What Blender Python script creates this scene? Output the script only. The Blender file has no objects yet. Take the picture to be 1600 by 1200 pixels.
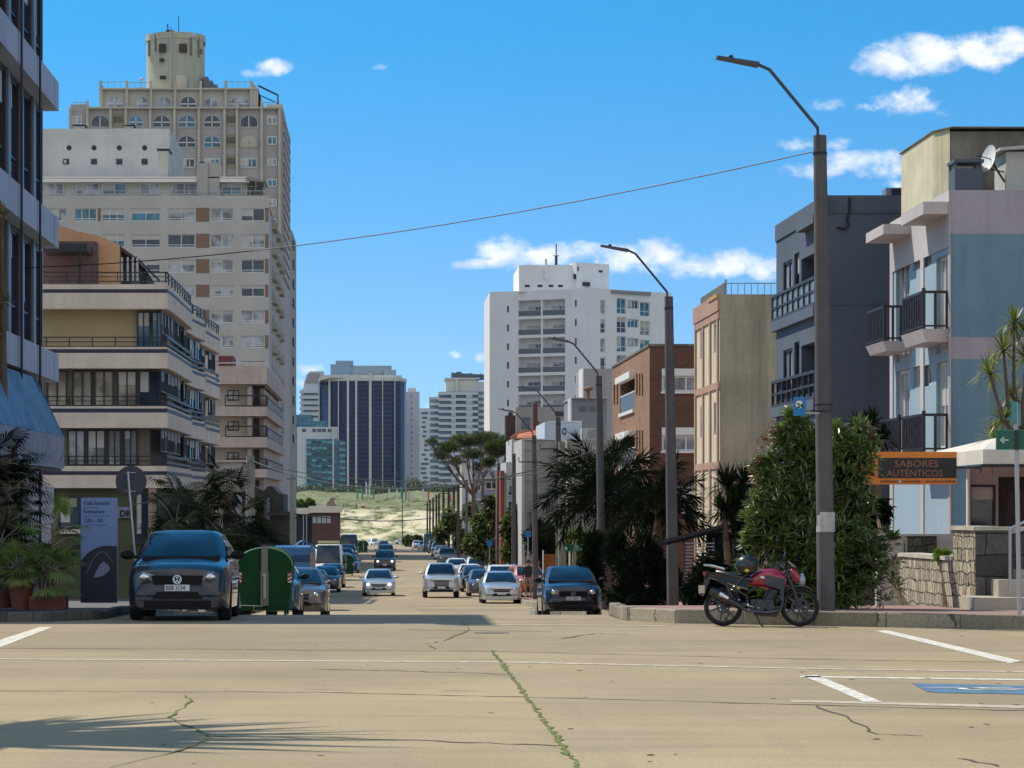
import bpy, bmesh, math, random
from mathutils import Vector, Matrix, noise as mnoise
R = math.radians
rng = random.Random(7)
scene = bpy.context.scene
COL = scene.collection

# ---------------------------------------------------------------- camera
F = 4400.0; VU = 600.0; VV = 785.0; CZ = 1.9
cam_d = bpy.data.cameras.new('camera'); cam = bpy.data.objects.new('camera', cam_d); COL.objects.link(cam)
cam_d.sensor_width = 36; cam_d.lens = 36 * F / 1600
cam_d.shift_x = (800 - VU) / 1600; cam_d.shift_y = (VV - 600) / 1600
cam.location = (0, 0, CZ); cam.rotation_euler = (R(90), 0, 0)
cam_d.clip_start = 0.1; cam_d.clip_end = 20000
scene.camera = cam
# ---------------------------------------------------------------- light
SUN = Vector((-0.72, 0.58, 1.15)).normalized()          # towards the sun
sd = bpy.data.lights.new('sun', 'SUN'); sd.energy = 2.35; sd.angle = R(0.5); sd.color = (1.0, 0.93, 0.80)
so = bpy.data.objects.new('sun', sd); COL.objects.link(so)
so.rotation_euler = SUN.to_track_quat('Z', 'Y').to_euler()
ELEV = math.asin(SUN.z); AZ = math.atan2(SUN.x, SUN.y)
scene.view_settings.view_transform = 'Standard'; scene.view_settings.look = 'None'
scene.view_settings.exposure = 1.05; scene.view_settings.gamma = 1.0
scene.view_settings.use_curve_mapping = False

# ---------------------------------------------------------------- sky
w = bpy.data.worlds.new('World'); scene.world = w; w.use_nodes = True
NT = w.node_tree; NT.nodes.clear()
def wn(t, **k):
    n = NT.nodes.new(t)
    for a, b in k.items(): setattr(n, a, b)
    return n
def wmath(op, a, b=None, c=None, clamp=False):
    n = NT.nodes.new('ShaderNodeMath'); n.operation = op; n.use_clamp = clamp
    for i, v in enumerate((a, b, c)):
        if v is None: continue
        if isinstance(v, (int, float)): n.inputs[i].default_value = v
        else: NT.links.new(v, n.inputs[i])
    return n.outputs[0]
sky = wn('ShaderNodeTexSky', sky_type='NISHITA', sun_disc=False, sun_elevation=ELEV, sun_rotation=AZ,
         altitude=0, air_density=1.0, dust_density=0.15, ozone_density=3.0)
hs = wn('ShaderNodeHueSaturation'); hs.inputs['Saturation'].default_value = 1.24; hs.inputs['Value'].default_value = 0.63
hs.inputs['Hue'].default_value = 0.494
NT.links.new(sky.outputs[0], hs.inputs['Color'])
tc0 = wn('ShaderNodeTexCoord'); sp0 = wn('ShaderNodeSeparateXYZ'); NT.links.new(tc0.outputs['Generated'], sp0.inputs[0])
cb0 = wn('ShaderNodeCombineXYZ'); NT.links.new(sp0.outputs[0], cb0.inputs[0]); NT.links.new(sp0.outputs[1], cb0.inputs[1])
NT.links.new(wmath('MULTIPLY_ADD', wmath('MAXIMUM', sp0.outputs[2], 0.0), 2.1, 0.13), cb0.inputs[2]); nrm = wn('ShaderNodeVectorMath', operation='NORMALIZE')
NT.links.new(cb0.outputs[0], nrm.inputs[0]); NT.links.new(nrm.outputs[0], sky.inputs[0])
gr = wn('ShaderNodeMapRange'); NT.links.new(sp0.outputs[2], gr.inputs[0]); gr.inputs[1].default_value = .055; gr.inputs[2].default_value = .165
tint = wn('ShaderNodeMix', data_type='RGBA'); NT.links.new(gr.outputs[0], tint.inputs[0]); tint.inputs[6].default_value = (.97, .88, .87, 1); tint.inputs[7].default_value = (.40, .89, .90, 1)
sk2 = wn('ShaderNodeMix', data_type='RGBA', blend_type='MULTIPLY'); sk2.inputs[0].default_value = 1; NT.links.new(hs.outputs[0], sk2.inputs[6]); NT.links.new(tint.outputs[2], sk2.inputs[7])
tc = wn('ShaderNodeTexCoord'); sep = wn('ShaderNodeSeparateXYZ'); NT.links.new(tc.outputs['Generated'], sep.inputs[0])
ysafe = wmath('MAXIMUM', sep.outputs[1], 0.05)
cu = wmath('DIVIDE', sep.outputs[0], ysafe); cv = wmath('DIVIDE', sep.outputs[2], ysafe)
comb = wn('ShaderNodeCombineXYZ'); NT.links.new(cu, comb.inputs[0]); NT.links.new(cv, comb.inputs[1])
def wnoise(scale, detail, rough, sy=1.0, off=0):
    m = wn('ShaderNodeMapping'); m.inputs['Scale'].default_value = (1, sy, 1); m.inputs['Location'].default_value = (off, off, 0)
    NT.links.new(comb.outputs[0], m.inputs[0])
    n = wn('ShaderNodeTexNoise'); n.inputs['Scale'].default_value = scale; n.inputs['Detail'].default_value = detail
    n.inputs['Roughness'].default_value = rough; NT.links.new(m.outputs[0], n.inputs['Vector']); return n.outputs[0]
n1 = wnoise(95, 6, 0.62, 1.3); n2 = wnoise(35, 3, 0.5, 1.5, 3.3)
CLOUDS = [  # centre u, v, half widths in photo pixels, strength
 (745,412,52,10,1),(792,392,52,30,1),(850,400,60,22,1),(905,392,50,20,1),(965,402,60,26,1),(1025,402,60,30,1),(1085,418,52,24,1),(1150,412,50,26,1),(1195,420,50,24,1),
 (1395,97,80,28,1.2),(1450,84,90,38,1.3),(1530,80,90,32,1.2),(1600,68,80,30,1.1),(1365,105,30,9,1),
 (1410,162,55,20,.8),(1435,150,30,20,.8),(1300,164,32,14,.7),(1360,168,34,8,.7),
 (1350,256,80,24,.95),(1290,266,80,15,.8),(1410,258,48,20,.85),(1245,224,28,11,.6),(1312,223,28,12,.6),
 (428,106,32,14,.9),(400,116,28,8,.7),(590,105,16,6,.5),(480,578,32,8,.4),(468,600,16,8,.4),(710,553,10,6,.4),(752,556,12,9,.45),(680,640,20,14,.6),
 (1490,178,24,8,.4),(1420,290,60,8,.4),(1440,60,40,12,.8)]
tot = None
for (u, v, a, b, s) in CLOUDS:
    uu = wmath('MULTIPLY', wmath('SUBTRACT', cu, (u - VU) / F), F / a)
    vv = wmath('MULTIPLY', wmath('SUBTRACT', cv, (VV - v) / F), F / b)
    d2 = wmath('MULTIPLY_ADD', vv, vv, wmath('MULTIPLY', uu, uu))
    m = wmath('MULTIPLY', wmath('SUBTRACT', 1.0, d2), s)
    tot = m if tot is None else wmath('MAXIMUM', tot, m)
tot = wmath('MAXIMUM', tot, -1.0)
dens = wmath('ADD', tot, wmath('MULTIPLY', wmath('SUBTRACT', n1, 0.47), 3.2))
dens = wmath('ADD', dens, wmath('MULTIPLY', wmath('SUBTRACT', n2, 0.5), 1.1))
mr = wn('ShaderNodeMapRange', interpolation_type='SMOOTHSTEP'); NT.links.new(dens, mr.inputs[0])
mr.inputs[1].default_value = 0.0; mr.inputs[2].default_value = 1.55
gate = wmath('GREATER_THAN', sep.outputs[1], 0.3)
dens = wmath('MULTIPLY', wmath('MULTIPLY', mr.outputs[0], gate), 0.93)
cr = wn('ShaderNodeValToRGB'); NT.links.new(wnoise(60, 4, .5, 1.4, 8), cr.inputs[0])
cr.color_ramp.elements[0].color = (2.5, 2.75, 3.2, 1); cr.color_ramp.elements[0].position = .35
cr.color_ramp.elements[1].color = (3.9, 3.9, 3.8, 1); cr.color_ramp.elements[1].position = .6
mx = wn('ShaderNodeMix', data_type='RGBA'); NT.links.new(dens, mx.inputs[0]); NT.links.new(sk2.outputs[2], mx.inputs[6]); NT.links.new(cr.outputs[0], mx.inputs[7])
# a bright bank of broken cloud added behind the viewer to fill shaded faces
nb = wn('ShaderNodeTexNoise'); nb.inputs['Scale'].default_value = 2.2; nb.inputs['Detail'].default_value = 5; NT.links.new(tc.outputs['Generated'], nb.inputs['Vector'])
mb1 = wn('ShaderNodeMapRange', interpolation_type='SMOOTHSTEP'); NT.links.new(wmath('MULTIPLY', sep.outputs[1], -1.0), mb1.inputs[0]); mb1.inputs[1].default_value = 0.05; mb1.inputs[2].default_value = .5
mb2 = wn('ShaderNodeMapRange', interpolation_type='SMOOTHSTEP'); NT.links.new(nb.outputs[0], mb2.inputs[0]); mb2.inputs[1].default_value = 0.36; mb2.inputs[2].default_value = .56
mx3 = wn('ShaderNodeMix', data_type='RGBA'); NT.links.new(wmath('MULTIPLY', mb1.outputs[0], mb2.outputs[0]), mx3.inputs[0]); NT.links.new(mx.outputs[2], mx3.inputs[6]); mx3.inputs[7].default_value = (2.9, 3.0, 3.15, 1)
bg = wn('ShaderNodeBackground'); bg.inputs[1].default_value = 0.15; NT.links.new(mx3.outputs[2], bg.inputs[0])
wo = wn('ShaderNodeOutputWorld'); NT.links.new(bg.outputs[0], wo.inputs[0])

# ---------------------------------------------------------------- terrain profile along the street
PROF = [(-400,0),(44,0),(50,-.1),(66.5,-.82),(80,-1.38),(88.6,-1.7),(111,-2.32),(127,-2.66),(154,-3.2),(200,-3.6),(239,-3.85),
        (300,-4.15),(360,-4.6),(490,-6.2),(785,-9.9),(830,-10.2),(1100,-9),(1500,2),(3000,2),(9000,0)]
def zg(y):
    for (a, za), (b, zb) in zip(PROF, PROF[1:]):
        if y <= b: return za + (zb - za) * (y - a) / (b - a)
    return PROF[-1][1]
def X(u, d): return (u - VU) * d / F
def Z(v, d): return CZ + (VV - v) * d / F
def DS(u, x): return x * F / (u - VU)          # depth at which a line x=const shows at column u
def GP(u, v):                                   # point of the flat crossing
    d = CZ * F / (v - VV); return (X(u, d), d)

# ---------------------------------------------------------------- materials
MATS = {}
def newmat(name):
    m = bpy.data.materials.new(name); m.use_nodes = True
    return m, m.node_tree, m.node_tree.nodes['Principled BSDF']
def lnk(t, a, b): t.links.new(a, b)
def nd(t, typ, **k):
    n = t.nodes.new(typ)
    for a, b in k.items():
        if a.startswith('i_'): n.inputs[a[2:]].default_value = b
        else: setattr(n, a, b)
    return n
def srgb(r, g, b):
    f = lambda c: ((c / 255 + .055) / 1.055) ** 2.4 if c > 10 else c / 255 / 12.92
    return (f(r), f(g), f(b))
def pos_noise(t, scale, detail=4, sv=(1, 1, 1), rough=.55):
    g = nd(t, 'ShaderNodeNewGeometry'); m = nd(t, 'ShaderNodeMapping'); m.inputs['Scale'].default_value = sv
    lnk(t, g.outputs['Position'], m.inputs[0]); n = nd(t, 'ShaderNodeTexNoise', i_Scale=scale, i_Detail=detail, i_Roughness=rough)
    lnk(t, m.outputs[0], n.inputs['Vector']); return n.outputs[0]
def mixc(t, fac, a, b, mode='MIX'):
    m = nd(t, 'ShaderNodeMix', data_type='RGBA', blend_type=mode)
    for i, v in ((0, fac), (6, a), (7, b)):
        if isinstance(v, (int, float)): m.inputs[i].default_value = v
        elif isinstance(v, tuple): m.inputs[i].default_value = (*v[:3], 1)
        else: lnk(t, v, m.inputs[i])
    return m.outputs[2]
def ramp(t, val, p0, p1, c0=0.0, c1=1.0):
    m = nd(t, 'ShaderNodeMapRange'); m.inputs[1].default_value = p0; m.inputs[2].default_value = p1
    m.inputs[3].default_value = c0; m.inputs[4].default_value = c1; lnk(t, val, m.inputs[0]); return m.outputs[0]
def plain(name, c, rough=.6, metal=0, coat=0, spec=.5, var=0.0, vs=3):
    if name in MATS: return MATS[name]
    m, t, b = newmat(name); b.inputs['Base Color'].default_value = (*c, 1); b.inputs['Roughness'].default_value = rough
    b.inputs['Metallic'].default_value = metal; b.inputs['Coat Weight'].default_value = coat; b.inputs['Coat Roughness'].default_value = .03
    b.inputs['Specular IOR Level'].default_value = spec
    if var:
        f = ramp(t, pos_noise(t, vs), .35, .65); lnk(t, mixc(t, f, tuple(x * (1 - var) for x in c), tuple(min(1, x * (1 + var)) for x in c)), b.inputs['Base Color'])
    MATS[name] = m; return m
def wall(name, c, stain=.35, var=.10, scale=.5, streak=True, bump=.15, dirt=None, thr=.52):
    """render / concrete with blotches and rain streaks"""
    if name in MATS: return MATS[name]
    m, t, b = newmat(name); b.inputs['Roughness'].default_value = .88; b.inputs['Specular IOR Level'].default_value = .25
    dirt = dirt or tuple(x * .45 for x in c)
    f = ramp(t, pos_noise(t, scale, 6), .35, .68)
    col = mixc(t, f, tuple(x * (1 - var) for x in c), tuple(min(1, x * (1 + var * .6)) for x in c))
    if streak:
        s = ramp(t, pos_noise(t, 1.0, 5, (2.6, 2.6, .16), .65), thr, .8, 0, stain)
        col = mixc(t, s, col, dirt)
        s2 = ramp(t, pos_noise(t, .22, 5, (1, 1, 1), .6), .03 + thr, .8, 0, stain * .8); col = mixc(t, s2, col, dirt)
    col = mixc(t, ramp(t, pos_noise(t, 7, 5, (1, 1, 1), .7), .5, .8, 0, .28), col, dirt)
    lnk(t, col, b.inputs['Base Color'])
    bp = nd(t, 'ShaderNodeBump', i_Strength=bump, i_Distance=.02); lnk(t, pos_noise(t, 14, 5), bp.inputs['Height']); lnk(t, bp.outputs[0], b.inputs['Normal'])
    MATS[name] = m; return m
def brick(name, c1, c2, mortar, sx=.25, sy=.075, axis='xz'):
    if name in MATS: return MATS[name]
    m, t, b = newmat(name); b.inputs['Roughness'].default_value = .9
    g = nd(t, 'ShaderNodeNewGeometry'); s = nd(t, 'ShaderNodeSeparateXYZ'); lnk(t, g.outputs['Position'], s.inputs[0])
    a = nd(t, 'ShaderNodeMath', operation='ADD'); lnk(t, s.outputs[0], a.inputs[0]); lnk(t, s.outputs[1], a.inputs[1])
    cb = nd(t, 'ShaderNodeCombineXYZ'); lnk(t, a.outputs[0], cb.inputs[0]); lnk(t, s.outputs[2], cb.inputs[1])
    br = nd(t, 'ShaderNodeTexBrick'); br.inputs['Scale'].default_value = 1; br.inputs['Brick Width'].default_value = sx; br.inputs['Row Height'].default_value = sy
    br.inputs['Mortar Size'].default_value = .008 if sx < .5 else .02; br.inputs['Color1'].default_value = (*c1, 1); br.inputs['Color2'].default_value = (*c2, 1); br.inputs['Mortar'].default_value = (*mortar, 1)
    lnk(t, cb.outputs[0], br.inputs['Vector'])
    f = ramp(t, pos_noise(t, .8, 5), .3, .7); lnk(t, mixc(t, f, br.outputs[0], mixc(t, .35, br.outputs[0], (.02, .015, .01))), b.inputs['Base Color'])
    MATS[name] = m; return m
def stonewall(name, c, scale=5, stretch=(1, 1, 1.2), dark=(.03, .03, .025), bw=.24, bh=.15, dist=.09):
    if name in MATS: return MATS[name]
    m, t, b = newmat(name); b.inputs['Roughness'].default_value = .95
    g = nd(t, 'ShaderNodeNewGeometry'); s = nd(t, 'ShaderNodeSeparateXYZ')
    ns = nd(t, 'ShaderNodeTexNoise', i_Scale=float(scale), i_Detail=2.0); lnk(t, g.outputs['Position'], ns.inputs['Vector'])
    vm = nd(t, 'ShaderNodeVectorMath', operation='MULTIPLY_ADD'); lnk(t, ns.outputs[1], vm.inputs[0]); vm.inputs[1].default_value = (dist * 2,) * 3; lnk(t, g.outputs['Position'], vm.inputs[2])
    lnk(t, vm.outputs[0], s.inputs[0]); ad = nd(t, 'ShaderNodeMath', operation='ADD'); lnk(t, s.outputs[0], ad.inputs[0]); lnk(t, s.outputs[1], ad.inputs[1])
    cb = nd(t, 'ShaderNodeCombineXYZ'); lnk(t, ad.outputs[0], cb.inputs[0]); lnk(t, s.outputs[2], cb.inputs[1])
    br = nd(t, 'ShaderNodeTexBrick', offset=.37, squash=.6, squash_frequency=3); br.inputs['Scale'].default_value = 1; br.inputs['Brick Width'].default_value = bw; br.inputs['Row Height'].default_value = bh
    br.inputs['Mortar Size'].default_value = .012; br.inputs['Mortar Smooth'].default_value = .3; br.inputs['Bias'].default_value = 0
    br.inputs['Color1'].default_value = (*[x * .62 for x in c], 1); br.inputs['Color2'].default_value = (*[min(1, x * 1.25) for x in c], 1); br.inputs['Mortar'].default_value = (*dark, 1); lnk(t, cb.outputs[0], br.inputs['Vector'])
    cc = mixc(t, ramp(t, pos_noise(t, 16, 6, (1, 1, 1), .7), .38, .7), br.outputs[0], mixc(t, .55, br.outputs[0], dark)); lnk(t, cc, b.inputs['Base Color'])
    bp = nd(t, 'ShaderNodeBump', i_Strength=.9, i_Distance=.04); inv = ramp(t, br.outputs[1], 0, 1, 1, 0); lnk(t, inv, bp.inputs['Height']); lnk(t, bp.outputs[0], b.inputs['Normal'])
    MATS[name] = m; return m
def foliage(name, c1, c2, rough=.45, trans=.25, spec=.5):
    if name in MATS: return MATS[name]
    m, t, b = newmat(name); b.inputs['Roughness'].default_value = rough; b.inputs['Specular IOR Level'].default_value = spec
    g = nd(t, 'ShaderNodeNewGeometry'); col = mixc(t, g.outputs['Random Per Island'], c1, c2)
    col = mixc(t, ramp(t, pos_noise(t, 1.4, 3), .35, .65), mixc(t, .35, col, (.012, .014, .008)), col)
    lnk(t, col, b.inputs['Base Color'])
    tr = nd(t, 'ShaderNodeBsdfTranslucent'); lnk(t, mixc(t, .5, col, (.25, .35, .03)), tr.inputs[0])
    ms = nd(t, 'ShaderNodeMixShader'); ms.inputs[0].default_value = trans
    lnk(t, b.outputs[0], ms.inputs[1]); lnk(t, tr.outputs[0], ms.inputs[2]); lnk(t, ms.outputs[0], t.nodes['Material Output'].inputs[0])
    MATS[name] = m; return m
def glassm(name, c, rough=.06, spec=.8, metal=0.0):
    if name in MATS: return MATS[name]
    m, t, b = newmat(name); b.inputs['Roughness'].default_value = rough; b.inputs['Specular IOR Level'].default_value = spec; b.inputs['Metallic'].default_value = metal
    f = ramp(t, pos_noise(t, .9, 4, (1, 1, .8)), .4, .62)
    lnk(t, mixc(t, f, tuple(x * .5 for x in c), tuple(min(1, x * 1.5) for x in c)), b.inputs['Base Color'])
    bp = nd(t, 'ShaderNodeBump', i_Strength=.06, i_Distance=.05); lnk(t, pos_noise(t, 1.3, 2), bp.inputs['Height']); lnk(t, bp.outputs[0], b.inputs['Normal'])
    MATS[name] = m; return m

# ---------------------------------------------------------------- mesh builder
ROOTLOC = {}
class Face:
    """plane frame: a runs along U, b is world height, n runs outward along N"""
    def __init__(s, O, U, N): s.O = Vector(O); s.U = Vector(U).normalized(); s.N = Vector(N).normalized()
    def p(s, a, b, n=0.0): q = s.O + s.U * a + s.N * n; return Vector((q.x, q.y, q.z + b))
def FRONT(y): return Face((0, y, 0), (1, 0, 0), (0, -1, 0))
def EAST(x): return Face((x, 0, 0), (0, 1, 0), (1, 0, 0))
def WEST(x): return Face((x, 0, 0), (0, 1, 0), (-1, 0, 0))
class MB:
    def __init__(s): s.v = []; s.f = []
    def poly(s, pts):
        i = len(s.v); s.v += [Vector(p) for p in pts]; s.f.append(tuple(range(i, i + len(pts)))); return s
    def add(s, vs, fs):
        i = len(s.v); s.v += [Vector(p) for p in vs]; s.f += [tuple(j + i for j in f) for f in fs]; return s
    def hexa(s, c):
        return s.add(c, [(0, 3, 2, 1), (4, 5, 6, 7), (0, 1, 5, 4), (1, 2, 6, 5), (2, 3, 7, 6), (3, 0, 4, 7)])
    def box(s, x0, x1, y0, y1, z0, z1):
        return s.hexa([(x0, y0, z0), (x1, y0, z0), (x1, y1, z0), (x0, y1, z0), (x0, y0, z1), (x1, y0, z1), (x1, y1, z1), (x0, y1, z1)])
    def obox(s, f, a0, a1, b0, b1, n0, n1):
        c = [f.p(a0, b0, n1), f.p(a1, b0, n1), f.p(a1, b0, n0), f.p(a0, b0, n0), f.p(a0, b1, n1), f.p(a1, b1, n1), f.p(a1, b1, n0), f.p(a0, b1, n0)]
        return s.hexa(c)
    def prism(s, pts, z0, z1, zf=None):
        n = len(pts); i = len(s.v)
        s.v += [Vector((x, y, z0)) for x, y in pts] + [Vector((x, y, z1)) for x, y in pts]
        s.f.append(tuple(i + k for k in reversed(range(n)))); s.f.append(tuple(i + n + k for k in range(n)))
        for k in range(n): l = (k + 1) % n; s.f.append((i + k, i + l, i + n + l, i + n + k))
        return s
    def oprism(s, f, pts, n0, n1):               # outline in (a,b), thickness along N
        n = len(pts); i = len(s.v)
        s.v += [f.p(a, b, n1) for a, b in pts] + [f.p(a, b, n0) for a, b in pts]
        s.f.append(tuple(i + k for k in range(n))); s.f.append(tuple(i + n + k for k in reversed(range(n))))
        for k in range(n): l = (k + 1) % n; s.f.append((i + k, i + n + k, i + n + l, i + l))
        return s
    def tube(s, pts, rad, n=8, caps=True):
        pts = [Vector(p) for p in pts]; rad = rad if isinstance(rad, (list, tuple)) else [rad] * len(pts)
        base = len(s.v); up = None
        for k, p in enumerate(pts):
            d = (pts[min(k + 1, len(pts) - 1)] - pts[max(k - 1, 0)]).normalized()
            if up is None: up = d.orthogonal().normalized()
            up = (up - d * up.dot(d)); up = up.normalized() if up.length > 1e-6 else d.orthogonal().normalized()
            q = d.cross(up)
            for j in range(n):
                a = 2 * math.pi * j / n; s.v.append(p + (up * math.cos(a) + q * math.sin(a)) * rad[k])
        for k in range(len(pts) - 1):
            for j in range(n):
                a = base + k * n + j; b = base + k * n + (j + 1) % n; s.f.append((a, b, b + n, a + n))
        if caps: s.f.append(tuple(base + j for j in reversed(range(n)))); s.f.append(tuple(base + (len(pts) - 1) * n + j for j in range(n)))
        return s
    def lathe(s, prof, c=(0, 0, 0), n=20, axis='z', ang=2 * math.pi, cap=True):
        base = len(s.v); c = Vector(c)
        for r, h in prof:
            for j in range(n):
                a = 2 * math.pi * j / n; x, y = r * math.cos(a), r * math.sin(a)
                s.v.append(c + (Vector((x, y, h)) if axis == 'z' else Vector((h, x, y)) if axis == 'x' else Vector((y, h, x))))
        for k in range(len(prof) - 1):
            for j in range(n):
                a = base + k * n + j; b = base + k * n + (j + 1) % n; s.f.append((a, b, b + n, a + n))
        if cap: s.f.append(tuple(base + j for j in reversed(range(n)))); s.f.append(tuple(base + (len(prof) - 1) * n + j for j in range(n)))
        return s
    def blob(s, c, r, n=10, m=7, jit=0.0):
        c = Vector(c); base = len(s.v); r = r if isinstance(r, (tuple, list)) else (r, r, r)
        for i in range(m + 1):
            th = math.pi * i / m
            for j in range(n):
                a = 2 * math.pi * j / n; k = 1 + (rng.random() - .5) * jit
                s.v.append(c + Vector((r[0] * math.sin(th) * math.cos(a) * k, r[1] * math.sin(th) * math.sin(a) * k, r[2] * math.cos(th) * k)))
        for i in range(m):
            for j in range(n):
                a = base + i * n + j; b = base + i * n + (j + 1) % n; s.f.append((a, a + n, b + n, b))
        return s
    def facade(s, f, a0, a1, b0, b1, holes=(), rec=.2):
        """wall rectangle with real openings rec deep"""
        As = sorted({a0, a1} | {min(max(h[i], a0), a1) for h in holes for i in (0, 2)})
        Bs = sorted({b0, b1} | {min(max(h[i], b0), b1) for h in holes for i in (1, 3)})
        for p, q in zip(As, As[1:]):
            for r, t in zip(Bs, Bs[1:]):
                cx, cy = (p + q) / 2, (r + t) / 2
                if any(h[0] < cx < h[2] and h[1] < cy < h[3] for h in holes): continue
                s.poly([f.p(p, r), f.p(q, r), f.p(q, t), f.p(p, t)])
        for h in holes:
            A0, B0, A1, B1 = h[:4]; rc = h[4] if len(h) > 4 else rec
            s.poly([f.p(A0, B0), f.p(A0, B0, -rc), f.p(A0, B1, -rc), f.p(A0, B1)]); s.poly([f.p(A1, B0, -rc), f.p(A1, B0), f.p(A1, B1), f.p(A1, B1, -rc)])
            s.poly([f.p(A0, B0), f.p(A1, B0), f.p(A1, B0, -rc), f.p(A0, B0, -rc)]); s.poly([f.p(A0, B1, -rc), f.p(A1, B1, -rc), f.p(A1, B1), f.p(A0, B1)])
            s.poly([f.p(A0, B0, -rc), f.p(A1, B0, -rc), f.p(A1, B1, -rc), f.p(A0, B1, -rc)])
        return s
    def mesh(s, name, mat, off=(0, 0, 0), smooth=False, sharp=35, bevel=0):
        me = bpy.data.meshes.new(name); o = Vector(off)
        me.from_pydata([v - o for v in s.v], [], s.f)
        if mat: me.materials.append(mat)
        if smooth:
            me.polygons.foreach_set('use_smooth', [True] * len(me.polygons)); me.set_sharp_from_angle(angle=R(sharp))
        me.update(); return me
    def split(s, name, mat, parent):
        """every loose piece becomes a part of its own"""
        par = list(range(len(s.v)))
        def fd(a):
            while par[a] != a: par[a] = par[par[a]]; a = par[a]
            return a
        for f in s.f:
            for i in f[1:]: par[fd(i)] = fd(f[0])
        G = {}
        for f in s.f: G.setdefault(fd(f[0]), []).append(f)
        for fs in G.values():
            idx = {}; m = MB()
            for f in fs:
                for i in f:
                    if i not in idx: idx[i] = len(m.v); m.v.append(s.v[i])
                m.f.append(tuple(idx[i] for i in f))
            m.build(name, mat, parent)
    def build(s, name, mat, parent=None, local=False, smooth=False, sharp=35, bevel=0, **tg):
        if not s.v: return None
        if parent is None:
            xs = [v.x for v in s.v]; ys = [v.y for v in s.v]; off = Vector(((min(xs) + max(xs)) / 2, (min(ys) + max(ys)) / 2, min(v.z for v in s.v)))
        elif local: off = Vector((0, 0, 0))
        else: off = Vector(ROOTLOC.get(parent.name, (0, 0, 0)))
        o = bpy.data.objects.new(name, s.mesh(name, mat, off, smooth, sharp)); COL.objects.link(o)
        if parent is None: o.location = off; ROOTLOC[o.name] = tuple(off)
        else: o.parent = parent; ROOTLOC[o.name] = ROOTLOC.get(parent.name, (0, 0, 0))
        if bevel:
            bv = o.modifiers.new('bevel', 'BEVEL'); bv.width = bevel; bv.segments = 2; bv.limit_method = 'ANGLE'; bv.angle_limit = R(40)
        if tg: tag(o, **tg)
        return o
def tag(o, label=None, cat=None, group=None, kind=None):
    if label: o['label'] = label
    if cat: o['category'] = cat
    if group: o['group'] = group
    if kind: o['kind'] = kind
    return o
def thing(name, label, cat, loc, rz=0, group=None):
    o = bpy.data.objects.new(name, None); COL.objects.link(o); o.location = loc; o.rotation_euler = (0, 0, rz); o.empty_display_size = .3
    ROOTLOC[o.name] = tuple(loc); return tag(o, label, cat, group)
def copy_tree(o, parent=None):
    c = o.copy(); COL.objects.link(c)
    if parent: c.parent = parent
    for ch in list(o.children): copy_tree(ch, c)
    return c
def text_mb(body, f, a, b, size, n=.01, ext=.004, align='LEFT', sx=1.0, bold=0.0, shear=0.0):
    cu = bpy.data.curves.new('t', 'FONT'); cu.body = body; cu.size = size; cu.align_x = align; cu.extrude = ext; cu.offset = bold; cu.resolution_u = 2; cu.shear = shear
    o = bpy.data.objects.new('t', cu); COL.objects.link(o)
    dg = bpy.context.evaluated_depsgraph_get(); me = bpy.data.meshes.new_from_object(o.evaluated_get(dg))
    mb = MB(); mb.v = [f.p(a + v.co.x * sx, b + v.co.y, n + v.co.z) for v in me.vertices]; mb.f = [tuple(p.vertices) for p in me.polygons]
    bpy.data.objects.remove(o); bpy.data.curves.remove(cu); bpy.data.meshes.remove(me); return mb
def window(parent, f, a0, b0, a1, b1, rec, nx=2, nb=0, fm=None, gm=None, fw=.06, label=None, shut=True):
    """frame part with its pane(s) as a sub-part"""
    m = MB(); fm = fm or MATS['frame_white']
    n0, n1 = -rec + .02, -rec + .09
    m.obox(f, a0, a1, b0, b0 + fw, n0, n1); m.obox(f, a0, a1, b1 - fw, b1, n0, n1)
    m.obox(f, a0, a0 + fw, b0 + fw, b1 - fw, n0, n1); m.obox(f, a1 - fw, a1, b0 + fw, b1 - fw, n0, n1)
    for i in range(1, nx):
        c = a0 + (a1 - a0) * i / nx; m.obox(f, c - fw * .45, c + fw * .45, b0 + fw, b1 - fw, n0, n1 - .01)
    if nb:
        c = b0 + (b1 - b0) * nb; m.obox(f, a0 + fw, a1 - fw, c - fw * .4, c + fw * .4, n0, n1 - .015)
    fr = m.build('window', fm, parent)
    if label: fr['label'] = label
    hh = abs(hash((round(a0 * 7), round(b0 * 7)))) % 10
    if shut and hh < 6:
        q = (.25, .4, .6, .3, .8, .5)[hh]; sm = MB(); sm.obox(f, a0 + fw, a1 - fw if hh % 2 else (a0 + a1) / 2, b1 - (b1 - b0) * q, b1 - fw, n0 + .025, n0 + .04); sm.build('shutter', MATS['shutter_pale'], fr)
    g = MB(); g.poly([f.p(a0 + fw * .8, b0 + fw * .8, n0 + .02), f.p(a1 - fw * .8, b0 + fw * .8, n0 + .02), f.p(a1 - fw * .8, b1 - fw * .8, n0 + .02), f.p(a0 + fw * .8, b1 - fw * .8, n0 + .02)])
    g.build('pane', gm or MATS['glass_dark'], fr)
    return fr
def railing(parent, f, a0, a1, b0, b1, n, mat, sp=.12, bar=.012, post=1.2, name='railing', mid=False, rail=.03):
    m = MB(); m.obox(f, a0, a1, b1 - rail, b1, n - rail / 2, n + rail / 2); m.obox(f, a0, a1, b0, b0 + rail * .8, n - rail * .4, n + rail * .4)
    if sp:
        k = max(1, int(abs(a1 - a0) / sp))
        for i in range(k + 1):
            c = a0 + (a1 - a0) * i / k; m.obox(f, c - bar, c + bar, b0 + rail * .8, b1 - rail, n - bar, n + bar)
    if mid: m.obox(f, a0, a1, (b0 + b1) / 2 - .02, (b0 + b1) / 2 + .02, n - .012, n + .012)
    return m.build(name, mat, parent)
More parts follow.
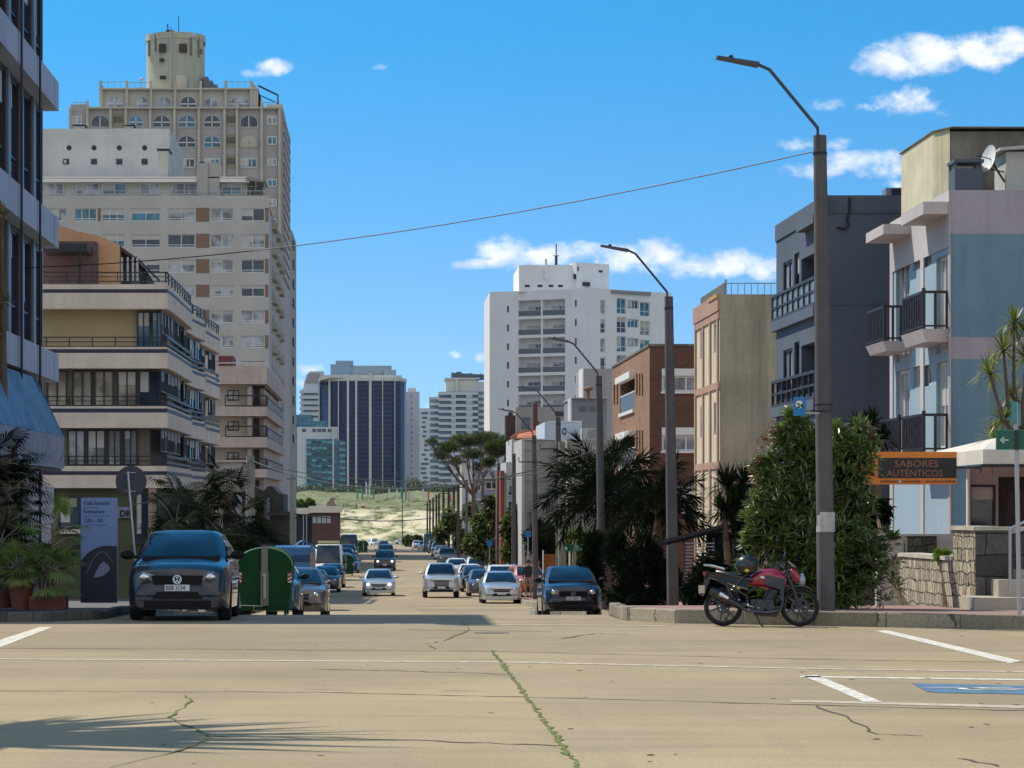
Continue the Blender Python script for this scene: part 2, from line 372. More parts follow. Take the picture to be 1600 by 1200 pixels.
plain('frame_white', (.62, .62, .60), .5); plain('shutter_pale', (.46, .45, .42), .6); plain('frame_dark', (.012, .012, .022), .4); plain('metal_dark', (.02, .02, .022), .45, .3)
plain('black', (.008, .008, .01), .5); plain('white_paint', (.72, .71, .68), .6); plain('steel', (.42, .42, .43), .38, .8)
glassm('glass_dark', (.018, .028, .04)); glassm('glass_blue', (.03, .13, .20)); glassm('glass_teal', (.02, .16, .22), .1); glassm('blind', (.30, .31, .33), .35, .5); glassm('blind_warm', (.30, .26, .19), .4, .4)
glassm('glass_navy', (.008, .014, .045), .12, .55)
GL = ['glass_dark', 'glass_blue', 'blind', 'blind', 'glass_dark', 'blind']
# ================================================================ GROUND AND ROAD
def sheet(name, xs, ys, zf, mat, kind='structure', label=None):
    m = MB(); n = len(xs)
    m.v = [Vector((x, y, zf(x, y))) for y in ys for x in xs]
    m.f = [(j * n + i, j * n + i + 1, (j + 1) * n + i + 1, (j + 1) * n + i) for j in range(len(ys) - 1) for i in range(n - 1)]
    o = m.build(name, mat, smooth=True, sharp=60); tag(o, label, None, None, kind); return o
YS = [-400, -200, -60, -20, 0, 10, 20, 30, 38, 44] + [44 + i * 3 for i in range(1, 40)] + list(range(170, 500, 15)) + list(range(500, 1120, 25)) + [1200, 1350, 1500, 2000, 3000, 5000, 9000, 14000]
YS = sorted(set(YS))
m, t, b = newmat('ground_soil'); MATS['soil'] = m; b.inputs['Roughness'].default_value = .95
lnk(t, mixc(t, ramp(t, pos_noise(t, .15, 6), .4, .62), (.20, .17, .10), (.06, .08, .03)), b.inputs['Base Color'])
sheet('ground', [-6000, -1500, -400, -100, -40, -15, -5, 0, 5, 15, 40, 100, 400, 1500, 6000], YS, lambda x, y: zg(y) - .06, MATS['soil'], label='dry sandy ground around the street reaching to the horizon')
# concrete carriageway
m, t, b = newmat('road_concrete'); MATS['road'] = m; b.inputs['Roughness'].default_value = .82; b.inputs['Specular IOR Level'].default_value = .3
c = mixc(t, ramp(t, pos_noise(t, .28, 6), .3, .7), (.31, .235, .13), (.425, .325, .186))
c = mixc(t, ramp(t, pos_noise(t, .9, 6, (.35, 2.2, 1)), .50, .76, 0, .6), c, (.22, .175, .125))
c = mixc(t, ramp(t, pos_noise(t, 28, 4), .40, .66, 0, .5), c, (.20, .16, .115))
c = mixc(t, ramp(t, pos_noise(t, 2.2, 5, (1, 1, 1), .7), .62, .72, 0, .5), c, (.24, .20, .145))
c = mixc(t, ramp(t, pos_noise(t, 90, 3), .55, .75, 0, .4), c, (.42, .36, .24))
g_ = nd(t, 'ShaderNodeNewGeometry'); mp_ = nd(t, 'ShaderNodeMapping'); mp_.inputs['Location'].default_value = (-1.39, 2.0, 0); lnk(t, g_.outputs['Position'], mp_.inputs[0])
bk_ = nd(t, 'ShaderNodeTexBrick', offset=0.0); bk_.inputs['Scale'].default_value = 1; bk_.inputs['Brick Width'].default_value = 7.6; bk_.inputs['Row Height'].default_value = 5.4; bk_.inputs['Mortar Size'].default_value = 0
bk_.inputs['Color1'].default_value = (.80, .80, .82, 1); bk_.inputs['Color2'].default_value = (1.12, 1.1, 1.06, 1); lnk(t, mp_.outputs[0], bk_.inputs['Vector']); c = mixc(t, .75, c, bk_.outputs[0], 'MULTIPLY')
c = mixc(t, ramp(t, pos_noise(t, .55, 4, (1, 1, 1), .5), .66, .74, 0, .45), c, (.12, .10, .08))
c = mixc(t, ramp(t, pos_noise(t, .6, 5, (2.2, .12, 1), .6), .55, .75, 0, .35), c, (.20, .165, .12))
lnk(t, c, b.inputs['Base Color'])
bp = nd(t, 'ShaderNodeBump', i_Strength=.25, i_Distance=.01); lnk(t, pos_noise(t, 40, 5), bp.inputs['Height']); lnk(t, bp.outputs[0], b.inputs['Normal'])
XL, XR = -4.55, 6.15           # kerb lines of the street
KR = [(XR, 800), (XR, 96), (4.75, 92), (4.65, 86.5), (5.95, 84), (XR, 74), (5.6, 69), (3.95, 49), (4.0, 46), (4.6, 44.4), (9.7, 41.9), (30, 33)]      # right-hand block edge
KL = [(XL, 800), (XL, 50), (-4.75, 46.8), (-5.5, 45.4), (-7, 44.9), (-30, 44.9)]
cross = [y for y in YS if -60 <= y <= 44] ; ys2 = [y for y in YS if 44 <= y <= 790]
sheet('road', [-60, -30, -10, 0, 10, 30, 60], [-60, -20, 0, 10, 20, 30, 38, 44, 50], lambda x, y: zg(y) - .0, MATS['road'], label='sunlit beige concrete carriageway of the crossing')
sheet('road', [XL, 0, 3.7, XR], ys2[1:] if ys2[0] == 44 else ys2, lambda x, y: zg(y) + .004, MATS['road'], label='beige concrete street running downhill between parked cars')
# cross avenue by the beach
m, t, b = newmat('asphalt'); MATS['asphalt'] = m; b.inputs['Roughness'].default_value = .9
lnk(t, mixc(t, ramp(t, pos_noise(t, 1.2, 5), .3, .7), (.10, .095, .09), (.16, .15, .135)), b.inputs['Base Color'])
sheet('road', [-200, 0, 200], [782, 800, 815], lambda x, y: zg(y) + .01, MATS['asphalt'], label='grey coastal avenue crossing at the foot of the dune')
# pavements with red paving
m, t, b = newmat('paving_red'); MATS['paving_red'] = m; b.inputs['Roughness'].default_value = .9
g = nd(t, 'ShaderNodeNewGeometry'); br = nd(t, 'ShaderNodeTexBrick'); br.inputs['Scale'].default_value = 1; br.inputs['Brick Width'].default_value = .4; br.inputs['Row Height'].default_value = .4; br.inputs['Mortar Size'].default_value = .012
br.inputs['Color1'].default_value = (.30, .15, .12, 1); br.inputs['Color2'].default_value = (.36, .19, .15, 1); br.inputs['Mortar'].default_value = (.2, .16, .13, 1); lnk(t, g.outputs['Position'], br.inputs['Vector'])
lnk(t, mixc(t, ramp(t, pos_noise(t, .8, 6), .4, .7, 0, .6), br.outputs[0], (.20, .15, .12)), b.inputs['Base Color'])
wall('paving_grey', (.15, .135, .125), .4, .2, 1.2, False)  # albedo lowered to put shade into the left footway
stonewall('kerb_stone', (.34, .30, .22), 9, dark=(.09, .08, .06), bw=.9, bh=1.0, dist=.05); stonewall('kerb_shaded', (.13, .12, .11), 6, dark=(.04, .035, .03), bw=.9, bh=1.0, dist=.04)  # second, darker stone carries the left kerb's shade in its colour
KH = .2
def pave(name, edge, far, mat, kh, label):
    """pavement block: a band between the kerb polyline and x=far, following the street's fall"""
    m = MB(); pts = []
    for (x0, y0), (x1, y1) in zip(edge, edge[1:]):
        n = max(1, int(abs(y1 - y0) / 6))
        for k in range(n): pts.append((x0 + (x1 - x0) * k / n, y0 + (y1 - y0) * k / n))
    pts.append(edge[-1])
    sg = 1 if far > 0 else -1
    for (x0, y0), (x1, y1) in zip(pts, pts[1:]):
        if abs(x1) >= abs(far) - .1: x1 = far
        a, b_, c_, d_ = (x0, y0), (x1, y1), (far, y1), (far, y0)
        q = [(p[0], p[1], zg(p[1]) + kh) for p in (a, b_, c_, d_)]
        if sg < 0: q = q[::-1]
        if abs(x0 - far) > .01 or abs(x1 - far) > .01: m.poly(q[::-1] if False else q)
        m.poly([(x0, y0, zg(y0) - .2), (x1, y1, zg(y1) - .2), (x1, y1, zg(y1) + kh), (x0, y0, zg(y0) + kh)])
    return tag(m.build(name, mat), label, None, None, 'structure')
pave('pavement', KR, 30, MATS['paving_red'], KH - .01, 'reddish paved footway on the right side of the street')
pave('pavement', KL, -30, MATS['paving_grey'], .13, 'grey paved footway on the left side of the street')
# kerb stones
def kerb(edge, kh, w, y_lim, lab, side):
    r = thing('kerb', lab, 'kerb', (edge[0][0], edge[0][1], 0)); r['kind'] = 'structure'; del r['category']
    m = MB(); rr = random.Random(3)
    for (x0, y0), (x1, y1) in zip(edge, edge[1:]):
        L = math.hypot(x1 - x0, y1 - y0); n = max(1, int(L / (1.0 if min(y0, y1) < 60 else 6)))
        ux, uy = (x1 - x0) / L, (y1 - y0) / L; nx, ny = uy * side, -ux * side
        for k in range(n):
            g_ = .005; a0, a1 = L * k / n + g_, L * (k + 1) / n - g_
            p0, p1 = (x0 + ux * a0, y0 + uy * a0), (x0 + ux * a1, y0 + uy * a1)
            o = .012 + rr.random() * .045; h = kh + .0 + rr.random() * .035
            c = []
            for zz in (0, 1):
                for (px, py), ins in ((p0, -o), (p1, -o * .6), (p1, w), (p0, w)):
                    q = (px + nx * ins, py + ny * ins); c.append((q[0], q[1], zg(py) + (h if zz else -.15)))
            m.hexa(c)
    m.build('kerb_stones', MATS['kerb_stone' if side < 0 else 'kerb_shaded'], r, bevel=.02)
    return r
kerb(KR, KH, .16, 800, 'rough stone kerb edging the right-hand footway', -1)
kerb(KL, .13, .14, 800, 'low worn stone kerb edging the left-hand footway', 1)
# painted markings, joints and moss on the crossing
white = plain('marking_white', (.60, .55, .46), .8, var=.3, vs=9); faint = plain('marking_faint', (.46, .39, .29), .85, var=.25, vs=7)
dark = plain('joint_dark', (.07, .055, .04), .9); mossm = plain('moss', (.13, .15, .03), .95, var=.6, vs=25)
def mark(quads, mat, name='road_marking', lab='', z=.004):
    m = MB()
    for q in quads: m.poly([(*GP(*p), z) for p in q])
    return tag(m.build(name, mat), lab, None, None, 'structure')
mark([[(0, 1012), (0, 1000), (62, 980), (82, 980)]], white, lab='broad white line end at the left of the crossing')
mark([[(1368, 986), (1386, 985), (1596, 1033), (1578, 1037)]], white, lab='white parking bay line near the right kerb')
mark([[(1254, 1056), (1276, 1055), (1381, 1098), (1352, 1098)]], white, lab='white parking bay line left of the blue panel')
mark([[(1250, 1056.5), (1600, 1061.5), (1600, 1063.5), (1250, 1058.5)]], white, lab='thin white line above the blue panel')
mark([[(1236, 1094), (1600, 1103), (1600, 1107), (1236, 1097)]], faint, lab='faded white line below the blue panel')
mark([[(-20, 1029), (800, 1034), (800, 1036), (-20, 1030.5)], [(800, 1034), (1250, 1044), (1250, 1045.5), (800, 1036)], [(1250, 1044), (1640, 1050), (1640, 1051.5), (1250, 1045.5)]], faint, lab='long thin white line painted across the crossing')
mark([[(600, 975), (845, 976), (845, 977), (600, 976)], [(845, 976), (1040, 977.5), (1040, 978.5), (845, 977)]], faint, lab='faint white line across the mouth of the street')
blue = plain('marking_blue', (.08, .16, .25), .8, var=.2, vs=6)
mark([[(1424, 1068), (1640, 1073), (1640, 1086), (1465, 1083), (1448, 1081)]], blue, name='road_marking', lab='blue disabled parking panel painted on the road', z=.005)
# wheelchair symbol, lying on the panel
m = MB(); d0 = CZ * F / (1077.5 - VV); cx = X(1535, d0)
def fl(pts): m.poly([(x, y, .0095) for x, y in pts])
for k in range(14):
    a0, a1 = R(40 + k * 20), R(60 + k * 20); r0, r1 = .16, .22
    fl([(cx + .1 + r0 * 1.6 * math.cos(a0), d0 + r0 * math.sin(a0)), (cx + .1 + r1 * 1.6 * math.cos(a0), d0 + r1 * math.sin(a0)), (cx + .1 + r1 * 1.6 * math.cos(a1), d0 + r1 * math.sin(a1)), (cx + .1 + r0 * 1.6 * math.cos(a1), d0 + r0 * math.sin(a1))])
fl([(cx - .55, d0 + .16), (cx - .5, d0 + .2), (cx + .1, d0 + .15), (cx + .1, d0 + .08)]); fl([(cx - .05, d0 + .05), (cx, d0 + .1), (cx + .5, d0 - .02), (cx + .45, d0 - .08)]); fl([(cx + .4, d0 - .06), (cx + .5, d0 - .02), (cx + .62, d0 - .2), (cx + .52, d0 - .22)])
tag(m.build('road_marking', white), 'white wheelchair symbol on the blue panel', None, None, 'structure')
def crackline(pts, w, seed, sub=8, amp=.35):
    r_ = random.Random(seed); out = []
    P = [GP(*p) for p in pts]
    for (a, b_) in zip(P, P[1:]):
        for k in range(sub):
            tt = k / sub; out.append((a[0] + (b_[0] - a[0]) * tt + (r_.random() - .5) * amp, a[1] + (b_[1] - a[1]) * tt + (r_.random() - .5) * amp * 2))
    out.append(P[-1]); return out
def ribbon(pts, wf, z):
    m = MB(); L = []
    for k, (x, y) in enumerate(pts):
        a = pts[max(0, k - 1)]; c_ = pts[min(len(pts) - 1, k + 1)]; dx, dy = c_[0] - a[0], c_[1] - a[1]; l = math.hypot(dx, dy) or 1
        ww = wf(k) / 2; L.append(((x - dy / l * ww, y + dx / l * ww, z), (x + dy / l * ww, y - dx / l * ww, z)))
    for (a, b_), (c_, d_) in zip(L, L[1:]): m.poly([a, b_, d_, c_])
    return m
r_ = random.Random(5)
# transverse slab joints
for i, q in enumerate([[(-30, 1013), (400, 1015), (770, 1018), (1250, 1030), (1640, 1036)], [(-30, 1080), (500, 1082), (800, 1089), (1240, 1101), (1640, 1112)], [(330, 1151), (600, 1155), (872, 1166)], [(500, 1046), (640, 1049), (800, 1054)], [(640, 984), (860, 987)]]):
    tag(ribbon(crackline(q, 1, i, 10, .05), lambda k: .022 + r_.random() * .035, .004).build('road_joint', dark), ['dark joint between slabs just past the parking lines', 'long dark joint crossing the near concrete slabs', 'short dark joint left of the mossy joint', 'fine dark crack above the mossy joint left side', 'fine dark crack at the mouth of the street'][i], None, None, 'structure')
pts = [(1.39 + (r_.random() - .5) * .05, 8 + k * .12) for k in range(235)]
tag(ribbon(pts, lambda k: .022 + .085 * r_.random() ** 2 * (.25 + .75 * max(0, mnoise.noise((k * .11, 3, 0)) + .35)), .006).build('moss', mossm), 'green moss growing in the lengthwise slab joint', None, None, 'stuff')
for i, q in enumerate([[(285, 1087), (300, 1096), (262, 1122), (310, 1140), (330, 1152), (300, 1168), (170, 1200)], [(722, 972), (735, 984), (690, 1002), (668, 1006), (680, 1014)]]):
    tag(ribbon(crackline(q, 1, 20 + i, 5, .05), lambda k: .008 + .035 * r_.random() ** 2, .007).build('moss', mossm), ['moss in the zigzag crack at lower left', 'moss in a short crooked crack near the street mouth'][i], None, None, 'stuff')
for i, q in enumerate([[(1275, 1103), (1330, 1125), (1370, 1148), (1440, 1150)], [(880, 998), (930, 990), (980, 992)], [(1500, 1185), (1560, 1198)]]):
    tag(ribbon(crackline(q, 1, 30 + i, 6, .06), lambda k: .018 + .02 * r_.random(), .004).build('road_crack', dark), ['thin crack right of centre below the parking line', 'thin crack in front of the dark hatchback', 'thin crack at the lower right corner'][i], None, None, 'structure')
# small litter and tar spots
m = MB()
for k in range(70):
    x, y = r_.uniform(-4, 9), r_.uniform(19, 41); s_ = r_.uniform(.012, .045); n = 6
    m.poly([(x + s_ * math.cos(a) * r_.uniform(.6, 1.3), y + s_ * math.sin(a) * r_.uniform(.6, 1.3), .0055) for a in [2 * math.pi * j / n for j in range(n)]])
tag(m.build('tar_spots', dark), 'dark tar spots scattered on the concrete', None, None, 'stuff')
# manhole cover
x, y = GP(768, 989)
m = MB(); m.lathe([(.26, .003), (.26, .006), (.24, .007), (.0, .007)], (x, y, 0), 24); m.build('manhole_cover', plain('iron', (.15, .125, .09), .9, 0), None, label='round iron manhole cover at the mouth of the street', cat='manhole cover')
# dune
m, t, b = newmat('dune'); MATS['dune'] = m; b.inputs['Roughness'].default_value = 1
f1 = ramp(t, pos_noise(t, .11, 7, (1, .45, 1), .68), .46, .58); g = nd(t, 'ShaderNodeNewGeometry'); s = nd(t, 'ShaderNodeSeparateXYZ'); lnk(t, g.outputs['Position'], s.inputs[0])
f2 = ramp(t, s.outputs[1], 890, 925, 0, .95); mxx = nd(t, 'ShaderNodeMath', operation='MAXIMUM'); lnk(t, f1, mxx.inputs[0]); lnk(t, f2, mxx.inputs[1])
cg = mixc(t, ramp(t, pos_noise(t, .5, 5), .4, .6), (.06, .085, .025), (.22, .22, .08))
lnk(t, mixc(t, mxx.outputs[0], (.62, .53, .34), cg), b.inputs['Base Color'])
def dune_z(x, y):
    P = [(800, -10.2), (812, -9.6), (850, -5.8), (900, -.9), (935, 0.2), (960, 1.6), (1010, 4.2), (1060, 5.2), (1150, 3), (1300, -2)]
    for (a, za), (b_, zb) in zip(P, P[1:]):
        if y <= b_: break
    t_ = min(1, max(0, (y - a) / (b_ - a))); z = za + (zb - za) * t_
    e = max(0, 1 - ((x - 10) / 130) ** 4); am = 1.5 * min(1, max(0, (y - 803) / 40))
    return (z + 10.2) * e - 10.2 + am * (mnoise.noise((x * .05, y * .03, 0)) + .6 * mnoise.noise((x * .13, y * .08, 5)) + .3 * mnoise.noise((x * .4, y * .2, 9)))
sheet('dune', [-150 + i * 2.5 for i in range(129)], list(range(800, 960, 3)) + list(range(960, 1301, 10)), dune_z, MATS['dune'], label='sandy dune patched with grass at the end of the street')
# ================================================================ BUILDINGS, LEFT SIDE
def building(name, label, x, y, group=None): return thing(name, label, 'building', (x, y, zg(y)), 0, group)
W_lobby = wall('band_grey', (.38, .44, .56), .25)
# ---- dark office block at the left edge (side wall runs along the street)
def office():
    x = -7.3; fx = -7.62; f = EAST(fx); fo = EAST(x); y0, y1 = 51.0, 62.9
    r = building('office_building', 'dark glass office block with pale concrete bands at the left edge', x - 5, 55)
    z0 = zg(55) - .3; top = 13.9
    holes = []; yy = y0 + .4
    lv = [(-.2, 1.9), (2.9, 4.55), (5.3, 7.5), (8.35, 10.6), (11.4, 13.4)]
    k = 0
    while yy < y1 - 1.2:
        for (a, b) in lv[1:]: holes.append((yy, a, yy + 1.15, b))
        yy += 2.05; k += 1
    body = MB(); body.facade(f, y0, y1, z0, top, holes, .12)
    body.poly([(fx, y0, z0), (fx, y0, top), (-22, y0, top), (-22, y0, z0)]); body.poly([(fx, y1, z0), (-22, y1, z0), (-22, y1, top), (fx, y1, top)])
    body.poly([(fx, y0, top), (fx, y1, top), (-22, y1, top), (-22, y0, top)])
    body.build('wall', plain('office_dark', (.014, .018, .034), .3, var=.2), r)
    for h in holes: window(r, f, *h[:4], .12, 1, .3, MATS['frame_dark'], MATS['glass_navy'], .05)
    g = plain('office_strip', (.16, .17, .2), .4)
    m = MB()
    for (a, b) in lv[1:]:
        yy = y0 + 1.7
        while yy < y1: m.obox(f, yy, yy + .22, a - .1, b + .1, .0, .05); yy += 2.05
    m.split('blind_strip', g, r)
    for (b, t_) in [(4.6, 5.22), (7.6, 8.27), (10.68, 11.32), (13.7, 14.4)]:
        m = MB(); yy = y0 - .3
        m.obox(fo, y0 - .3, y1 + .3, b, t_, -.5, 0)
        m.build('concrete_band', W_lobby, r)
        m = MB(); yy = y0 + 2.2
        while yy < y1: m.obox(fo, yy - .012, yy + .012, b, t_, 0, .004); yy += 3.05
        m.build('band_joint', MATS['frame_dark'], r)
    for u in (33, 62):
        d = DS(u, x + .05); m = MB(); m.tube([(x + .06, d, z0), (x + .06, d, 14.4)], .026, 8); m.build('downpipe', MATS['metal_dark'], r)
    # pale cladding boxes over the entrance
    for (u0, u1) in ((45, 62), (63.5, 92)):
        da, db = DS(u0, x - .15), min(DS(u1, x - .15), 63.4)
    m = MB(); a, b_ = DS(45, -7.45), DS(62, -7.45); m.obox(EAST(-7.45), a, b_ - .05, .98, 2.2, -.4, 0); m.build('cladding_box', plain('cladding', (.42, .42, .44), .45), r, bevel=.02)
    m = MB(); a = DS(64, -7.45); m.obox(EAST(-7.45), a, 63.6, .98, 2.25, -.8, 0); m.build('cladding_box', MATS['cladding'], r, bevel=.02)
office()
# canopy: a sloping blue awning with a printed valance, hung on the office block
def canopy():
    r = thing('awning', 'blue sloping awning with a pale valance of twisting lines on the office block', 'awning', (-7, 57, 2.9))
    y0, y1 = 46.8, 59.9; ztop, zm, zb = 4.5, 3.30, 2.62; xi, xo = -7.28, -6.75
    xo = X(100, y1)
    n = 14; m = MB()
    for k in range(n):
        a, b_ = y0 + (y1 - y0) * k / n, y0 + (y1 - y0) * (k + 1) / n
        m.poly([(xo, a, zm), (xo, b_, zm), (xi, b_ - (0 if b_ < y1 else 1.6), ztop), (xi, a, ztop)])
    m.poly([(xo, y1, zm), (xi - .4, y1, zm), (xi, y1 - 1.6, ztop)])
    m.build('canopy_cloth', plain('awning_blue', (.10, .20, .32), .7, var=.25, vs=1.5), r)
    m = MB(); m.box(xo - .03, xo, y0, y1, zb, zm - .005); m.box(-7.6, xo, y1 - .0, y1 + .03, zb, zm - .005)
    v = m.build('valance', plain('valance', (.24, .26, .34), .7, var=.1), r)
    m = MB(); rr = random.Random(11); f = EAST(xo)
    for k in range(16):                                    # the valance's winding line pattern
        a = 50 + k * .62; b_ = zb + rr.uniform(.05, .2); pts = [(a, b_)]
        for j in range(5): a += rr.uniform(-.25, .45); b_ += rr.uniform(.02, .16); pts.append((a, min(zm - .05, b_)))
        for (p, q) in zip(pts, pts[1:]):
            dx, dy = q[0] - p[0], q[1] - p[1]; l = math.hypot(dx, dy) or 1; ox, oy = -dy / l * .008, dx / l * .008
            m.poly([f.p(p[0] + ox, p[1] + oy, .004), f.p(p[0] - ox, p[1] - oy, .004), f.p(q[0] - ox, q[1] - oy, .004), f.p(q[0] + ox, q[1] + oy, .004)])
    m.build('line_pattern', MATS['frame_dark'], v)
    m = MB(); m.box(-7.6, xo - .05, y0, y1, zb - .06, zb - .01); m.build('frame', MATS['metal_dark'], r)
canopy()

# ---- terraced apartment block
def terraced():
    y0 = 132.0; x1 = -10.15; s = y0 / F; f = FRONT(y0); r = building('apartment_building', 'sand coloured apartment block with dark striped terraces and stepped side bays', -14, y0)
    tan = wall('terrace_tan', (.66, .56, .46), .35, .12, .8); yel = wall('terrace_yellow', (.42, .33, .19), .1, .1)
    z = lambda v: Z(v, y0)
    teeth = [(X(262, 132), 132), (X(272, 135.2), 135.2), (X(273.5, 135.6), 137), (X(300.5, 147.2), 147.2), (X(303, 148.8) - .45, 148.9), (X(306, 149.5) - .35, 154), (X(319, 157), 158.5), (X(321, 160) - .35, 160.2), (X(344, 172), 172), (X(340, 174), 174)]
    def outline(off=0.0): return [(-22, y0 + off)] + [(x - off, y + (off if i == 0 else 0)) for i, (x, y) in enumerate(teeth)] + [(-22, 174)]
    def slab(nm, b, t_, mat, off=0.0): m = MB(); m.prism(outline(off), b, t_); return m.build(nm, mat, r)
    floors = [(440, 451.8, 457.6, 482.5), (538, 545.5, 551.5, 575.5), (630.5, 638.3, 644.7, 668.5), (724, 736.3, 742.2, 762.5)]
    for (va, vb, vc, vd) in floors:
        va += 4
        slab('ledge', z(vb) + .003, z(va), tan, .06); slab('stripe', z(vc) + .002, z(vb), plain('stripe_navy', (.02, .018, .045), .5), .02); slab('terrace_band', z(vd), z(vc), tan)
    # storeys between the bands
    levels = [(538, 484), (630.5, 577), (724, 670)]
    for li, (vb, vt) in enumerate(levels):
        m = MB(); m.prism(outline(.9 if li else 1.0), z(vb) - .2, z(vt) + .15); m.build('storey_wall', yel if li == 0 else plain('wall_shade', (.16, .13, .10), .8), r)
        spans = {0: [(213, 234), (236, 253)], 1: [(72, 104), (112, 143), (146, 177), (182, 213), (216, 249)], 2: [(104, 132), (135, 164), (167, 189), (192, 214)]}[li]
        ff = FRONT(y0 + .9)
        for k, (u0, u1) in enumerate(spans):
            window(r, ff, X(u0, y0 + .5), z(vb) - .1, X(u1, y0 + .5), z(vt) - .02, -.02, 2, 0, MATS['frame_dark'], MATS[['glass_blue', 'blind_warm', 'blind'][li] if not (li == 1 and k == 4) else 'glass_dark'], .07)
        # glazed side bays
        for (xa, ya), (xb, yb) in zip(teeth, teeth[1:]):
            L = math.hypot(xb - xa, yb - ya); U = Vector((xb - xa, yb - ya, 0)).normalized(); N = Vector((U.y, -U.x, 0)); fb = Face((xa, ya, 0) , U, N)
            if L < .8: continue
            n = max(1, round(L / 1.9))
            for k in range(n):
                a0, a1 = L * k / n + .12, L * (k + 1) / n - .12
                if k % 4 == 3 and n > 3: continue
                window(r, fb, a0, z(vb) + .55, a1, z(vt) - .02, .38, 2, 0, MATS['frame_dark'], MATS[['blind', 'glass_blue', 'glass_dark'][(k + li) % 3]], .06)
        # railings
        railing(r, f, -22, x1, z(vb) - .12, z(vb) + .36, -.08, MATS['metal_dark'], 0, rail=.05, mid=True)
        m = MB()
        for u in range(72, 262, 36): a = X(u, y0); m.obox(f, a - .025, a + .025, z(vb) - .1, z(vb) + .34, -.1, -.05)
        m.split('railing_post', MATS['metal_dark'], r)
        m = MB()
        for (xa, ya), (xb, yb) in zip(teeth, teeth[1:]):
            L = math.hypot(xb - xa, yb - ya)
            if L < .8: continue
            U = Vector((xb - xa, yb - ya, 0)).normalized(); fb = Face((xa, ya, 0), U, (U.y, -U.x, 0))
            m.obox(fb, 0, L, z(vb) + .28, z(vb) + .40, -.12, -.04); m.obox(fb, 0, L, z(vb) - .02, z(vb) + .1, -.12, -.04)
        m.build('bay_rail', MATS['metal_dark'], r)
    # roof terrace
    railing(r, f, -22, x1 + .03, z(440), z(424.5), -.1, MATS['metal_dark'], 1.18, .02, rail=.06, mid=True, name='roof_railing')
    m = MB()
    for (xa, ya), (xb, yb) in zip(teeth, teeth[1:]):
        L = math.hypot(xb - xa, yb - ya)
        if L < .8: continue
        U = Vector((xb - xa, yb - ya, 0)).normalized(); fb = Face((xa, ya, 0), U, (U.y, -U.x, 0))
        m.obox(fb, 0, L, z(424.5) - .08, z(424.5), -.14, -.06); m.obox(fb, 0, L, z(434), z(431), -.12, -.08)
        for k in range(int(L / 1.5) + 1): m.obox(fb, k * 1.5, k * 1.5 + .06, z(442), z(425), -.13, -.07)
    m.build('roof_side_railing', MATS['metal_dark'], r)
    yo = y0 + 6; k_ = yo / F; ZZ = lambda v: Z(v, yo); XX = lambda u: X(u, yo)
    m = MB(); m.oprism(FRONT(yo), [(XX(70), ZZ(450)), (XX(187), ZZ(450)), (XX(187), ZZ(383)), (XX(157), ZZ(369)), (XX(120), ZZ(361)), (XX(88), ZZ(350)), (XX(70), ZZ(348))], -9, 0)
    m.build('penthouse', wall('orange_render', (.58, .33, .18), .25, .12), r)
    m = MB(); yb = yo - 1.2; m.box(X(60, yb), X(150, yb), yb, yo - .02, Z(450, yb), Z(377, yb)); m.build('brick_chimney', brick('purple_brick', (.16, .085, .09), (.22, .12, .11), (.10, .07, .06), .25, .08), r)
    yc = y0 + 2.2; m = MB(); m.box(X(66, yc), X(136, yc), yc, yb - .05, Z(392, yc), Z(381, yc)); m.box(X(121, yc), X(125.5, yc), yc + .3, yc + .45, Z(450, yc), Z(391, yc)); m.build('pergola', MATS['metal_dark'], r)
    m = MB()
    for (u0, v0, u1, v1, d) in ((187, 384, 215, 404, yo + .5), (213, 400, 238, 425, yo + 7)):
        a, b_ = X(u0, d), X(u1, d); m.oprism(FRONT(d), [(a, Z(v0, d)), (b_, Z(v1, d)), (b_, Z(v1 + 5, d)), (a, Z(v0 + 6, d))], -5, .3)
        m.oprism(FRONT(d), [(a, Z(450, d)), (b_ - .3, Z(450, d)), (b_ - .3, Z(v1 + 5, d)), (a, Z(v0 + 6, d))], -5, -.4)
    m.build('sloping_roof', plain('roof_brown', (.05, .035, .03), .7), r)
    m = MB()
    for u in (190, 199, 207, 214): a = X(u, yo + .3); m.box(a, a + .09, yo - .02, yo + .1, Z(440, yo), Z(402, yo))
    m.split('roof_post', plain('pale_post', (.4, .4, .38), .6), r)
    # balcony posts on the roof
    # ground floor shop
    m = MB(); m.prism(outline(.5), zg(150) - 1, z(762.5)); m.build('ground_floor_wall', plain('shop_olive', (.075, .08, .032), .8, var=.15, vs=.5), r)
    fs = FRONT(y0 + .5); Xs = lambda u: X(u, y0 + .5); zs = lambda v: Z(v, y0 + .5)
    window(r, fs, Xs(93), zs(826), Xs(126), zs(776), -.05, 1, 0, MATS['frame_dark'], MATS['glass_dark'], .06)
    window(r, fs, Xs(212), zs(850), Xs(232), zs(770), -.05, 2, 0, MATS['frame_dark'], MATS['glass_dark'], .06)
    m = MB(); m.obox(fs, Xs(93), Xs(126), zs(834), zs(827), .0, .25); m.build('window_sill', tan, r)
    m = MB(); a = text_mb('me', fs, Xs(112), zs(857), .42, .02, bold=.02); b_ = text_mb('ve', fs, Xs(112), zs(870), .42, .02, bold=.02); a.v += b_.v; k = len(a.v) - len(b_.v); a.f += [tuple(i + k for i in q) for q in b_.f]
    a.build('shop_lettering', MATS['black'], r)
    m = MB(); m.oprism(fs, [(Xs(96), zs(792)), (Xs(120), zs(792)), (Xs(120), zs(778)), (Xs(108), zs(776))], .09, .12); m.build('window_poster', plain('poster', (.26, .27, .16), .6), r)
    m = MB(); m.box(Xs(233), Xs(245), y0 + .05, y0 + .5, zg(y0) - .5, z(763)); m.build('pillar', wall('pillar', (.33, .25, .2), .3), r)
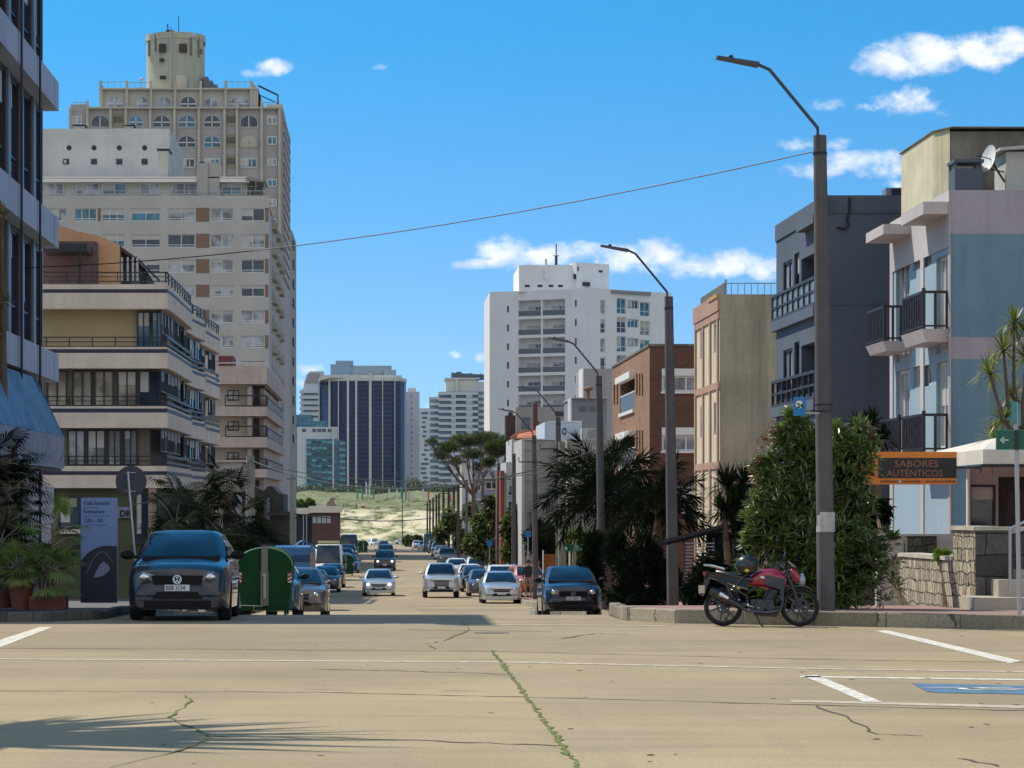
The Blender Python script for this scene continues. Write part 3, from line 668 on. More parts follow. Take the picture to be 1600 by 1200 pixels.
    m = MB(); f2 = FRONT(y0 + .3); m.obox(f2, X(181, y0), X(205, y0), Z(809, y0), Z(792, y0), -.05, 0); pl = m.build('hanging_sign', plain('pale_violet', (.20, .20, .30), .7), r)
    text_mb('DK3', f2, X(186, y0), Z(807, y0), .42, .01, bold=.02).build('sign_lettering', MATS['black'], pl)
terraced()

# ---- tan balcony building
def balcony_block():
    y0 = 240.0; f = FRONT(y0); z = lambda v: Z(v, y0); x = lambda u: X(u, y0); x1 = x(417); ye = 280; fe = EAST(x1)
    r = building('apartment_building', 'stained tan concrete block with overhanging balconies and a slatted top canopy', x(380), y0)
    tan = wall('old_tan', (.50, .41, .35), .6, .15, .5); w2 = wall('old_tan_wall', (.52, .42, .34), .3, .1, .5)
    m = MB(); m.box(-26, x(392), y0 + 1.5, ye + 8, zg(y0) - 2, z(575)); m.box(x(392) - .1, x(408), y0 + 6, ye + 6, zg(y0) - 2, z(577)); m.build('wall', w2, r)
    for (vt, vb) in ((572, 600), (635.5, 650), (683, 699), (733, 746)):
        m = MB(); m.prism([(-26, y0 + .3), (x(352), y0), (x1, y0), (X(443, 280), ye), (-26, ye)], z(vb), z(vt)); m.build('balcony_slab', tan, r)
    m = MB()
    for k in range(9): yy = y0 + 3 + k * 4; m.box(x(392), x1 - .3, yy, yy + 1.2, z(604), z(600.5))
    m.build('canopy_slats', MATS['frame_dark'], r)
    white_r = plain('rail_white', (.55, .55, .55), .5)
    for (vt, vb) in ((617, 635), (665, 683), (716, 733)):
        railing(r, f, x(352), x1, z(vb), z(vt), -.05, MATS['metal_dark'], 2.4, .04, rail=.12)
        m = MB(); m.obox(fe, y0, ye, z(vt) - .1, z(vt), -.15, -.05); m.obox(fe, y0, ye, z(vb), z(vb) + .1, -.15, -.05)
        for k in range(17): yy = y0 + 1 + k * 2.4; m.obox(fe, yy, yy + .2, z(vb), z(vt), -.15, -.05)
        m.build('side_railing', MATS['metal_dark'], r)
        m = MB()
        for k in range(16): yy = y0 + 1.8 + k * 2.4; m.obox(fe, yy, yy + 1.2, z(vb) + .15, z(vt) - .15, -.13, -.08)
        m.split('railing_panel', white_r, r)
    for (vt, vb) in ((603, 634), (652, 681), (701, 731), (750, 775)):
        m = MB(); m.box(x(394), x1 - .8, y0 + 3.2, y0 + 4.5, z(vb), z(vt)); m.build('balcony_recess', plain('recess_shade', (.05, .045, .045), .8), r)  # near-black box stands in for the shaded balcony void
        window(r, FRONT(y0 + 1.5), x(354), z(vb) + .5, x(372), z(vt) - .3, .0, 2, 0, MATS['frame_dark'], MATS['blind_warm'], .08)
        m = MB(); m.box(x(386), x(393), y0 + .6, y0 + 1.4, z(vb), z(vt)); m.build('pillar', tan, r)
    m = MB(); m.obox(fe, y0, ye, z(566), z(567.5), -.3, -.2); m.obox(f, x(340), x1, z(567.5), z(566), -.3, -.2)
    for k in range(15): yy = y0 + k * 2.9; m.obox(fe, yy, yy + .9, z(572), z(567), -.3, -.24)
    m.build('roof_railing', white_r, r)
    m = MB(); m.box(x(338), x(361), y0 + 3, y0 + 8, z(574), z(553)); m.build('roof_hut', plain('maroon', (.12, .02, .025), .7), r)
balcony_block()

# ---- pale slab block with rows of windows
def slab_block():
    y0 = 315.0; f = FRONT(y0); z = lambda v: Z(v, y0); x = lambda u: X(u, y0); x1 = x(421)
    r = building('apartment_building', 'wide pale grey block with rows of sliding windows and a white sloping roof edge', x(250), y0)
    gw = wall('slab_grey', (.47, .45, .42), .18, .08, .3); holes = []; rows = [(325.5, 345.5), (366, 386.5), (405.5, 426), (445.5, 463.5), (485, 504.5), (524.5, 543.5)]
    rows += [(r1 + 39.7 * k, r2 + 39.7 * k) for k in (1, 2, 3, 4) for (r1, r2) in [(524.5, 543.5)]]
    cols = [(78, 104, 2), (116, 151, 3), (159, 195, 3), (205, 250.5, 2), (261.5, 305, 2), (328.5, 365, 2), (376.5, 413.5, 2)]
    for (vt, vb) in rows:
        for (u0, u1, n) in cols: holes.append((x(u0), z(vb), x(u1), z(vt)))
    m = MB(); m.facade(f, x(60), x1, zg(y0) - 2, z(306), holes, .22)
    m.poly([(x1, y0, zg(y0) - 2), (x1, 355, zg(y0) - 2), (x1, 355, z(330)), (x1, y0, z(330))]); m.poly([(x(60), y0, zg(y0) - 2), (x(60), y0, z(306)), (x(60), 355, z(306)), (x(60), 355, zg(y0) - 2)])
    m.poly([(x(60), y0, z(306)), (x(414), y0, z(306)), (x(414), 355, z(306)), (x(60), 355, z(306))])
    m.build('wall', gw, r)
    rr = random.Random(4); i = 0
    for (vt, vb) in rows[:6]:
        for (u0, u1, n) in cols:
            g = rr.choice(['blind', 'blind', 'glass_dark', 'glass_blue', 'glass_dark'] if vt < 480 else ['blind', 'blind', 'blind', 'glass_dark'])
            if vt < 330: g = {78: 'blind', 116: 'glass_blue', 159: 'glass_blue', 205: 'glass_teal', 261.5: 'blind', 328.5: 'blind', 376.5: 'glass_dark'}[u0]
            w_ = window(r, f, x(u0), z(vb), x(u1), z(vt), .22, n, .2 if i % 3 else 0, MATS['frame_white'], MATS[g], .09)
            if g == 'blind' and i % 2: pass
            i += 1
    brn = plain('panel_brown', (.21, .125, .085), .7); m = MB()
    for k, (vt, vb) in enumerate(rows[:6]):
        m = MB(); m.obox(f, x(306.5), x(327), z(vb) - .05, z(vt) + .05, .01, .05); m.obox(f, x(414.3), x(419.5), z(vb) - .05, z(vt) + .05, .01, .04)
        if k == 0: m.obox(f, x(153), x(157.5), z(vb), z(vt), .01, .04)
        m.split('brown_panel', brn, r)
    # side wall: stepped balcony stack seen at a slant
    m = MB(); fe = EAST(x1)
    for (vt, vb) in rows:
        for yy in (322, 333, 344): m.obox(fe, yy, yy + 6, z(vb) - .2, z(vb) + .6, 0, .5); m.obox(fe, yy + .5, yy + 5.5, z(vb) + .7, z(vt), -.02, .05)
    m.split('side_balcony', wall('slab_side', (.38, .35, .30), .2), r)
    # top floor set back, with the sunlit sloping roof edge
    yt = y0 + 2.0; ft = FRONT(yt); xt = lambda u: X(u, yt); zt = lambda v: Z(v, yt)
    m = MB(); m.box(xt(60), xt(386), yt, 352, z(308), zt(283)); m.build('top_floor_wall', wall('cream', (.54, .51, .43), .15), r)
    m = MB(); a, b_ = xt(60), xt(390)
    m.hexa([(a, yt - 1.2, zt(280)), (b_, yt - 1.2, zt(280)), (b_ - .5, yt + 12, zt(262)), (a, yt + 12, zt(262)), (a, yt - 1.2, zt(278)), (b_, yt - 1.2, zt(278)), (b_ - 1.2, yt + 12, zt(260)), (a, yt + 12, zt(260))])
    m.box(a, b_, yt - 1.1, yt + .2, zt(286), zt(280.2)); m.build('sloping_roof', plain('roof_white', (.80, .77, .70), .7), r)
    for (u0, u1, g) in ((72, 100, 'blind'), (119, 155, 'blind'), (160, 198, 'glass_blue'), (218, 250, 'blind'), (268, 308, 'blind'), (346, 378, 'glass_blue')):
        window(r, ft, xt(u0), zt(304), xt(u1), zt(286.5), -.06, 2, 0, MATS['frame_white'], MATS[g], .1)
    m = MB(); m.box(xt(309), xt(326), yt - 1.4, yt + 2, z(305), zt(257)); m.box(xt(326.3), xt(344), yt - 1.2, yt + 2, z(305), zt(256)); m.build('chimney_stack', wall('stack', (.42, .40, .36), .3), r)
    m = MB(); m.box(xt(312), xt(320), yt - .9, yt + .5, zt(257) + .01, zt(254)); m.build('chimney_cap', MATS['black'], r)
    m = MB(); a, b_ = xt(386), xt(416)
    m.oprism(ft, [(a, zt(284)), (a, zt(279)), (xt(392), zt(278)), (b_, zt(285)), (b_, zt(287))], -4, 1.5); m.obox(ft, a, b_ - .5, z(306), zt(287), -3.5, -3.2); m.box(xt(400), xt(401), yt - 1.5, yt - 1.3, z(306), zt(285)); m.box(xt(413.5), xt(415), yt - 1.5, yt - 1.3, z(306), zt(285))
    m.build('terrace_shelter', wall('shelter', (.28, .28, .26), .5), r)
    railing(r, f, x(60), x(414), z(306), z(297.5), -.15, MATS['steel'], 1.6, .03, rail=.06, name='terrace_railing')
    # windowless upper block with portholes
    yu = y0 + 14; fu = FRONT(yu); xu = lambda u: X(u, yu); zu = lambda v: Z(v, yu)
    m = MB(); m.box(xu(66), xu(265), yu, 352, zt(275), zu(201)); m.build('upper_block', wall('upper_block', (.50, .49, .47), .2), r)
    for u in (108, 147, 186.5, 226):
        m = MB(); c = fu.p(xu(u), zu(231)); pts = [(xu(u) + .3 * math.cos(a), zu(231) + .3 * math.sin(a)) for a in [2 * math.pi * k / 18 for k in range(18)]]; m.oprism(fu, pts, 0, .03); m.build('porthole', MATS['black'], r)
        window(r, fu, xu(u - 9 if u < 112 else u - 4.5), zu(257), xu(u if u < 112 else u + 4.5), zu(248.5), -.04, 1, 0, MATS['frame_dark'], MATS['glass_navy'], .1)
    for u0, u1 in ((112, 129), (192, 206), (256, 271)):
        m = MB(); m.box(xu(u0), xu(u1), yu + 2 if u0 < 250 else yu - 8, yu + 5 if u0 < 250 else yu - 4, zu(203) if u0 < 250 else zt(270), zu(193.5) if u0 < 250 else zu(249)); c = m.build('roof_chimney', MATS['stack'], r)
        m = MB(); m.box(xu(u0) - .2, xu(u1) + .2, yu + 1.8 if u0 < 250 else yu - 8.2, yu + 5.2 if u0 < 250 else yu - 3.8, (zu(193.5) if u0 < 250 else zu(249)) + .1, (zu(191.8) if u0 < 250 else zu(246))); m.build('cap', MATS['black'], c)
slab_block()

# ---- tall tower with arched windows and a round water tank
def arch_tower():
    y0 = 410.0; f = FRONT(y0); z = lambda v: Z(v, y0); x = lambda u: X(u, y0)
    r = building('apartment_tower', 'tall tower with arched windows and a round water tank on its roof', x(275), y0)
    mauve = wall('mauve_wall', (.42, .38, .37), .25, .1, .3); cr_ = wall('tower_cream', (.52, .48, .39), .3, .08, .3)
    xe = x(441)
    m = MB(); m.box(x(110), xe, y0, 445, zg(y0) - 2, z(169)); m.box(x(110), x(137), y0 + .05, y0 + 6, z(169.2), z(163)); m.build('wall', mauve, r)
    m = MB(); m.box(x(154), x(403), y0 + 1.5, 440, z(171), z(137)); m.box(x(417), xe, y0 + .05, y0 + 12, z(169.2), z(163)); m.build('upper_wall', cr_, r)
    fins = [110, 137, 173, 197, 235, 273, 311, 351, 370.5, 409, 437]
    m = MB()
    for u in fins: m.obox(f, x(u) - .18, x(u) + .18, zg(y0) - 2, z(158 if u in (137, 370.5, 409) else 169), 0, .55)
    m.split('vertical_fin', cr_, r)
    m = MB()
    for u in (156, 197, 235, 273, 313, 352, 392): m.obox(FRONT(y0 + 1.5), x(u) - .18, x(u) + .18, z(169), z(124.5), 0, .6)
    m.oprism(FRONT(y0 + 1.5), [(x(392), z(169)), (x(403), z(169)), (x(403), z(138)), (x(393), z(125)), (x(392), z(125))], -8, .5)
    m.oprism(FRONT(y0 + 1.5), [(x(154), z(169)), (x(160), z(169)), (x(160), z(136)), (x(154), z(124))], -8, .5)
    m.split('upper_fin', cr_, r)
    m = MB(); m.obox(f, x(137), x(437), z(170.5), z(168), 0, .7); m.obox(FRONT(y0 + 1.5), x(154), x(403), z(138.5), z(136), 0, .7); m.build('cornice', cr_, r)
    def arch(u0, u1, vt, vb, g, ff=f, dy=0, nm='window'):
        a0, a1, b0, b1 = x(u0), x(u1), z(vb), z(vt); ra = (a1 - a0) / 2; rh = min(ra, (b1 - b0) * .62); c = (a0 + a1) / 2
        pts = [(a0, b0), (a1, b0)] + [(c + ra * math.cos(t_), b1 - rh + rh * math.sin(t_)) for t_ in [math.pi * k / 10 for k in range(11)]]
        P2 = [(c + (p - c) * 1.1, b0 - .12 + (q - b0) * 1.09) for p, q in pts]
        m = MB(); m.oprism(ff, P2, 0, .12); m.obox(ff, c - .07, c + .07, b0, b1 - .1, .12, .22)
        if rng.random() < .5: m.obox(ff, a0, a1, b0 + (b1 - b0) * .35, b0 + (b1 - b0) * .45, .12, .22)
        fr = m.build(nm, MATS['frame_white'] if g != 'blank' else cr_, r); m = MB(); m.oprism(ff, pts, .12, .17); m.build('pane', MATS[g] if g != 'blank' else cr_, fr)
    for (u0, u1, g) in ((164, 191, 'blind'), (212, 229, 'blind'), (245, 266, 'blind'), (281, 305, 'glass_dark'), (320, 338, 'blind'), (356, 388, 'blind')): arch(u0, u1, 149, 168, g, FRONT(y0 + 1.5))
    rowv = [(181, 198), (213, 229.5), (247.5, 262), (280, 295), (311, 326), (342, 357), (374, 389)]
    colu = [(143, 170), (202, 223), (240, 266), (279, 305), (319, 344), (376, 402)]
    for i, (vt, vb) in enumerate(rowv):
        for j, (u0, u1) in enumerate(colu):
            if i > 0 and u1 < 250: continue
            g = rng.choice(['glass_dark', 'glass_blue', 'glass_teal', 'glass_dark'])
            if (i, j) == (1, 5): g = 'blank'
            if i < 2: arch(u0, u1, vt, vb, g)
            else: window(r, f, x(u0), z(vb), x(u1), z(vt), -.02, 3, 0, MATS['frame_white'], MATS[g], .14)
        window(r, f, x(417.5), z(vb - 3), x(433), z(vt), -.02, 2, 0, MATS['frame_white'], MATS['glass_teal' if i % 2 else 'blind'], .16)
    window(r, f, x(112), z(194), x(128), z(181), -.02, 2, 0, MATS['frame_white'], MATS['blind'], .16)
    for i in range(5):
        for (u0, u1) in ((355, 367), (178, 192)):
            if i and u0 < 300: continue
            m = MB(); v0 = 182 + i * 32.5
            m.obox(f, x(u0 - 2), x(u1 + 2), z(v0 + 16), z(v0 - 5), .01, .06); p_ = m.build('vent_panel', plain('panel_olive', (.30, .28, .17), .8), r)
            m = MB()
            for k in range(6): a = x(u0 + k * (u1 - u0) / 5.5); m.obox(f, a, a + .11, z(v0 + 10), z(v0), .065, .09)
            m.build('vent_slots', MATS['frame_dark'], p_)
    # east side: small bays giving a stepped outline
    m = MB(); fe = EAST(xe)
    for k in range(16): v = 178 + k * 16.2; m.obox(fe, y0 + 2, y0 + 28, z(v + 9), z(v), 0, .28)
    m.split('side_bay', mauve, r)
    # roof rails
    glass_r = plain('rail_glass', (.25, .32, .36), .2)
    for (u0, u1, vt, vb) in ((157, 196, 125, 136), (200, 233, 126, 136), (352, 391, 125, 136), (112, 136, 157, 163), (411, 437, 157, 163)):
        m = MB(); m.obox(f, x(u0), x(u1), z(vt) - .05, z(vt) + .04, -2, -1.94)
        for k in range(5): a = x(u0 + (u1 - u0) * k / 4); m.obox(f, a - .03, a + .03, z(vb), z(vt), -2, -1.94)
        m.build('roof_railing', glass_r, r)
    m = MB(); P = [(x(402), z(129)), (x(433), z(144)), (x(433), z(159))]; m.tube([FRONT(y0 + 3).p(*p) for p in P], .13, 6); m.tube([FRONT(y0 + 3).p(x(404), z(144)), FRONT(y0 + 3).p(x(433), z(157))], .08, 6); m.build('stair_handrail', MATS['metal_dark'], r)
    # tank
    yc = y0 + 9; cx_ = X(274.5, yc); rad = 45.5 * yc / F; Zc = lambda v: Z(v, yc - rad)
    m = MB(); m.lathe([(rad, Z(140, y0)), (rad, Zc(60)), (rad * 1.03, Zc(59)), (rad * 1.03, Zc(49.5)), (rad * .98, Zc(49.5)), (rad * .98, Zc(51)), (0, Zc(51))], (cx_, yc, 0), 40); tk = m.build('water_tank', wall('tank', (.48, .47, .37), .55, .1, .4), r, smooth=True)
    ys = yc - rad - .35; fk = FRONT(ys); sx = lambda u: X(u, ys); sz = lambda v: Z(v, ys)
    m = MB()
    for u in (266.5, 272.5): m.obox(fk, sx(u) - .05, sx(u) + .05, sz(135), sz(46), 0, .08)
    for k in range(38): v = 48 + k * 2.25; m.obox(fk, sx(266.5), sx(272.5), sz(v) - .04, sz(v) + .04, 0, .06)
    m.build('ladder', plain('pale_metal', (.45, .45, .42), .5), tk)
    for (u0, u1, v0, v1) in ((248, 259, 68, 81), (280, 292, 68, 81), (249, 256, 91, 95.5), (249.5, 259, 118, 123)):
        m = MB(); m.obox(fk, sx(u0), sx(u1), sz(v1), sz(v0), -.7, -.05); m.build('vent_grille', plain('grille_brown', (.05, .035, .03), .8), tk)
    for (u, v0, v1, w_) in ((241.5, 52, 78, .1), (298, 56, 85, .12), (309, 54, 86, .12), (231, 60, 84, .18), (236, 50, 56, .4), (300, 50, 56, .5), (316, 60, 66, .25), (312, 72, 80, .2)):
        ang = (sx(u) - cx_) / rad; yy = yc - math.sqrt(max(.01, 1 - min(1, ang * ang))) * rad - .15
        m = MB(); m.obox(FRONT(yy), sx(u) - w_, sx(u) + w_, sz(v1), sz(v0), -.1, .12); m.build('cell_antenna', MATS['pale_metal'] if w_ > .3 else plain('antenna_grey', (.16, .15, .13), .6), tk)
    m = MB(); m.box(sx(258), sx(270), ys + 1.5, ys + 3, sz(48.3), sz(44)); m.tube([(sx(261), ys + 2, sz(44)), (sx(260), ys + 2, sz(34))], .09, 6); m.tube([(sx(277.5), ys + 2, sz(49)), (sx(277.5), ys + 2, sz(22))], .06, 6); m.tube([(sx(265.5), ys + 2, sz(44)), (sx(265.5), ys + 2, sz(38))], .05, 6); m.build('antenna', MATS['metal_dark'], tk)
    m = MB(); m.box(sx(276), sx(293), y0 + 2.5, y0 + 5, z(137), sz(120)); m.build('roof_hut', cr_, r)
    m = MB()
    for k, (u0, u1, v) in enumerate(((317, 324, 117), (322, 331, 123), (328, 338, 129))): m.box(sx(u0), sx(u1), y0 + 6 + k * .1, y0 + 9 + k * .1, z(137), sz(v))
    m.build('roof_machinery', plain('machinery', (.14, .15, .15), .7), r)
    m = MB(); m.box(sx(215), sx(224), y0 + 4, y0 + 5, z(137), z(130)); m.tube([(sx(221), y0 + 4.5, z(130)), (sx(221), y0 + 4.5, z(118))], .09, 6); m.blob((sx(221), y0 + 4.3, z(117)), .3, 8, 6); m.build('roof_lamp', MATS['pale_metal'], r)
arch_tower()
# ---- narrow block behind the tower
def rear_left():
    y0 = 452.0; r = building('apartment_tower', 'narrow cream block peeping out right of the arched tower', X(446, y0), y0); x = lambda u: X(u, y0); z = lambda v: Z(v, y0)
    m = MB(); m.prism([(x(425), y0), (x(449.5), y0), (x(454.5), y0 + 6), (x(454.5), 480), (x(425), 480)], zg(y0) - 3, z(355)); m.build('wall', wall('cream2', (.38, .36, .29), .3), r)
    for k in range(11):
        v = 368 + k * 31; m = MB(); m.obox(EAST(x(454.5)), y0 + 8, y0 + 14, z(v + 12), z(v), .0, .25); m.build('air_conditioner' if k % 3 == 0 else 'window', MATS['frame_dark'], r)
        m = MB(); m.obox(FRONT(y0), x(444), x(449), z(v + 10), z(v - 4), .01, .1); m.build('window', MATS['glass_dark'], r)
rear_left()
# ---- dark house and white canopy between the blocks
def dark_house():
    y0 = 205.0; r = building('house', 'dark timber house with a stepped gable half hidden behind palms', X(410, y0), y0); x = lambda u: X(u, y0); z = lambda v: Z(v, y0); f = FRONT(y0)
    dk = plain('dark_timber', (.02, .014, .016), .7, var=.3, vs=.8)
    m = MB(); m.oprism(f, [(x(378), zg(y0) - 1), (x(452), zg(y0) - 1), (x(452), z(800)), (x(443), z(800)), (x(443), z(772)), (x(436), z(771)), (x(425), z(759)), (x(418), z(760)), (x(412), z(767)), (x(398), z(760)), (x(378), z(770))], -9, 0); m.build('wall', dk, r)
    m = MB(); m.obox(f, x(412), x(421.5), z(812), z(778), .02, .2); m.build('shutter', plain('shutter_grey', (.16, .16, .19), .6), r)
    m = MB(); m.obox(f, x(420), x(454), z(805), z(801), .02, .9); m.build('porch_roof', dk, r)
    y2 = 196.0; x = lambda u: X(u, y2); z = lambda v: Z(v, y2); r = thing('canopy', 'pale wavy canopy in front of the stained tan block', 'canopy', (x(358), y2, zg(y2)))
    m = MB(); n = 10
    for k in range(n):
        a0, a1 = 345 + 27 * k / n, 345 + 27 * (k + 1) / n; h = lambda u: 747 + 4 * math.sin(u * .9) ; m.hexa([(x(a0), y2, z(h(a0) + 7 + (a0 - 345) * .3)), (x(a1), y2, z(h(a1) + 7 + (a1 - 345) * .3)), (x(a1), y2 + 3, z(h(a1) + 2)), (x(a0), y2 + 3, z(h(a0) + 2)), (x(a0), y2, z(h(a0))), (x(a1), y2, z(h(a1))), (x(a1), y2 + 3, z(h(a1) - 3)), (x(a0), y2 + 3, z(h(a0) - 3))])
    m.build('roof', plain('canopy_white', (.45, .43, .38), .8), r)
    m = MB()
    for u in (346, 371): m.tube([(x(u), y2 + 1, zg(y2)), (x(u), y2 + 1, z(755))], .06, 6)
    m.build('post', MATS['steel'], r)
    # rear white annex wall between
    r = building('house', 'white-walled annex with a low roof beside the stained tan block', X(358, 215), 215); m = MB(); m.box(X(340, 215), X(392, 215), 215, 222, zg(215) - 1, Z(722, 215)); m.build('wall', wall('annex', (.42, .36, .33), .35), r); m = MB(); m.box(X(339, 215), X(393, 215), 214.7, 222, Z(722, 215), Z(719, 215)); m.build('roof', MATS['old_tan'], r)
dark_house()
# ---- beach kiosk
def kiosk():
    y0 = 560.0; r = thing('beach_kiosk', 'brown kiosk with a thick white flat roof at the foot of the street', 'kiosk', (X(490, y0), y0, zg(y0))); x = lambda u: X(u, y0); z = lambda v: Z(v, y0); f = FRONT(y0)
    m = MB(); m.box(x(458), x(484), y0 + .5, y0 + 9, z(803), z(794)); m.box(x(482), x(534), y0, y0 + 9, z(801), z(791)); m.build('roof', plain('kiosk_roof', (.62, .57, .45), .8), r)
    m = MB(); m.facade(FRONT(y0 + 1), x(487), x(531), zg(y0) - 1, z(800.5), [(x(487.5), z(818), x(517), z(805))], .5); m.box(x(487), x(531), y0 + 1.6, y0 + 8, zg(y0) - 1, z(800.6)); m.build('wall', plain('kiosk_brown', (.10, .045, .035), .8, var=.15, vs=.6), r)
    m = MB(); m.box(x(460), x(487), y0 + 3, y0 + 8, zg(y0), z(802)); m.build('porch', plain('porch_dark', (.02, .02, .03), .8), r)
    for k in range(4):
        m = MB(); a = x(488 + k * 7.6); m.obox(FRONT(y0 + 1.3), a, a + x(494) - x(488), z(817.5), z(806), 0, .06); m.build('window', plain('kiosk_window', (.42, .45, .46), .4), r)
    for u in (461, 474, 479): m = MB(); m.tube([(x(u), y0 + .6, zg(y0)), (x(u), y0 + .6, z(801))], .09, 6); m.build('post', MATS['steel'], r)
    m = MB(); f2 = FRONT(590); pts = [(508, 793), (511, 785), (514, 782), (516, 778), (521, 776.5), (525, 780), (521, 781), (523, 787), (526, 793)]; m.oprism(f2, [(X(u, 590), Z(v, 590)) for u, v in pts], -3, 0)
    m.box(X(507, 590), X(527, 590), 591, 592.5, zg(590), Z(793, 590)); m.build('rock_sculpture', wall('sculpture', (.30, .22, .17), .3), None, label='hunched sandstone sculpture standing behind the kiosk roof', cat='sculpture', bevel=.2)
kiosk()
# ================================================================ FAR TOWERS
def rows(r, f, x0, x1, vt, vb, d, pitch, frac, mat, name='balcony', n0=0, n1=.8, xj=0):
    v = vt; rr = random.Random(int(d + x0)); ms = []
    while v < vb:
        m = MB(); m.obox(f, x0 + (rr.random() * xj), x1 - rr.random() * xj, Z(v + pitch * frac, d), Z(v, d), n0, n1); ms.append(m.build(name, mat, r)); v += pitch
    return ms
def tower(name, label, u0, u1, v, d, depth, mat):
    r = thing(name, label, 'building', (X((u0 + u1) / 2, d), d, zg(d))); m = MB(); m.box(X(u0, d), X(u1, d), d, d + depth, zg(d) - 6, Z(v, d)); m.build('wall', mat, r); return r, FRONT(d)
far_white = plain('far_white', (.52, .55, .58), .7, var=.06, vs=.05); far_grey = plain('far_grey', (.26, .33, .40), .6, var=.1, vs=.1); far_cream = plain('far_cream', (.58, .57, .52), .7, var=.06, vs=.1)
navy = glassm('far_navy', (.010, .022, .085), .3, .2); teal = glassm('far_teal', (.02, .13, .19), .12, .6)
def towers():
    # dark glass tower
    d = 1500; x = lambda u: X(u, d); z = lambda v: Z(v, d)
    r = thing('glass_tower', 'dark navy glass tower with cream vertical ribs and a grey penthouse', 'building', (x(567), d, zg(d)))
    out = [(x(498), d + 14), (x(515), d + 5), (x(545), d), (x(612), d), (x(626), d + 4), (x(632), d + 9), (x(635), d + 16), (x(635), d + 40), (x(498), d + 40)]
    m = MB(); m.prism(out, zg(d) - 6, z(594)); m.build('glass_wall', navy, r)
    def onface(u):
        for (xa, ya), (xb, yb) in zip(out, out[1:]):
            if xa <= x(u) <= xb: return ya + (yb - ya) * (x(u) - xa) / max(.01, xb - xa)
        return d
    for (u0, u1, vt) in ((513, 516, 586), (528, 529.5, 590), (542, 545.3, 585), (555, 558, 584), (576.5, 580.5, 583), (597.3, 598.5, 590), (616.3, 617.5, 590), (496.5, 498.5, 600)):
        m = MB(); yy = min(onface(u0), onface(u1)) if u0 > 500 else d + 14; m.box(x(u0), x(u1), yy - 1.2, yy + 2, zg(d) - 4, z(vt)); m.build('rib', far_cream, r)
    m = MB(); o2 = [((px - x(567)) * 1.01 + x(567), py - .4) for px, py in out]; m.prism(o2, z(595), z(590)); 
    m.oprism(FRONT(d + 1), [(x(516), z(590)), (x(500), z(594)), (x(498), z(600)), (x(497), z(592)), (x(505), z(586)), (x(545), z(585)), (x(545), z(590))], -12, .5); m.box(x(545), x(628), d + 2, d + 30, z(591), z(586)); m.build('roof_parapet', far_cream, r)
    m = MB(); m.box(x(516), x(548), d + 8, d + 25, z(588), z(568)); m.build('penthouse', plain('penthouse_blue', (.20, .29, .40), .6), r)
    m = MB(); m.box(x(524), x(551.5), d + 10, d + 22, z(569), z(562)); m.box(x(548), x(612), d + 9, d + 24, z(588), z(570)); m.box(x(600), x(619), d + 6, d + 20, z(588), z(577)); m.build('penthouse', far_grey, r)
    m = MB()
    for k in range(25):
        v = 600 + k * 7; m.box(x(583), x(597), d - .35, d, z(v + 1), z(v)); m.box(x(599.5), x(615.5), d - .35, d, z(v + 1), z(v)); m.box(x(546.5), x(575), d - .3, d, z(v + .7), z(v))
    m.build('spandrels', plain('spandrel', (.05, .055, .09), .5), r)
    # white block right of it
    d = 1560; r, f = tower('apartment_tower', 'slim pale tower with one column of tiny windows right of the dark glass tower', 630, 655.5, 612, d, 25, far_white)
    m = MB(); m.box(X(637, d), X(650, d), d + 3, d + 20, Z(613, d), Z(606, d)); m.build('roof_room', far_cream, r)
    for k in range(17): m = MB(); v = 618 + k * 9.3; m.obox(f, X(642, d), X(644, d), Z(v + 3, d), Z(v, d), 0, .1); m.build('window', plain('far_win', (.06, .09, .15), .3), r)
    d = 1650; r, f = tower('apartment_tower', 'low pale tower in the gap between two taller ones', 654, 672, 638, d, 25, far_white); rows(r, f, X(656, d), X(671, d), 644, 780, d, 7.2, .45, MATS['far_win'], 'window_band', 0, .1, 3)
    # big balcony tower
    d = 1400; x = lambda u: X(u, d); z = lambda v: Z(v, d)
    r, f = tower('apartment_tower', 'broad white tower banded by balconies with a ragged dark roofline', 686, 780, 612, d, 35, plain('far_blue_wall', (.16, .24, .33), .5, var=.2, vs=.1))
    m = MB(); m.box(x(672), x(686), d + 4, d + 30, zg(d) - 4, z(620)); m.build('side_wing', MATS['far_blue_wall'], r)
    rows(r, f, x(685), x(747), 613, 785, d, 9.4, .42, far_white, n1=2.2); rows(r, f, x(670), x(686), 620, 785, d, 9.4, .4, far_white, n1=-2); rows(r, f, x(747), x(782), 608, 785, d, 9.4, .42, far_white, n1=1.0)
    m = MB(); 
    for k in range(18):
        v = 617 + k * 9.4
        for (u0, u1) in ((705, 712), (728, 738), (752, 759)): m.obox(f, x(u0), x(u1), z(v + 5), z(v), .0, 2.4)
    m.split('balcony_partition', plain('far_pale', (.42, .47, .52), .6), r)
    m = MB(); m.box(x(697), x(745), d + 2, d + 25, z(612), z(591)); m.box(x(712), x(715), d, d + 2, z(612), z(592)); m.build('roof_storey', far_cream, r)
    m = MB(); m.box(x(695), x(750), d + 1, d + 26, z(592.5), z(590)); m.box(x(745), x(770), d + 2, d + 25, z(612), z(596)); m.build('roof_slab', far_white, r)
    m = MB(); rr = random.Random(2)
    for k in range(16): u = 706 + k * 4; m.box(x(u), x(u + 4.2), d + 6, d + 15, z(592), z(579 + k * .35 + rr.random() * 2.5))
    m.build('roof_greenery', plain('far_dark_green', (.06, .085, .10), .8), r)
    # curved white tower behind
    d = 1680; x = lambda u: X(u, d); z = lambda v: Z(v, d)
    r = thing('apartment_tower', 'rounded pale tower stepping out behind the left of the dark glass tower', 'building', (x(485), d, zg(d))); f = FRONT(d)
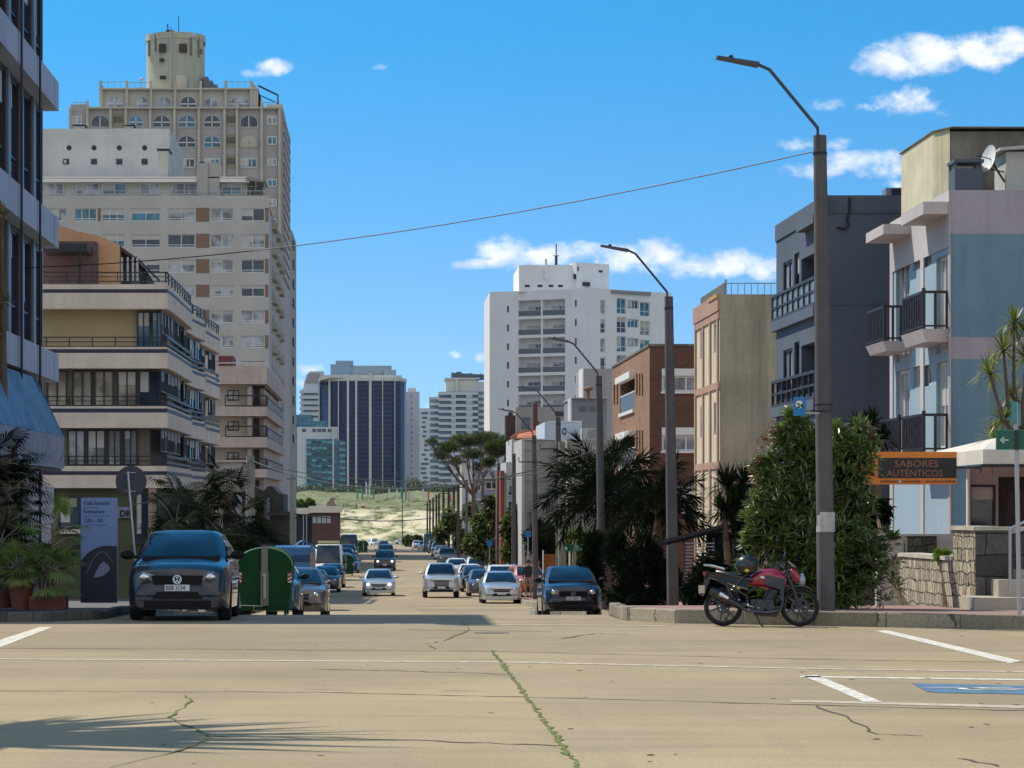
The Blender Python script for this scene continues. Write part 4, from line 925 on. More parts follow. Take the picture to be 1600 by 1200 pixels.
    m = MB(); m.oprism(f, [(x(470), zg(d)), (x(505), zg(d)), (x(505), z(580)), (x(484), z(580)), (x(479), z(585)), (x(475), z(598)), (x(474), z(606)), (x(470), z(610))], -20, 0); m.build('wall', far_white, r); rows(r, f, x(468), x(497), 610, 655, d, 8.8, .5, plain('far_pale2', (.48, .52, .58), .6), n1=2.5); rows(r, f, x(475), x(498), 614, 655, d, 8.8, .3, MATS['far_win'], 'window_band', 0, .3)
    m = MB(); m.oprism(f, [(x(477), z(598)), (x(500), z(598)), (x(500), z(583)), (x(484), z(583))], 0, 1); m.build('glazed_crown', plain('crown', (.28, .27, .30), .5), r)
    # teal glass block
    d = 1280; x = lambda u: X(u, d); z = lambda v: Z(v, d)
    r, f = tower('glass_building', 'teal glass block in a white frame with a stepped green glass top', 464, 527, 667, d, 30, far_white)
    m = MB(); m.box(x(445), x(464), d + 3, d + 25, zg(d), z(662)); m.box(x(445), x(487), d + 8, d + 25, z(668), z(647)); m.box(x(487), x(510), d + 8, d + 25, z(668), z(657)); m.box(x(527), x(538), d + 2, d + 22, zg(d), z(688)); m.build('green_glass_wing', teal, r)
    m = MB(); m.obox(f, x(479), x(520), zg(d) + 4, z(686), 0, .6); m.obox(f, x(522), x(527), zg(d), z(686), 0, .5); m.build('glass_front', teal, r)
    rr = random.Random(8); m = MB(); m2 = MB(); m3 = MB()
    for k in range(10):
        v = 689 + k * 9.5
        for j in range(5):
            u0 = 479.5 + j * 8.1; (m if rr.random() < .5 else m2).obox(f, x(u0), x(u0 + 7), z(v + rr.uniform(2, 5)), z(v), .6, 1.6 + rr.random())
        m3.box(x(530), x(539.5), d + 1, d + 4, z(v + 5.5), z(v + 2))
    m.split('balcony', plain('teal_pale', (.10, .30, .38), .4), r); m2.split('balcony', plain('teal_dark', (.015, .06, .09), .4), r); m3.split('side_balcony', MATS['teal_pale'], r)
    m = MB(); [m.obox(f, x(u), x(u + 6), z(675), z(670), .0, .2) for u in (472, 488, 496, 503, 512)]; m.split('window', MATS['far_win'], r)
    m = MB(); m.obox(f, x(519.5), x(522), zg(d), z(668), 0, 1.6); m.build('frame_post', far_white, r)
towers()

# ---- white tower on the right, built on a corner
def white_tower():
    yA, yB, yC = 417.0, 409.0, 419.0; d = yB; r = building('apartment_tower', 'white corner tower with recessed paired balconies and a roof penthouse', X(905, d), d)
    A = (X(765, yA), yA); B = (X(924, yB), yB); C = (X(1049, yC), yC)
    wh = wall('tower_white', (.80, .80, .80), .12, .05, .3); zt = Z(450, d); z0 = zg(d) - 3
    U = Vector((B[0] - A[0], B[1] - A[1], 0)); L1 = U.length; U.normalize(); f1 = Face((A[0], A[1], 0), U, (U.y, -U.x, 0))
    V = Vector((C[0] - B[0], C[1] - B[1], 0)); L2 = V.length; V.normalize(); f2 = Face((B[0], B[1], 0), V, (V.y, -V.x, 0))
    a = lambda u: (X(u, (yA + yB) / 2) - A[0]) / U.x; c = lambda u: (X(u, (yB + yC) / 2) - B[0]) / V.x; z = lambda v: Z(v, d)
    holes = []; hl = []
    for k in range(9):
        v = 465.5 + 29.8 * k
        hl += [(a(810.5), z(v + 25), a(845), z(v), 1.3), (a(847.5), z(v + 25), a(881.5), z(v), 1.3), (a(793), z(v + 18), a(796.5), z(v + 7.5), .3), (a(896), z(v + 13), a(899), z(v + 2), .3)]
    hr = []
    for k in range(9):
        v = 466 + 30 * k
        hr += [(c(935), z(v + 24), c(943.5), z(v + 2), .25), (c(962), z(v + 22), c(978), z(v - 3), .25), (c(980), z(v + 13), c(999), z(v - 1), .25), (c(1001), z(v + 24), c(1018), z(v + 1), .25)]
    m = MB(); m.facade(f1, 0, L1, z0, zt, hl, .3); m.facade(f2, 0, L2, z0, zt, hr, .25)
    for (p, q) in ((C, (C[0], 440)), ((C[0], 440), (A[0], 440)), ((A[0], 440), A)): m.poly([(*p, z0), (*q, z0), (*q, zt), (*p, zt)])
    m.poly([(*A, zt), (*B, zt), (*C, zt), (C[0], 440, zt), (A[0], 440, zt)]); m.build('wall', wh, r)
    rr = random.Random(3)
    for k in range(8):
        v = 465.5 + 29.8 * k
        for (u0, u1) in ((820, 844), (856, 881)) if k % 2 == 0 else ((818, 844), (858, 880)):
            window(r, f1, a(u0), z(v + 25) + .05, a(u1), z(v + 9), 1.27, 3, 0, MATS['frame_white'], MATS['glass_dark' if (u0 < 840 or k in (4, 5)) else 'blind'], .08)
        m = MB(); m.obox(f1, a(810.5), a(845), z(v + 25), z(v + 16.5), -.18, -.12); m.obox(f1, a(847.5), a(881.5), z(v + 25), z(v + 16.5), -.18, -.12); m.build('balcony_glass', plain('balc_glass', (.10, .11, .13), .15), r)
        m = MB(); m.obox(f1, a(810), a(882), z(v + 16.5), z(v + 16), -.2, -.1); m.build('balcony_rail', MATS['frame_white'], r)
        for (u, v0, v1) in ((793, 18, 7.5), (896, 13, 2)): m = MB(); m.obox(f1, a(u), a(u + 3.2), z(v + v0), z(v + v1), -.28, -.2); m.build('slit_window', MATS['glass_dark'], r)
        v = 466 + 30 * k
        for i, (u0, u1, q0, q1, n) in enumerate(((935, 943.5, 24, 2, 1), (962, 978, 22, -3, 2), (980, 999, 13, -1, 3), (1001, 1018, 24, 1, 2))):
            window(r, f2, c(u0), z(v + q0), c(u1), z(v + q1), .25, n, .35 if i in (0, 1, 3) else 0, MATS['frame_white'], MATS[['blind', 'glass_teal', 'glass_dark', 'glass_blue'][(i + k) % 4 if i else (k % 2) * 2]], .12)
    # penthouse
    yp = 414.0; m = MB(); m.box(X(811, yp), X(893, yp), yp, 432, zt - .2, Z(414, yp)); m.prism([(X(893, yp), yp), (X(900, yp), yp - 1), (X(952.5, yp + 2), yp + 3), (X(952.5, yp + 2), 432), (X(893, yp), 432)], zt - .2, Z(410.5, yp)); ph = m.build('penthouse', wh, r)
    for u in (820, 840, 857, 872): m = MB(); m.obox(FRONT(yp), X(u, yp), X(u + 7.5, yp), Z(448.5, yp), Z(445, yp), 0, .05); m.build('window', MATS['frame_dark'], ph)
    m = MB(); m.box(X(907, yp), X(922, yp), yp - .3, yp + .5, Z(447, yp), Z(441, yp)); m.box(X(895, yp), X(899, yp), yp - 1.3, yp - .8, Z(437, yp), Z(429, yp)); m.box(X(937, yp), X(943, yp), yp + 1.7, yp + 2.3, Z(424, yp), Z(421, yp)); m.box(X(902, yp), X(904, yp), yp - 1, yp, Z(424, yp), Z(418, yp)); m.build('roof_opening', MATS['frame_dark'], ph)
    m = MB(); m.tube([(X(871, yp), yp + 3, Z(413, yp)), (X(871, yp), yp + 3, Z(378, yp))], .09, 6); m.tube([(X(866, yp), yp + 3, Z(397, yp)), (X(876, yp), yp + 3, Z(397, yp))], .07, 6); m.tube([(X(871, yp), yp + 3, Z(413, yp)), (X(871, yp), yp + 3, Z(398, yp))], .2, 6); m.build('antenna', MATS['metal_dark'], ph)
    m = MB(); m.box(X(851, yp), X(855, yp), yp - .4, yp + .4, Z(436, yp), Z(405, yp)); m.box(X(936, yp), X(938.5, yp), yp + 4, yp + 4.8, Z(413, yp), Z(404, yp)); m.build('chimney', wh, ph)
    m = MB(); m.obox(f2, c(952), c(1017), z(456), z(451), .01, .35); m.build('roof_overhang', plain('ovh', (.25, .27, .30), .7), r)
white_tower()
# ================================================================ BUILDINGS, RIGHT SIDE
def teal_house():
    y0 = 62.0; xw = X(1485, y0); f = FRONT(y0); fw = WEST(xw); r = building('apartment_house', 'teal apartment house with pink bands and dark railed balconies', xw + 5, y0)
    x = lambda u: X(u, y0); z = lambda v: Z(v, y0); dw = lambda u: DS(u, xw); zt = z(297); z0 = zg(y0) - .3; y1 = DS(1392, xw)
    teal_p = wall('teal_paint', (.155, .26, .325), .45, .08, .6); pink = wall('pink_paint', (.37, .335, .38), .45, .06, .8)
    zb = [(z(365), zt, pink), (z(527), z(365), teal_p), (z(561), z(527), pink), (z(705), z(561), teal_p), (z0, z(705), teal_p)]
    for (b, t_, mt) in zb:
        m = MB(); m.poly([f.p(xw, b), f.p(24, b), f.p(24, t_), f.p(xw, t_)]); m.build('wall_band', mt, r)
    # street side with openings (a runs along the street)
    Zw = lambda v, u: Z(v, dw(u))
    holes = []; side = MB()
    win = [(1463, 1484, 400, 548), (1443, 1455, 386, 414), (1427, 1440, 392, 419), (1400, 1422, 398, 560), (1463, 1484, 565, 700), (1443, 1455, 570, 602), (1427, 1440, 572, 604), (1400, 1422, 578, 705)]
    for (u0, u1, v0, v1) in win: holes.append((dw(u1), Zw(v1, u1), dw(u0), Zw(v0, (u0 + u1) / 2), .18))
    bands = [(z(385), zt, wall('cream_pink', (.50, .45, .44), .12)), (z(530), z(385), teal_p), (z(562), z(530), MATS['cream_pink']), (z0, z(562), teal_p)]
    m = MB(); m.facade(fw, y0, y1, z0, zt, holes, .18); m.build('street_wall', wall('teal_side', (.30, .40, .46), .1, .05), r)
    m = MB(); m.obox(fw, y0 + .02, y1, z(385), zt + .001, 0.0, .03); m.obox(fw, y0 + .02, dw(1486) + .0, z0, z(385), 0, .02); 
    for (p, q) in ((y0 + .02, y0 + .12), (dw(1441.5) - .25, dw(1441.5) + .15), (y1 - .4, y1)): m.obox(fw, p, q, z0, z(385) - .002, .0, .03)
    m.split('pilaster', MATS['cream_pink'], r)
    for h, (u0, u1, v0, v1) in zip(holes, win):
        big = v1 - v0 > 100
        window(r, fw, h[0], h[1], h[2], h[3], .18, 3 if big else 1, 0, MATS['frame_white'], MATS['blind'] if big else MATS['glass_dark'], .07)
    m = MB(); m.poly([(xw, y0, zt), (24, y0, zt), (24, y1, zt), (xw, y1, zt)]); m.poly([(xw, y1, z0), (24, y1, z0), (24, y1, zt), (xw, y1, zt)]); m.build('roof', wall('roof_grey', (.3, .3, .28), .3), r)
    # slabs (canopies with slots) and balconies
    for k, (uo, a0, a1, vt, vb) in enumerate(((1408, y0 + .05, y0 + 2.7, 315, 338), (1353, y0 + 4.5, y0 + 6.9, 350, 369))):
        dd = (y0, 66.8)[k] if k == 0 else y0 + 4.5
        xo = X(uo, a1); zt2, zb2 = Z(vt, a0), Z(vb, a0) + .05
        m = MB(); m.box(xo, xo + .85, a0, a1, zb2, zt2)
        n = 6
        for j in range(n + 1): yy = a0 + (a1 - a0 - .14) * j / n; m.box(xo + .85, xw + .02, yy, yy + .14, zb2 + .02, zt2 - .01)
        m.build('slotted_canopy', MATS['cream_pink'], r)
    for k, (uo, a0, a1, vt, vb, vr) in enumerate(((1408, y0 + .15, y0 + 2.6, 514, 534, 454), (1353, y0 + 4.6, y0 + 6.9, 533, 548, 477), (1408, y0 + .15, y0 + 2.6, 706, 722, 646), (1374, y0 + 4.0, y0 + 6.4, 706, 720, 652))):
        xo = X(uo, a1); zt2, zb2, zr = Z(vt, a0), Z(vb, a0), Z(vr, a0)
        m = MB(); m.hexa([(xo + .1, a0, zb2), (xw, a0, zb2), (xw, a1, zb2), (xo + .1, a1, zb2), (xo, a0 - .05, zt2), (xw, a0 - .05, zt2), (xw, a1 + .05, zt2), (xo, a1 + .05, zt2)]); m.build('balcony_slab', MATS['cream_pink'], r)
        m = MB(); fa = FRONT(a0); fb = WEST(xo + .05)
        for ff, p, q in ((fa, xo + .05, xw - .05), (fb, a0, a1)):
            m.obox(ff, p, q, zr - .06, zr, -.03, .03); m.obox(ff, p, q, zt2 + .05, zt2 + .09, -.02, .02); nn = int((q - p) / .19)
            for j in range(nn + 1):
                c = p + (q - p) * j / nn; m.obox(ff, c - .028, c + .028, zt2, zr, -.025, .025)
        m.obox(fb, a0, a0 + .07, zt2, zr + .06, -.04, .03)
        nn = 5
        for j in range(nn):                                  # crossed bars on the street side
            c0 = a0 + (a1 - a0) * j / nn; c1 = a0 + (a1 - a0) * (j + 1) / nn
            m.tube([fb.p(c0, zt2 + .1, 0), fb.p(c1, zr - .06, 0)], .018, 4); m.tube([fb.p(c1, zt2 + .1, 0), fb.p(c0, zr - .06, 0)], .018, 4)
        m.build('balcony_railing', plain('rail_darkbrown', (.018, .012, .014), .5), r)
    # roof structures
    yr = y0 + 3.5; x = lambda u: X(u, yr); zz = lambda v: Z(v, yr)
    m = MB(); xa, xb, xc = x(1470), x(1527), x(1640); ym = yr - .0
    m.prism([(xa, yr + .9), (xb - .6, yr + .2), (xb - .6, yr + 5), (xa, yr + 5)], zt + .01, zz(199)); m.build('stair_tower', wall('tan_lit', (.62, .55, .37), .6, .12, 1.4), r)  # albedo raised so this face looks sunlit
    m = MB(); m.box(xb - .62, xc, yr + .25, yr + 5, zt + .01, zz(203)); m.prism([(xa - .04, yr + .85), (xb - .6, yr + .05), (xc, yr + .1), (xc, yr + 5.1), (xa - .04, yr + 5.1)], zz(199) + .003, zz(197)); m.build('tank_room', wall('bare_dark', (.20, .18, .15), .9, .35, 1.6), r)  # dark concrete tone stands in for shadow on the recessed part
    yq = y0 + 1.5; x = lambda u: X(u, yq); zz = lambda v: Z(v, yq)
    m = MB(); m.box(x(1492), x(1534), yq, yq + .7, zt + .01, zz(263)); 
    for u in (1492, 1531): m.box(x(u), x(u + 3), yq, yq + .08, zz(263), zz(254)); m.box(x(u), x(u + 3), yq + .62, yq + .7, zz(263), zz(254))
    m.box(x(1490), x(1537), yq - .05, yq + .75, zz(254), zz(249)); m.build('barbecue_chimney', plain('slate_paint', (.07, .085, .12), .7), r)
    m = MB(); m.box(x(1572), x(1640), yq, yq + 1.2, zt + .01, zz(237)); m.build('chimney', wall('chim_white', (.46, .45, .42), .2), r)
    m = MB(); m.hexa([(x(1560), yq - .2, zz(236)), (x(1640), yq - .2, zz(231)), (x(1640), yq + 1.3, zz(231)), (x(1560), yq + 1.3, zz(236)), (x(1560), yq - .2, zz(232)), (x(1640), yq - .2, zz(225)), (x(1640), yq + 1.3, zz(225)), (x(1560), yq + 1.3, zz(232))]); m.build('chimney_cap', MATS['chim_white'], r)
    # low planters and dark shrub behind the wall
    d = thing('satellite_dish', 'white satellite dish on the roof of the teal house', 'satellite dish', (x(1551), yq + .2, zz(247)))
    m = MB(); prof = [(0.0, .0), (.12, .01), (.22, .035), (.30, .07)]; c = Vector((x(1551), yq + .2, zz(247))); base = len(m.v)
    ax = Vector((-.93, -.3, .2)).normalized(); u_ = ax.orthogonal().normalized(); v_ = ax.cross(u_)
    for (rr_, h) in prof:
        for j in range(20):
            a = 2 * math.pi * j / 20; m.v.append(c + ax * h + (u_ * math.cos(a) * rr_ + v_ * math.sin(a) * rr_) * 1.05)
    for k in range(3):
        for j in range(20): a = k * 20 + j; b_ = k * 20 + (j + 1) % 20; m.f.append((a, b_, b_ + 20, a + 20))
    m.build('dish', MATS['white_paint'], d, smooth=True)
    m = MB(); m.tube([c, (x(1562), yq + .2, zz(266)), (x(1573), yq + .2, zz(283))], .025, 6); m.tube([c + Vector((-.1, 0, -.2)), (x(1575), yq + .2, zz(268))], .015, 5); m.tube([c, c + ax * .38], .012, 5); m.build('bracket', MATS['metal_dark'], d)
teal_house()

def slate_house():
    y0 = 72.0; ye = 80.2; xw = 11.3; f = FRONT(y0); r = building('apartment_house', 'dark slate blue apartment house with a slanted roofline and glass balconies', xw + 3, y0)
    x = lambda u: X(u, y0); z = lambda v: Z(v, y0); z0 = zg(y0) - .3; slate = wall('slate_wall', (.10, .122, .16), .35, .08, .5); zt = z(305)
    U = Vector((X(1213, ye) - xw, ye - y0, 0)); L = U.length; U.normalize(); fw = Face((xw, y0, 0), U, (-U.y, U.x, 0))
    s = lambda u: (lambda k: k)(((xw - (u - VU) / F * y0) / ((u - VU) / F * U.y - U.x)))         # distance along the side wall shown at column u
    dep = lambda a: y0 + U.y * a; zs = lambda v, a: CZ + (VV - v) * dep(a) / F
    m = MB(); m.poly([f.p(xw, z0), f.p(24, z0), f.p(24, zt), f.p(xw, zt)]); e = fw.p(L, 0); m.poly([f.p(xw, zt), f.p(24, zt), (24, ye, zt), (e.x, e.y, zt)]); m.poly([(e.x, e.y, z0), (24, ye, z0), (24, ye, zt), (e.x, e.y, zt)])
    hol = []
    for (v0, v1) in ((392, 470), (532, 610), (660, 740)): hol += [(s(1276), zs(v1, 1), s(1252), zs(v0, 1.2), .8), (s(1249), zs(v1, 4), s(1241), zs(v0, 4), .15), (s(1238), zs(v1, 5), s(1224), zs(v0 + 10, 5), .12)]
    m.facade(fw, 0, L, z0, zt, hol, .3); m.build('wall', slate, r)
    for i, h in enumerate(hol): window(r, fw, h[0], h[1], h[2], h[3], h[4], 2, 0, MATS['frame_dark'], MATS['glass_dark' if i % 3 < 2 else 'blind'], .06)
    m = MB(); m.obox(f, xw, 24, z(333), z(331), .0, .03); m.obox(f, xw, 24, z(477), z(475), 0, .02); m.build('string_course', slate, r)
    m = MB(); m.obox(fw, -.3, L, z(332), zt + .02, .005, .04); m.obox(fw, .5, 3.2, z(345), z(332), .005, .25); m.build('roof_fascia', slate, r)
    for (v0, v1, gl) in ((415, 470, 1), (560, 615, 0)):
        m = MB(); aa, bb = s(1279), L + .2; zr, zb = zs(v0 + 20, 2) , zs(v1 + 10, 2)
        m.obox(fw, aa, bb, zr - .08, zr, .02, .12); m.obox(fw, aa, bb, (zr + zb) / 2 - .03, (zr + zb) / 2 + .03, .04, .10); m.obox(fw, aa, bb, zb - .0, zb + .08, .02, .12)
        for k in range(9): c = aa + (bb - aa) * k / 8; m.obox(fw, c - .035, c + .035, zb, zr, .03, .11)
        b_ = m.build('balcony_railing', plain('rail_slate', (.03, .032, .045), .5), r)
        m = MB(); m.obox(fw, aa, bb, zb - .28, zb, .0, .14); m.build('balcony_slab', slate, r)
        if gl: m = MB(); m.obox(fw, aa, bb, zb + .1, zr - .1, .055, .07); m.build('glass_panels', plain('balc_pane', (.20, .24, .27), .15), b_)
    m = MB(); m.tube([f.p(x(1327), z(309), .04), f.p(x(1327), z(330), .04), f.p(x(1323), z(345), .05), f.p(x(1326), z(352), .05), f.p(x(1320), z(358), .05), f.p(x(1307), z(356), .05)], .03, 6); m.build('cable', MATS['black'], r)
    m = MB(); m.box(x(1391), x(1398), y0 + .6, y0 + 1.2, zt, z(289)); m.box(x(1398), x(1427), y0 + .6, y0 + 1.2, zt, z(289)); ac = m.build('air_conditioner', plain('ac_grey', (.16, .2, .24), .5), None, label='grey air conditioner box on the slate blue roof', cat='air conditioner', bevel=.01)
    m = MB(); m.obox(FRONT(y0 + .6), x(1399.5), x(1426), z(303.5), z(290.5), 0.002, .012); m.build('grille', MATS['frame_dark'], ac)
slate_house()

def tan_house():
    y0 = 96.0; xw = 11.45; ye = xw * F / 487; f = FRONT(y0); fw = WEST(xw); r = building('apartment_house', 'tan apartment house with a stained blank wall and pink ribs', xw + 3, y0)
    z = lambda v: Z(v, y0); z0 = zg(y0) - .3; zt = z(460); tan = wall('tan_stained', (.50, .44, .31), .75, .14, .55, dirt=(.10, .085, .06), thr=.40); 
    m = MB(); m.poly([f.p(xw, z0), f.p(24, z0), f.p(24, zt), f.p(xw, zt)]); m.poly([(xw, y0, zt), (24, y0, zt), (24, ye, zt), (xw, ye, zt)]); m.poly([(xw, ye, z0), (24, ye, z0), (24, ye, zt), (xw, ye, zt)]); m.build('wall', tan, r)
    hol = [(DS(u1, xw), z(v1), DS(u0, xw), z(v0), .1) for (u0, u1) in ((1115, 1119), (1094, 1097)) for (v0, v1) in ((500, 550), (625, 680), (750, 800))]
    m = MB(); m.facade(fw, y0, ye, z0, zt, hol, .1); m.build('street_wall', wall('tan_front', (.60, .52, .36), .2), r)
    for h in hol: window(r, fw, *h[:4], .1, 1, 0, MATS['frame_white'], MATS['blind'], .05)
    pk = wall('rib_pink', (.42, .26, .19), .2); m = MB()
    for u in (1088, 1100, 1111, 1123): d = DS(u, xw); m.obox(fw, max(y0, d - .12), min(ye, d + .2), z0, zt - .6, 0, .06)
    for v in (490, 600, 725): m.obox(fw, y0 + .01, ye, z(v + 7), z(v - 4), .0, .05)
    m.obox(fw, y0 + .01, ye + .2, zt - .55, zt + .02, 0, .08); m.build('pink_ribs', pk, r)
    m = MB(); m.obox(fw, y0, y0 + 2.6, zt - .1, zt + .03, .08, .12); m.build('cornice', plain('ochre', (.5, .27, .06), .7), r)
    gm = plain('rail_grey', (.25, .27, .25), .6); railing(r, f, xw + .2, 18, zt, z(441), -.3, gm, .22, .012, rail=.03, name='roof_railing'); railing(r, fw, y0 + .4, ye, zt, z(440), -.2, gm, .16, .02, rail=.04, name='roof_railing')
    m = MB(); m.tube([(xw + .25, y0 + .4, zt), (xw + .25, y0 + .4, z(435))], .03, 6); m.build('rail_post', gm, r)
tan_house()

def brick_house():
    y0 = 119.0; xw = X(1015, y0); ye = xw * F / 357; f = FRONT(y0); fw = WEST(xw); x = lambda u: X(u, y0); z = lambda v: Z(v, y0); dw = lambda u: DS(u, xw)
    r = building('apartment_house', 'brick apartment house with white sliding windows and loggias', xw + 2, y0); z0 = zg(y0) - .3; zt = z(541)
    bk = brick('brick_shaded', (.13, .055, .035), (.20, .08, .05), (.08, .055, .045)); bo = brick('brick_lit', (.24, .12, .065), (.36, .19, .11), (.30, .2, .12))  # same brick twice: shade on the front, sun on the street side, by colour
    hol = [(x(1034), z(612), x(1110), z(576)), (x(1034), z(705), x(1110), z(668)), (x(1034), z(800), x(1110), z(760))]
    m = MB(); m.facade(f, xw, 24, z0, zt, hol, .12); m.poly([(xw, y0, zt), (24, y0, zt), (24, ye, zt), (xw, ye, zt)]); m.poly([(xw, ye, z0), (24, ye, z0), (24, ye, zt), (xw, ye, zt)]); m.build('wall', bk, r)
    for h in hol:
        window(r, f, h[0], h[1], h[2], h[1] + (h[3] - h[1]) * .68, .12, 4, 0, MATS['frame_white'], MATS['blind'], .08)
        m = MB(); m.obox(f, h[0], h[2], h[1] + (h[3] - h[1]) * .69, h[3], -.1, .06); m.obox(f, h[0] - .05, h[2], h[1] - .08, h[1], -.1, .1); m.build('shutter_box', MATS['white_paint'], r)
    H = []
    for (v0, v1) in ((580, 640), (672, 728), (765, 800)):
        zz = lambda v, d: Z(v, d)
        H.append((dw(991.5), zz(v1, dw(991)), dw(969), zz(v0, dw(991)), 1.4))
    sl = []
    for (u0, u1, v0, v1, n) in ((993, 1006, 583, 618, 3), (957.5, 967, 600, 632, 2), (993, 1006, 672, 705, 3), (957.5, 967, 680, 708, 2)):
        for k in range(n): a = dw(u1) + (dw(u0) - dw(u1)) * (k + .2) / n; b_ = dw(u1) + (dw(u0) - dw(u1)) * (k + .75) / n; sl.append((a, Z(v1, a), b_, Z(v0, a), .25))
    m = MB(); m.facade(fw, y0, ye, z0, zt, H + sl, .3); m.build('street_wall', bo, r)
    m = MB()
    for h in H: m.obox(fw, h[0], h[2], h[3] - .3, h[3], -.05, .25); m.obox(fw, h[0], h[2], h[1] - .12, h[1] + .02, -1.3, .1)
    m.split('loggia_slab', MATS['white_paint'], r)
    for h in H: m = MB(); m.obox(fw, h[0], h[2], h[1] + .02, h[1] + .8, -.06, -.02); m.build('loggia_glass', MATS['balc_glass'], r); m = MB(); m.obox(fw, h[0], h[2], h[1] + .8, h[1] + .86, -.07, 0); m.build('loggia_rail', MATS['frame_white'], r); m = MB(); m.obox(fw, h[0] + .5, h[0] + 3, h[1] + .1, h[3] - .3, -1.36, -1.3); m.build('door', MATS['glass_dark'], r)
    m = MB()
    for h in sl: m.obox(fw, h[0] + .05, h[2] - .05, h[1] + .02, h[3] - .02, -.24, -.18)
    m.split('slit_glass', MATS['frame_dark'], r)
    m = MB(); m.obox(f, xw - .05, 24, zt, zt + .1, -.2, .05); m.obox(fw, y0, ye, zt, zt + .1, -.2, .05); m.build('coping', MATS['bare_dark'], r)
brick_house()

def cluster():
    """low white and grey houses between the brick house and the white tower"""
    def blk(u0, u1, vt, d, dep, mat, nm, lab, extra=None):
        r = building(nm, lab, X((u0 + u1) / 2, d), d); m = MB(); m.box(X(u0, d), X(u1, d), d, d + dep, zg(d) - .5, Z(vt, d)); m.build('wall', mat, r); return r
    gg = wall('wall_greygreen', (.33, .35, .32), .25, .08, .4); gw = wall('wall_greige', (.36, .34, .29), .3, .1, .4); wt = wall('wall_white', (.52, .52, .52), .12); gy = wall('wall_grey', (.24, .25, .27), .25)
    d = 152; r = blk(820, 870, 687, d, 9, gg, 'house', 'grey-green party wall house with a white edge and a vertical sign'); f = FRONT(d)
    x = lambda u: X(u, d); z = lambda v: Z(v, d)
    m = MB(); m.box(x(815), x(820) - .01, d - .1, d + 9, zg(d), z(686)); m.box(x(818), x(884), d - .1, d + .5, z(687.5), z(685.5)); m.build('white_trim', wt, r)
    m = MB(); m.obox(f, x(820), x(870), z(752), z(751.2), 0, .04); m.obox(f, x(820), x(870), z(704), z(703.4), 0, .03); m.obox(f, x(824), x(836), z(800), z(796.5), 0, .8); m.obox(f, x(827), x(836), z(812), z(806), 0, .25); m.build('ledge', gy, r)
    d = 150; x = lambda u: X(u, d); z = lambda v: Z(v, d); f = FRONT(d); r = building('house', 'red and white house edge with louvred strips behind the lamp pole', x(880), d)
    m = MB(); m.box(x(871), x(877), d, d + 6, zg(d) - .5, z(687)); m.build('wall', wt, r)
    m = MB(); m.box(x(870.6), x(888), d + .3, d + 6, zg(d) - .5, z(711)); m.box(x(880), x(889), d - .1, d + .3, zg(d), z(719)); m.build('red_wall', wall('red_oxide', (.30, .09, .06), .2), r)
    m = MB(); [m.box(x(u), x(u + 2), d - .2, d, z(711), z(689)) for u in (879, 883, 887)]; m.build('louvre', wt, r)
    d = 146; r = blk(886, 960, 687, d, 9, gw, 'house', 'greige blank house wall behind the tall palm fronds'); x = lambda u: X(u, d); z = lambda v: Z(v, d); f = FRONT(d)
    m = MB(); m.box(x(923), x(932), d - .4, d, z(716), z(697)); m.box(x(934), x(937), d - .4, d, z(730), z(700)); m.build('pipe_box', wt, r)
    m = MB(); m.box(x(932), x(936), d - .3, d - .1, z(697), z(692)); m.build('wall_lamp', MATS['black'], r)
    d = 175; r = blk(851, 909, 659.5, d, 10, plain('cool_white', (.50, .55, .62), .8), 'house', 'white box house with one round mark on its wall'); x = lambda u: X(u, d); z = lambda v: Z(v, d); f = FRONT(d)
    m = MB(); m.box(x(857), x(858), d - .05, d + 10, z(686), z(659)); m.obox(f, x(857), x(909), z(659.5), z(657.8), -.2, .05); m.build('white_trim', MATS['white_paint'], r)
    m = MB(); [m.obox(f, x(882 + 2.9 * math.cos(a)) - .04, x(882 + 2.9 * math.cos(a)) + .04, z(674 - 4.5 * math.sin(a)) - .04, z(674 - 4.5 * math.sin(a)) + .04, .0, .03) for a in [k * .35 for k in range(18)]]; m.build('round_mark', gy, r)
    r = blk(909, 936, 669, 172, 8, wt, 'house', 'small white house with a pale blue shutter'); m = MB(); m.obox(FRONT(172), X(920, 172), X(935, 172), Z(684, 172), Z(671, 172), 0, .06); m.build('shutter', MATS['crown'], r)
    d = 200; r = blk(894, 948, 622.5, d, 9, gy, 'house', 'grey flat-roofed house with a strip window'); f = FRONT(d); m = MB(); m.obox(f, X(906, d), X(915, d), Z(642, d), Z(635.5, d), 0, .05); m.obox(f, X(921, d), X(930, d), Z(642, d), Z(636, d), 0, .05); m.build('window', MATS['glass_dark'], r)
    m = MB(); m.box(X(892, d), X(950, d), d - .2, d + 9, Z(622.8, d), Z(621.3, d)); m.box(X(891.5, d), X(894, d), d - .1, d + 3, Z(690, d), Z(622.8, d)); m.build('roof_edge', wt, r)
    d = 260; r = blk(911, 960, 576, d, 10, wall('wall_pale', (.34, .34, .35), .2), 'house', 'taller pale grey house with a round rusty vent in front'); m = MB(); m.box(X(910, d), X(912, d), d - .1, d + 5, Z(640, d), Z(575, d)); m.build('wall_edge', MATS['white_paint'], r)
    m = MB(); m.tube([(X(925.5, 195), 199, Z(622, 195)), (X(925.5, 195), 199, Z(607, 195))], .12, 6); m.lathe([(.05, -.15), (.3, -.1), (.38, .0), (.3, .12), (0, .2)], (X(925.5, 195), 199, Z(604, 195)), 12); m.build('roof_vent', plain('rust', (.22, .10, .05), .8), None, label='round rusty vent cowl on the grey flat roof', cat='roof vent')
    # tiled roof house with chimneys
    d = 185; x = lambda u: X(u, d); z = lambda v: Z(v, d); f = FRONT(d); r = building('house', 'house with an orange tiled roof and two dark brick chimneys', x(825), d)
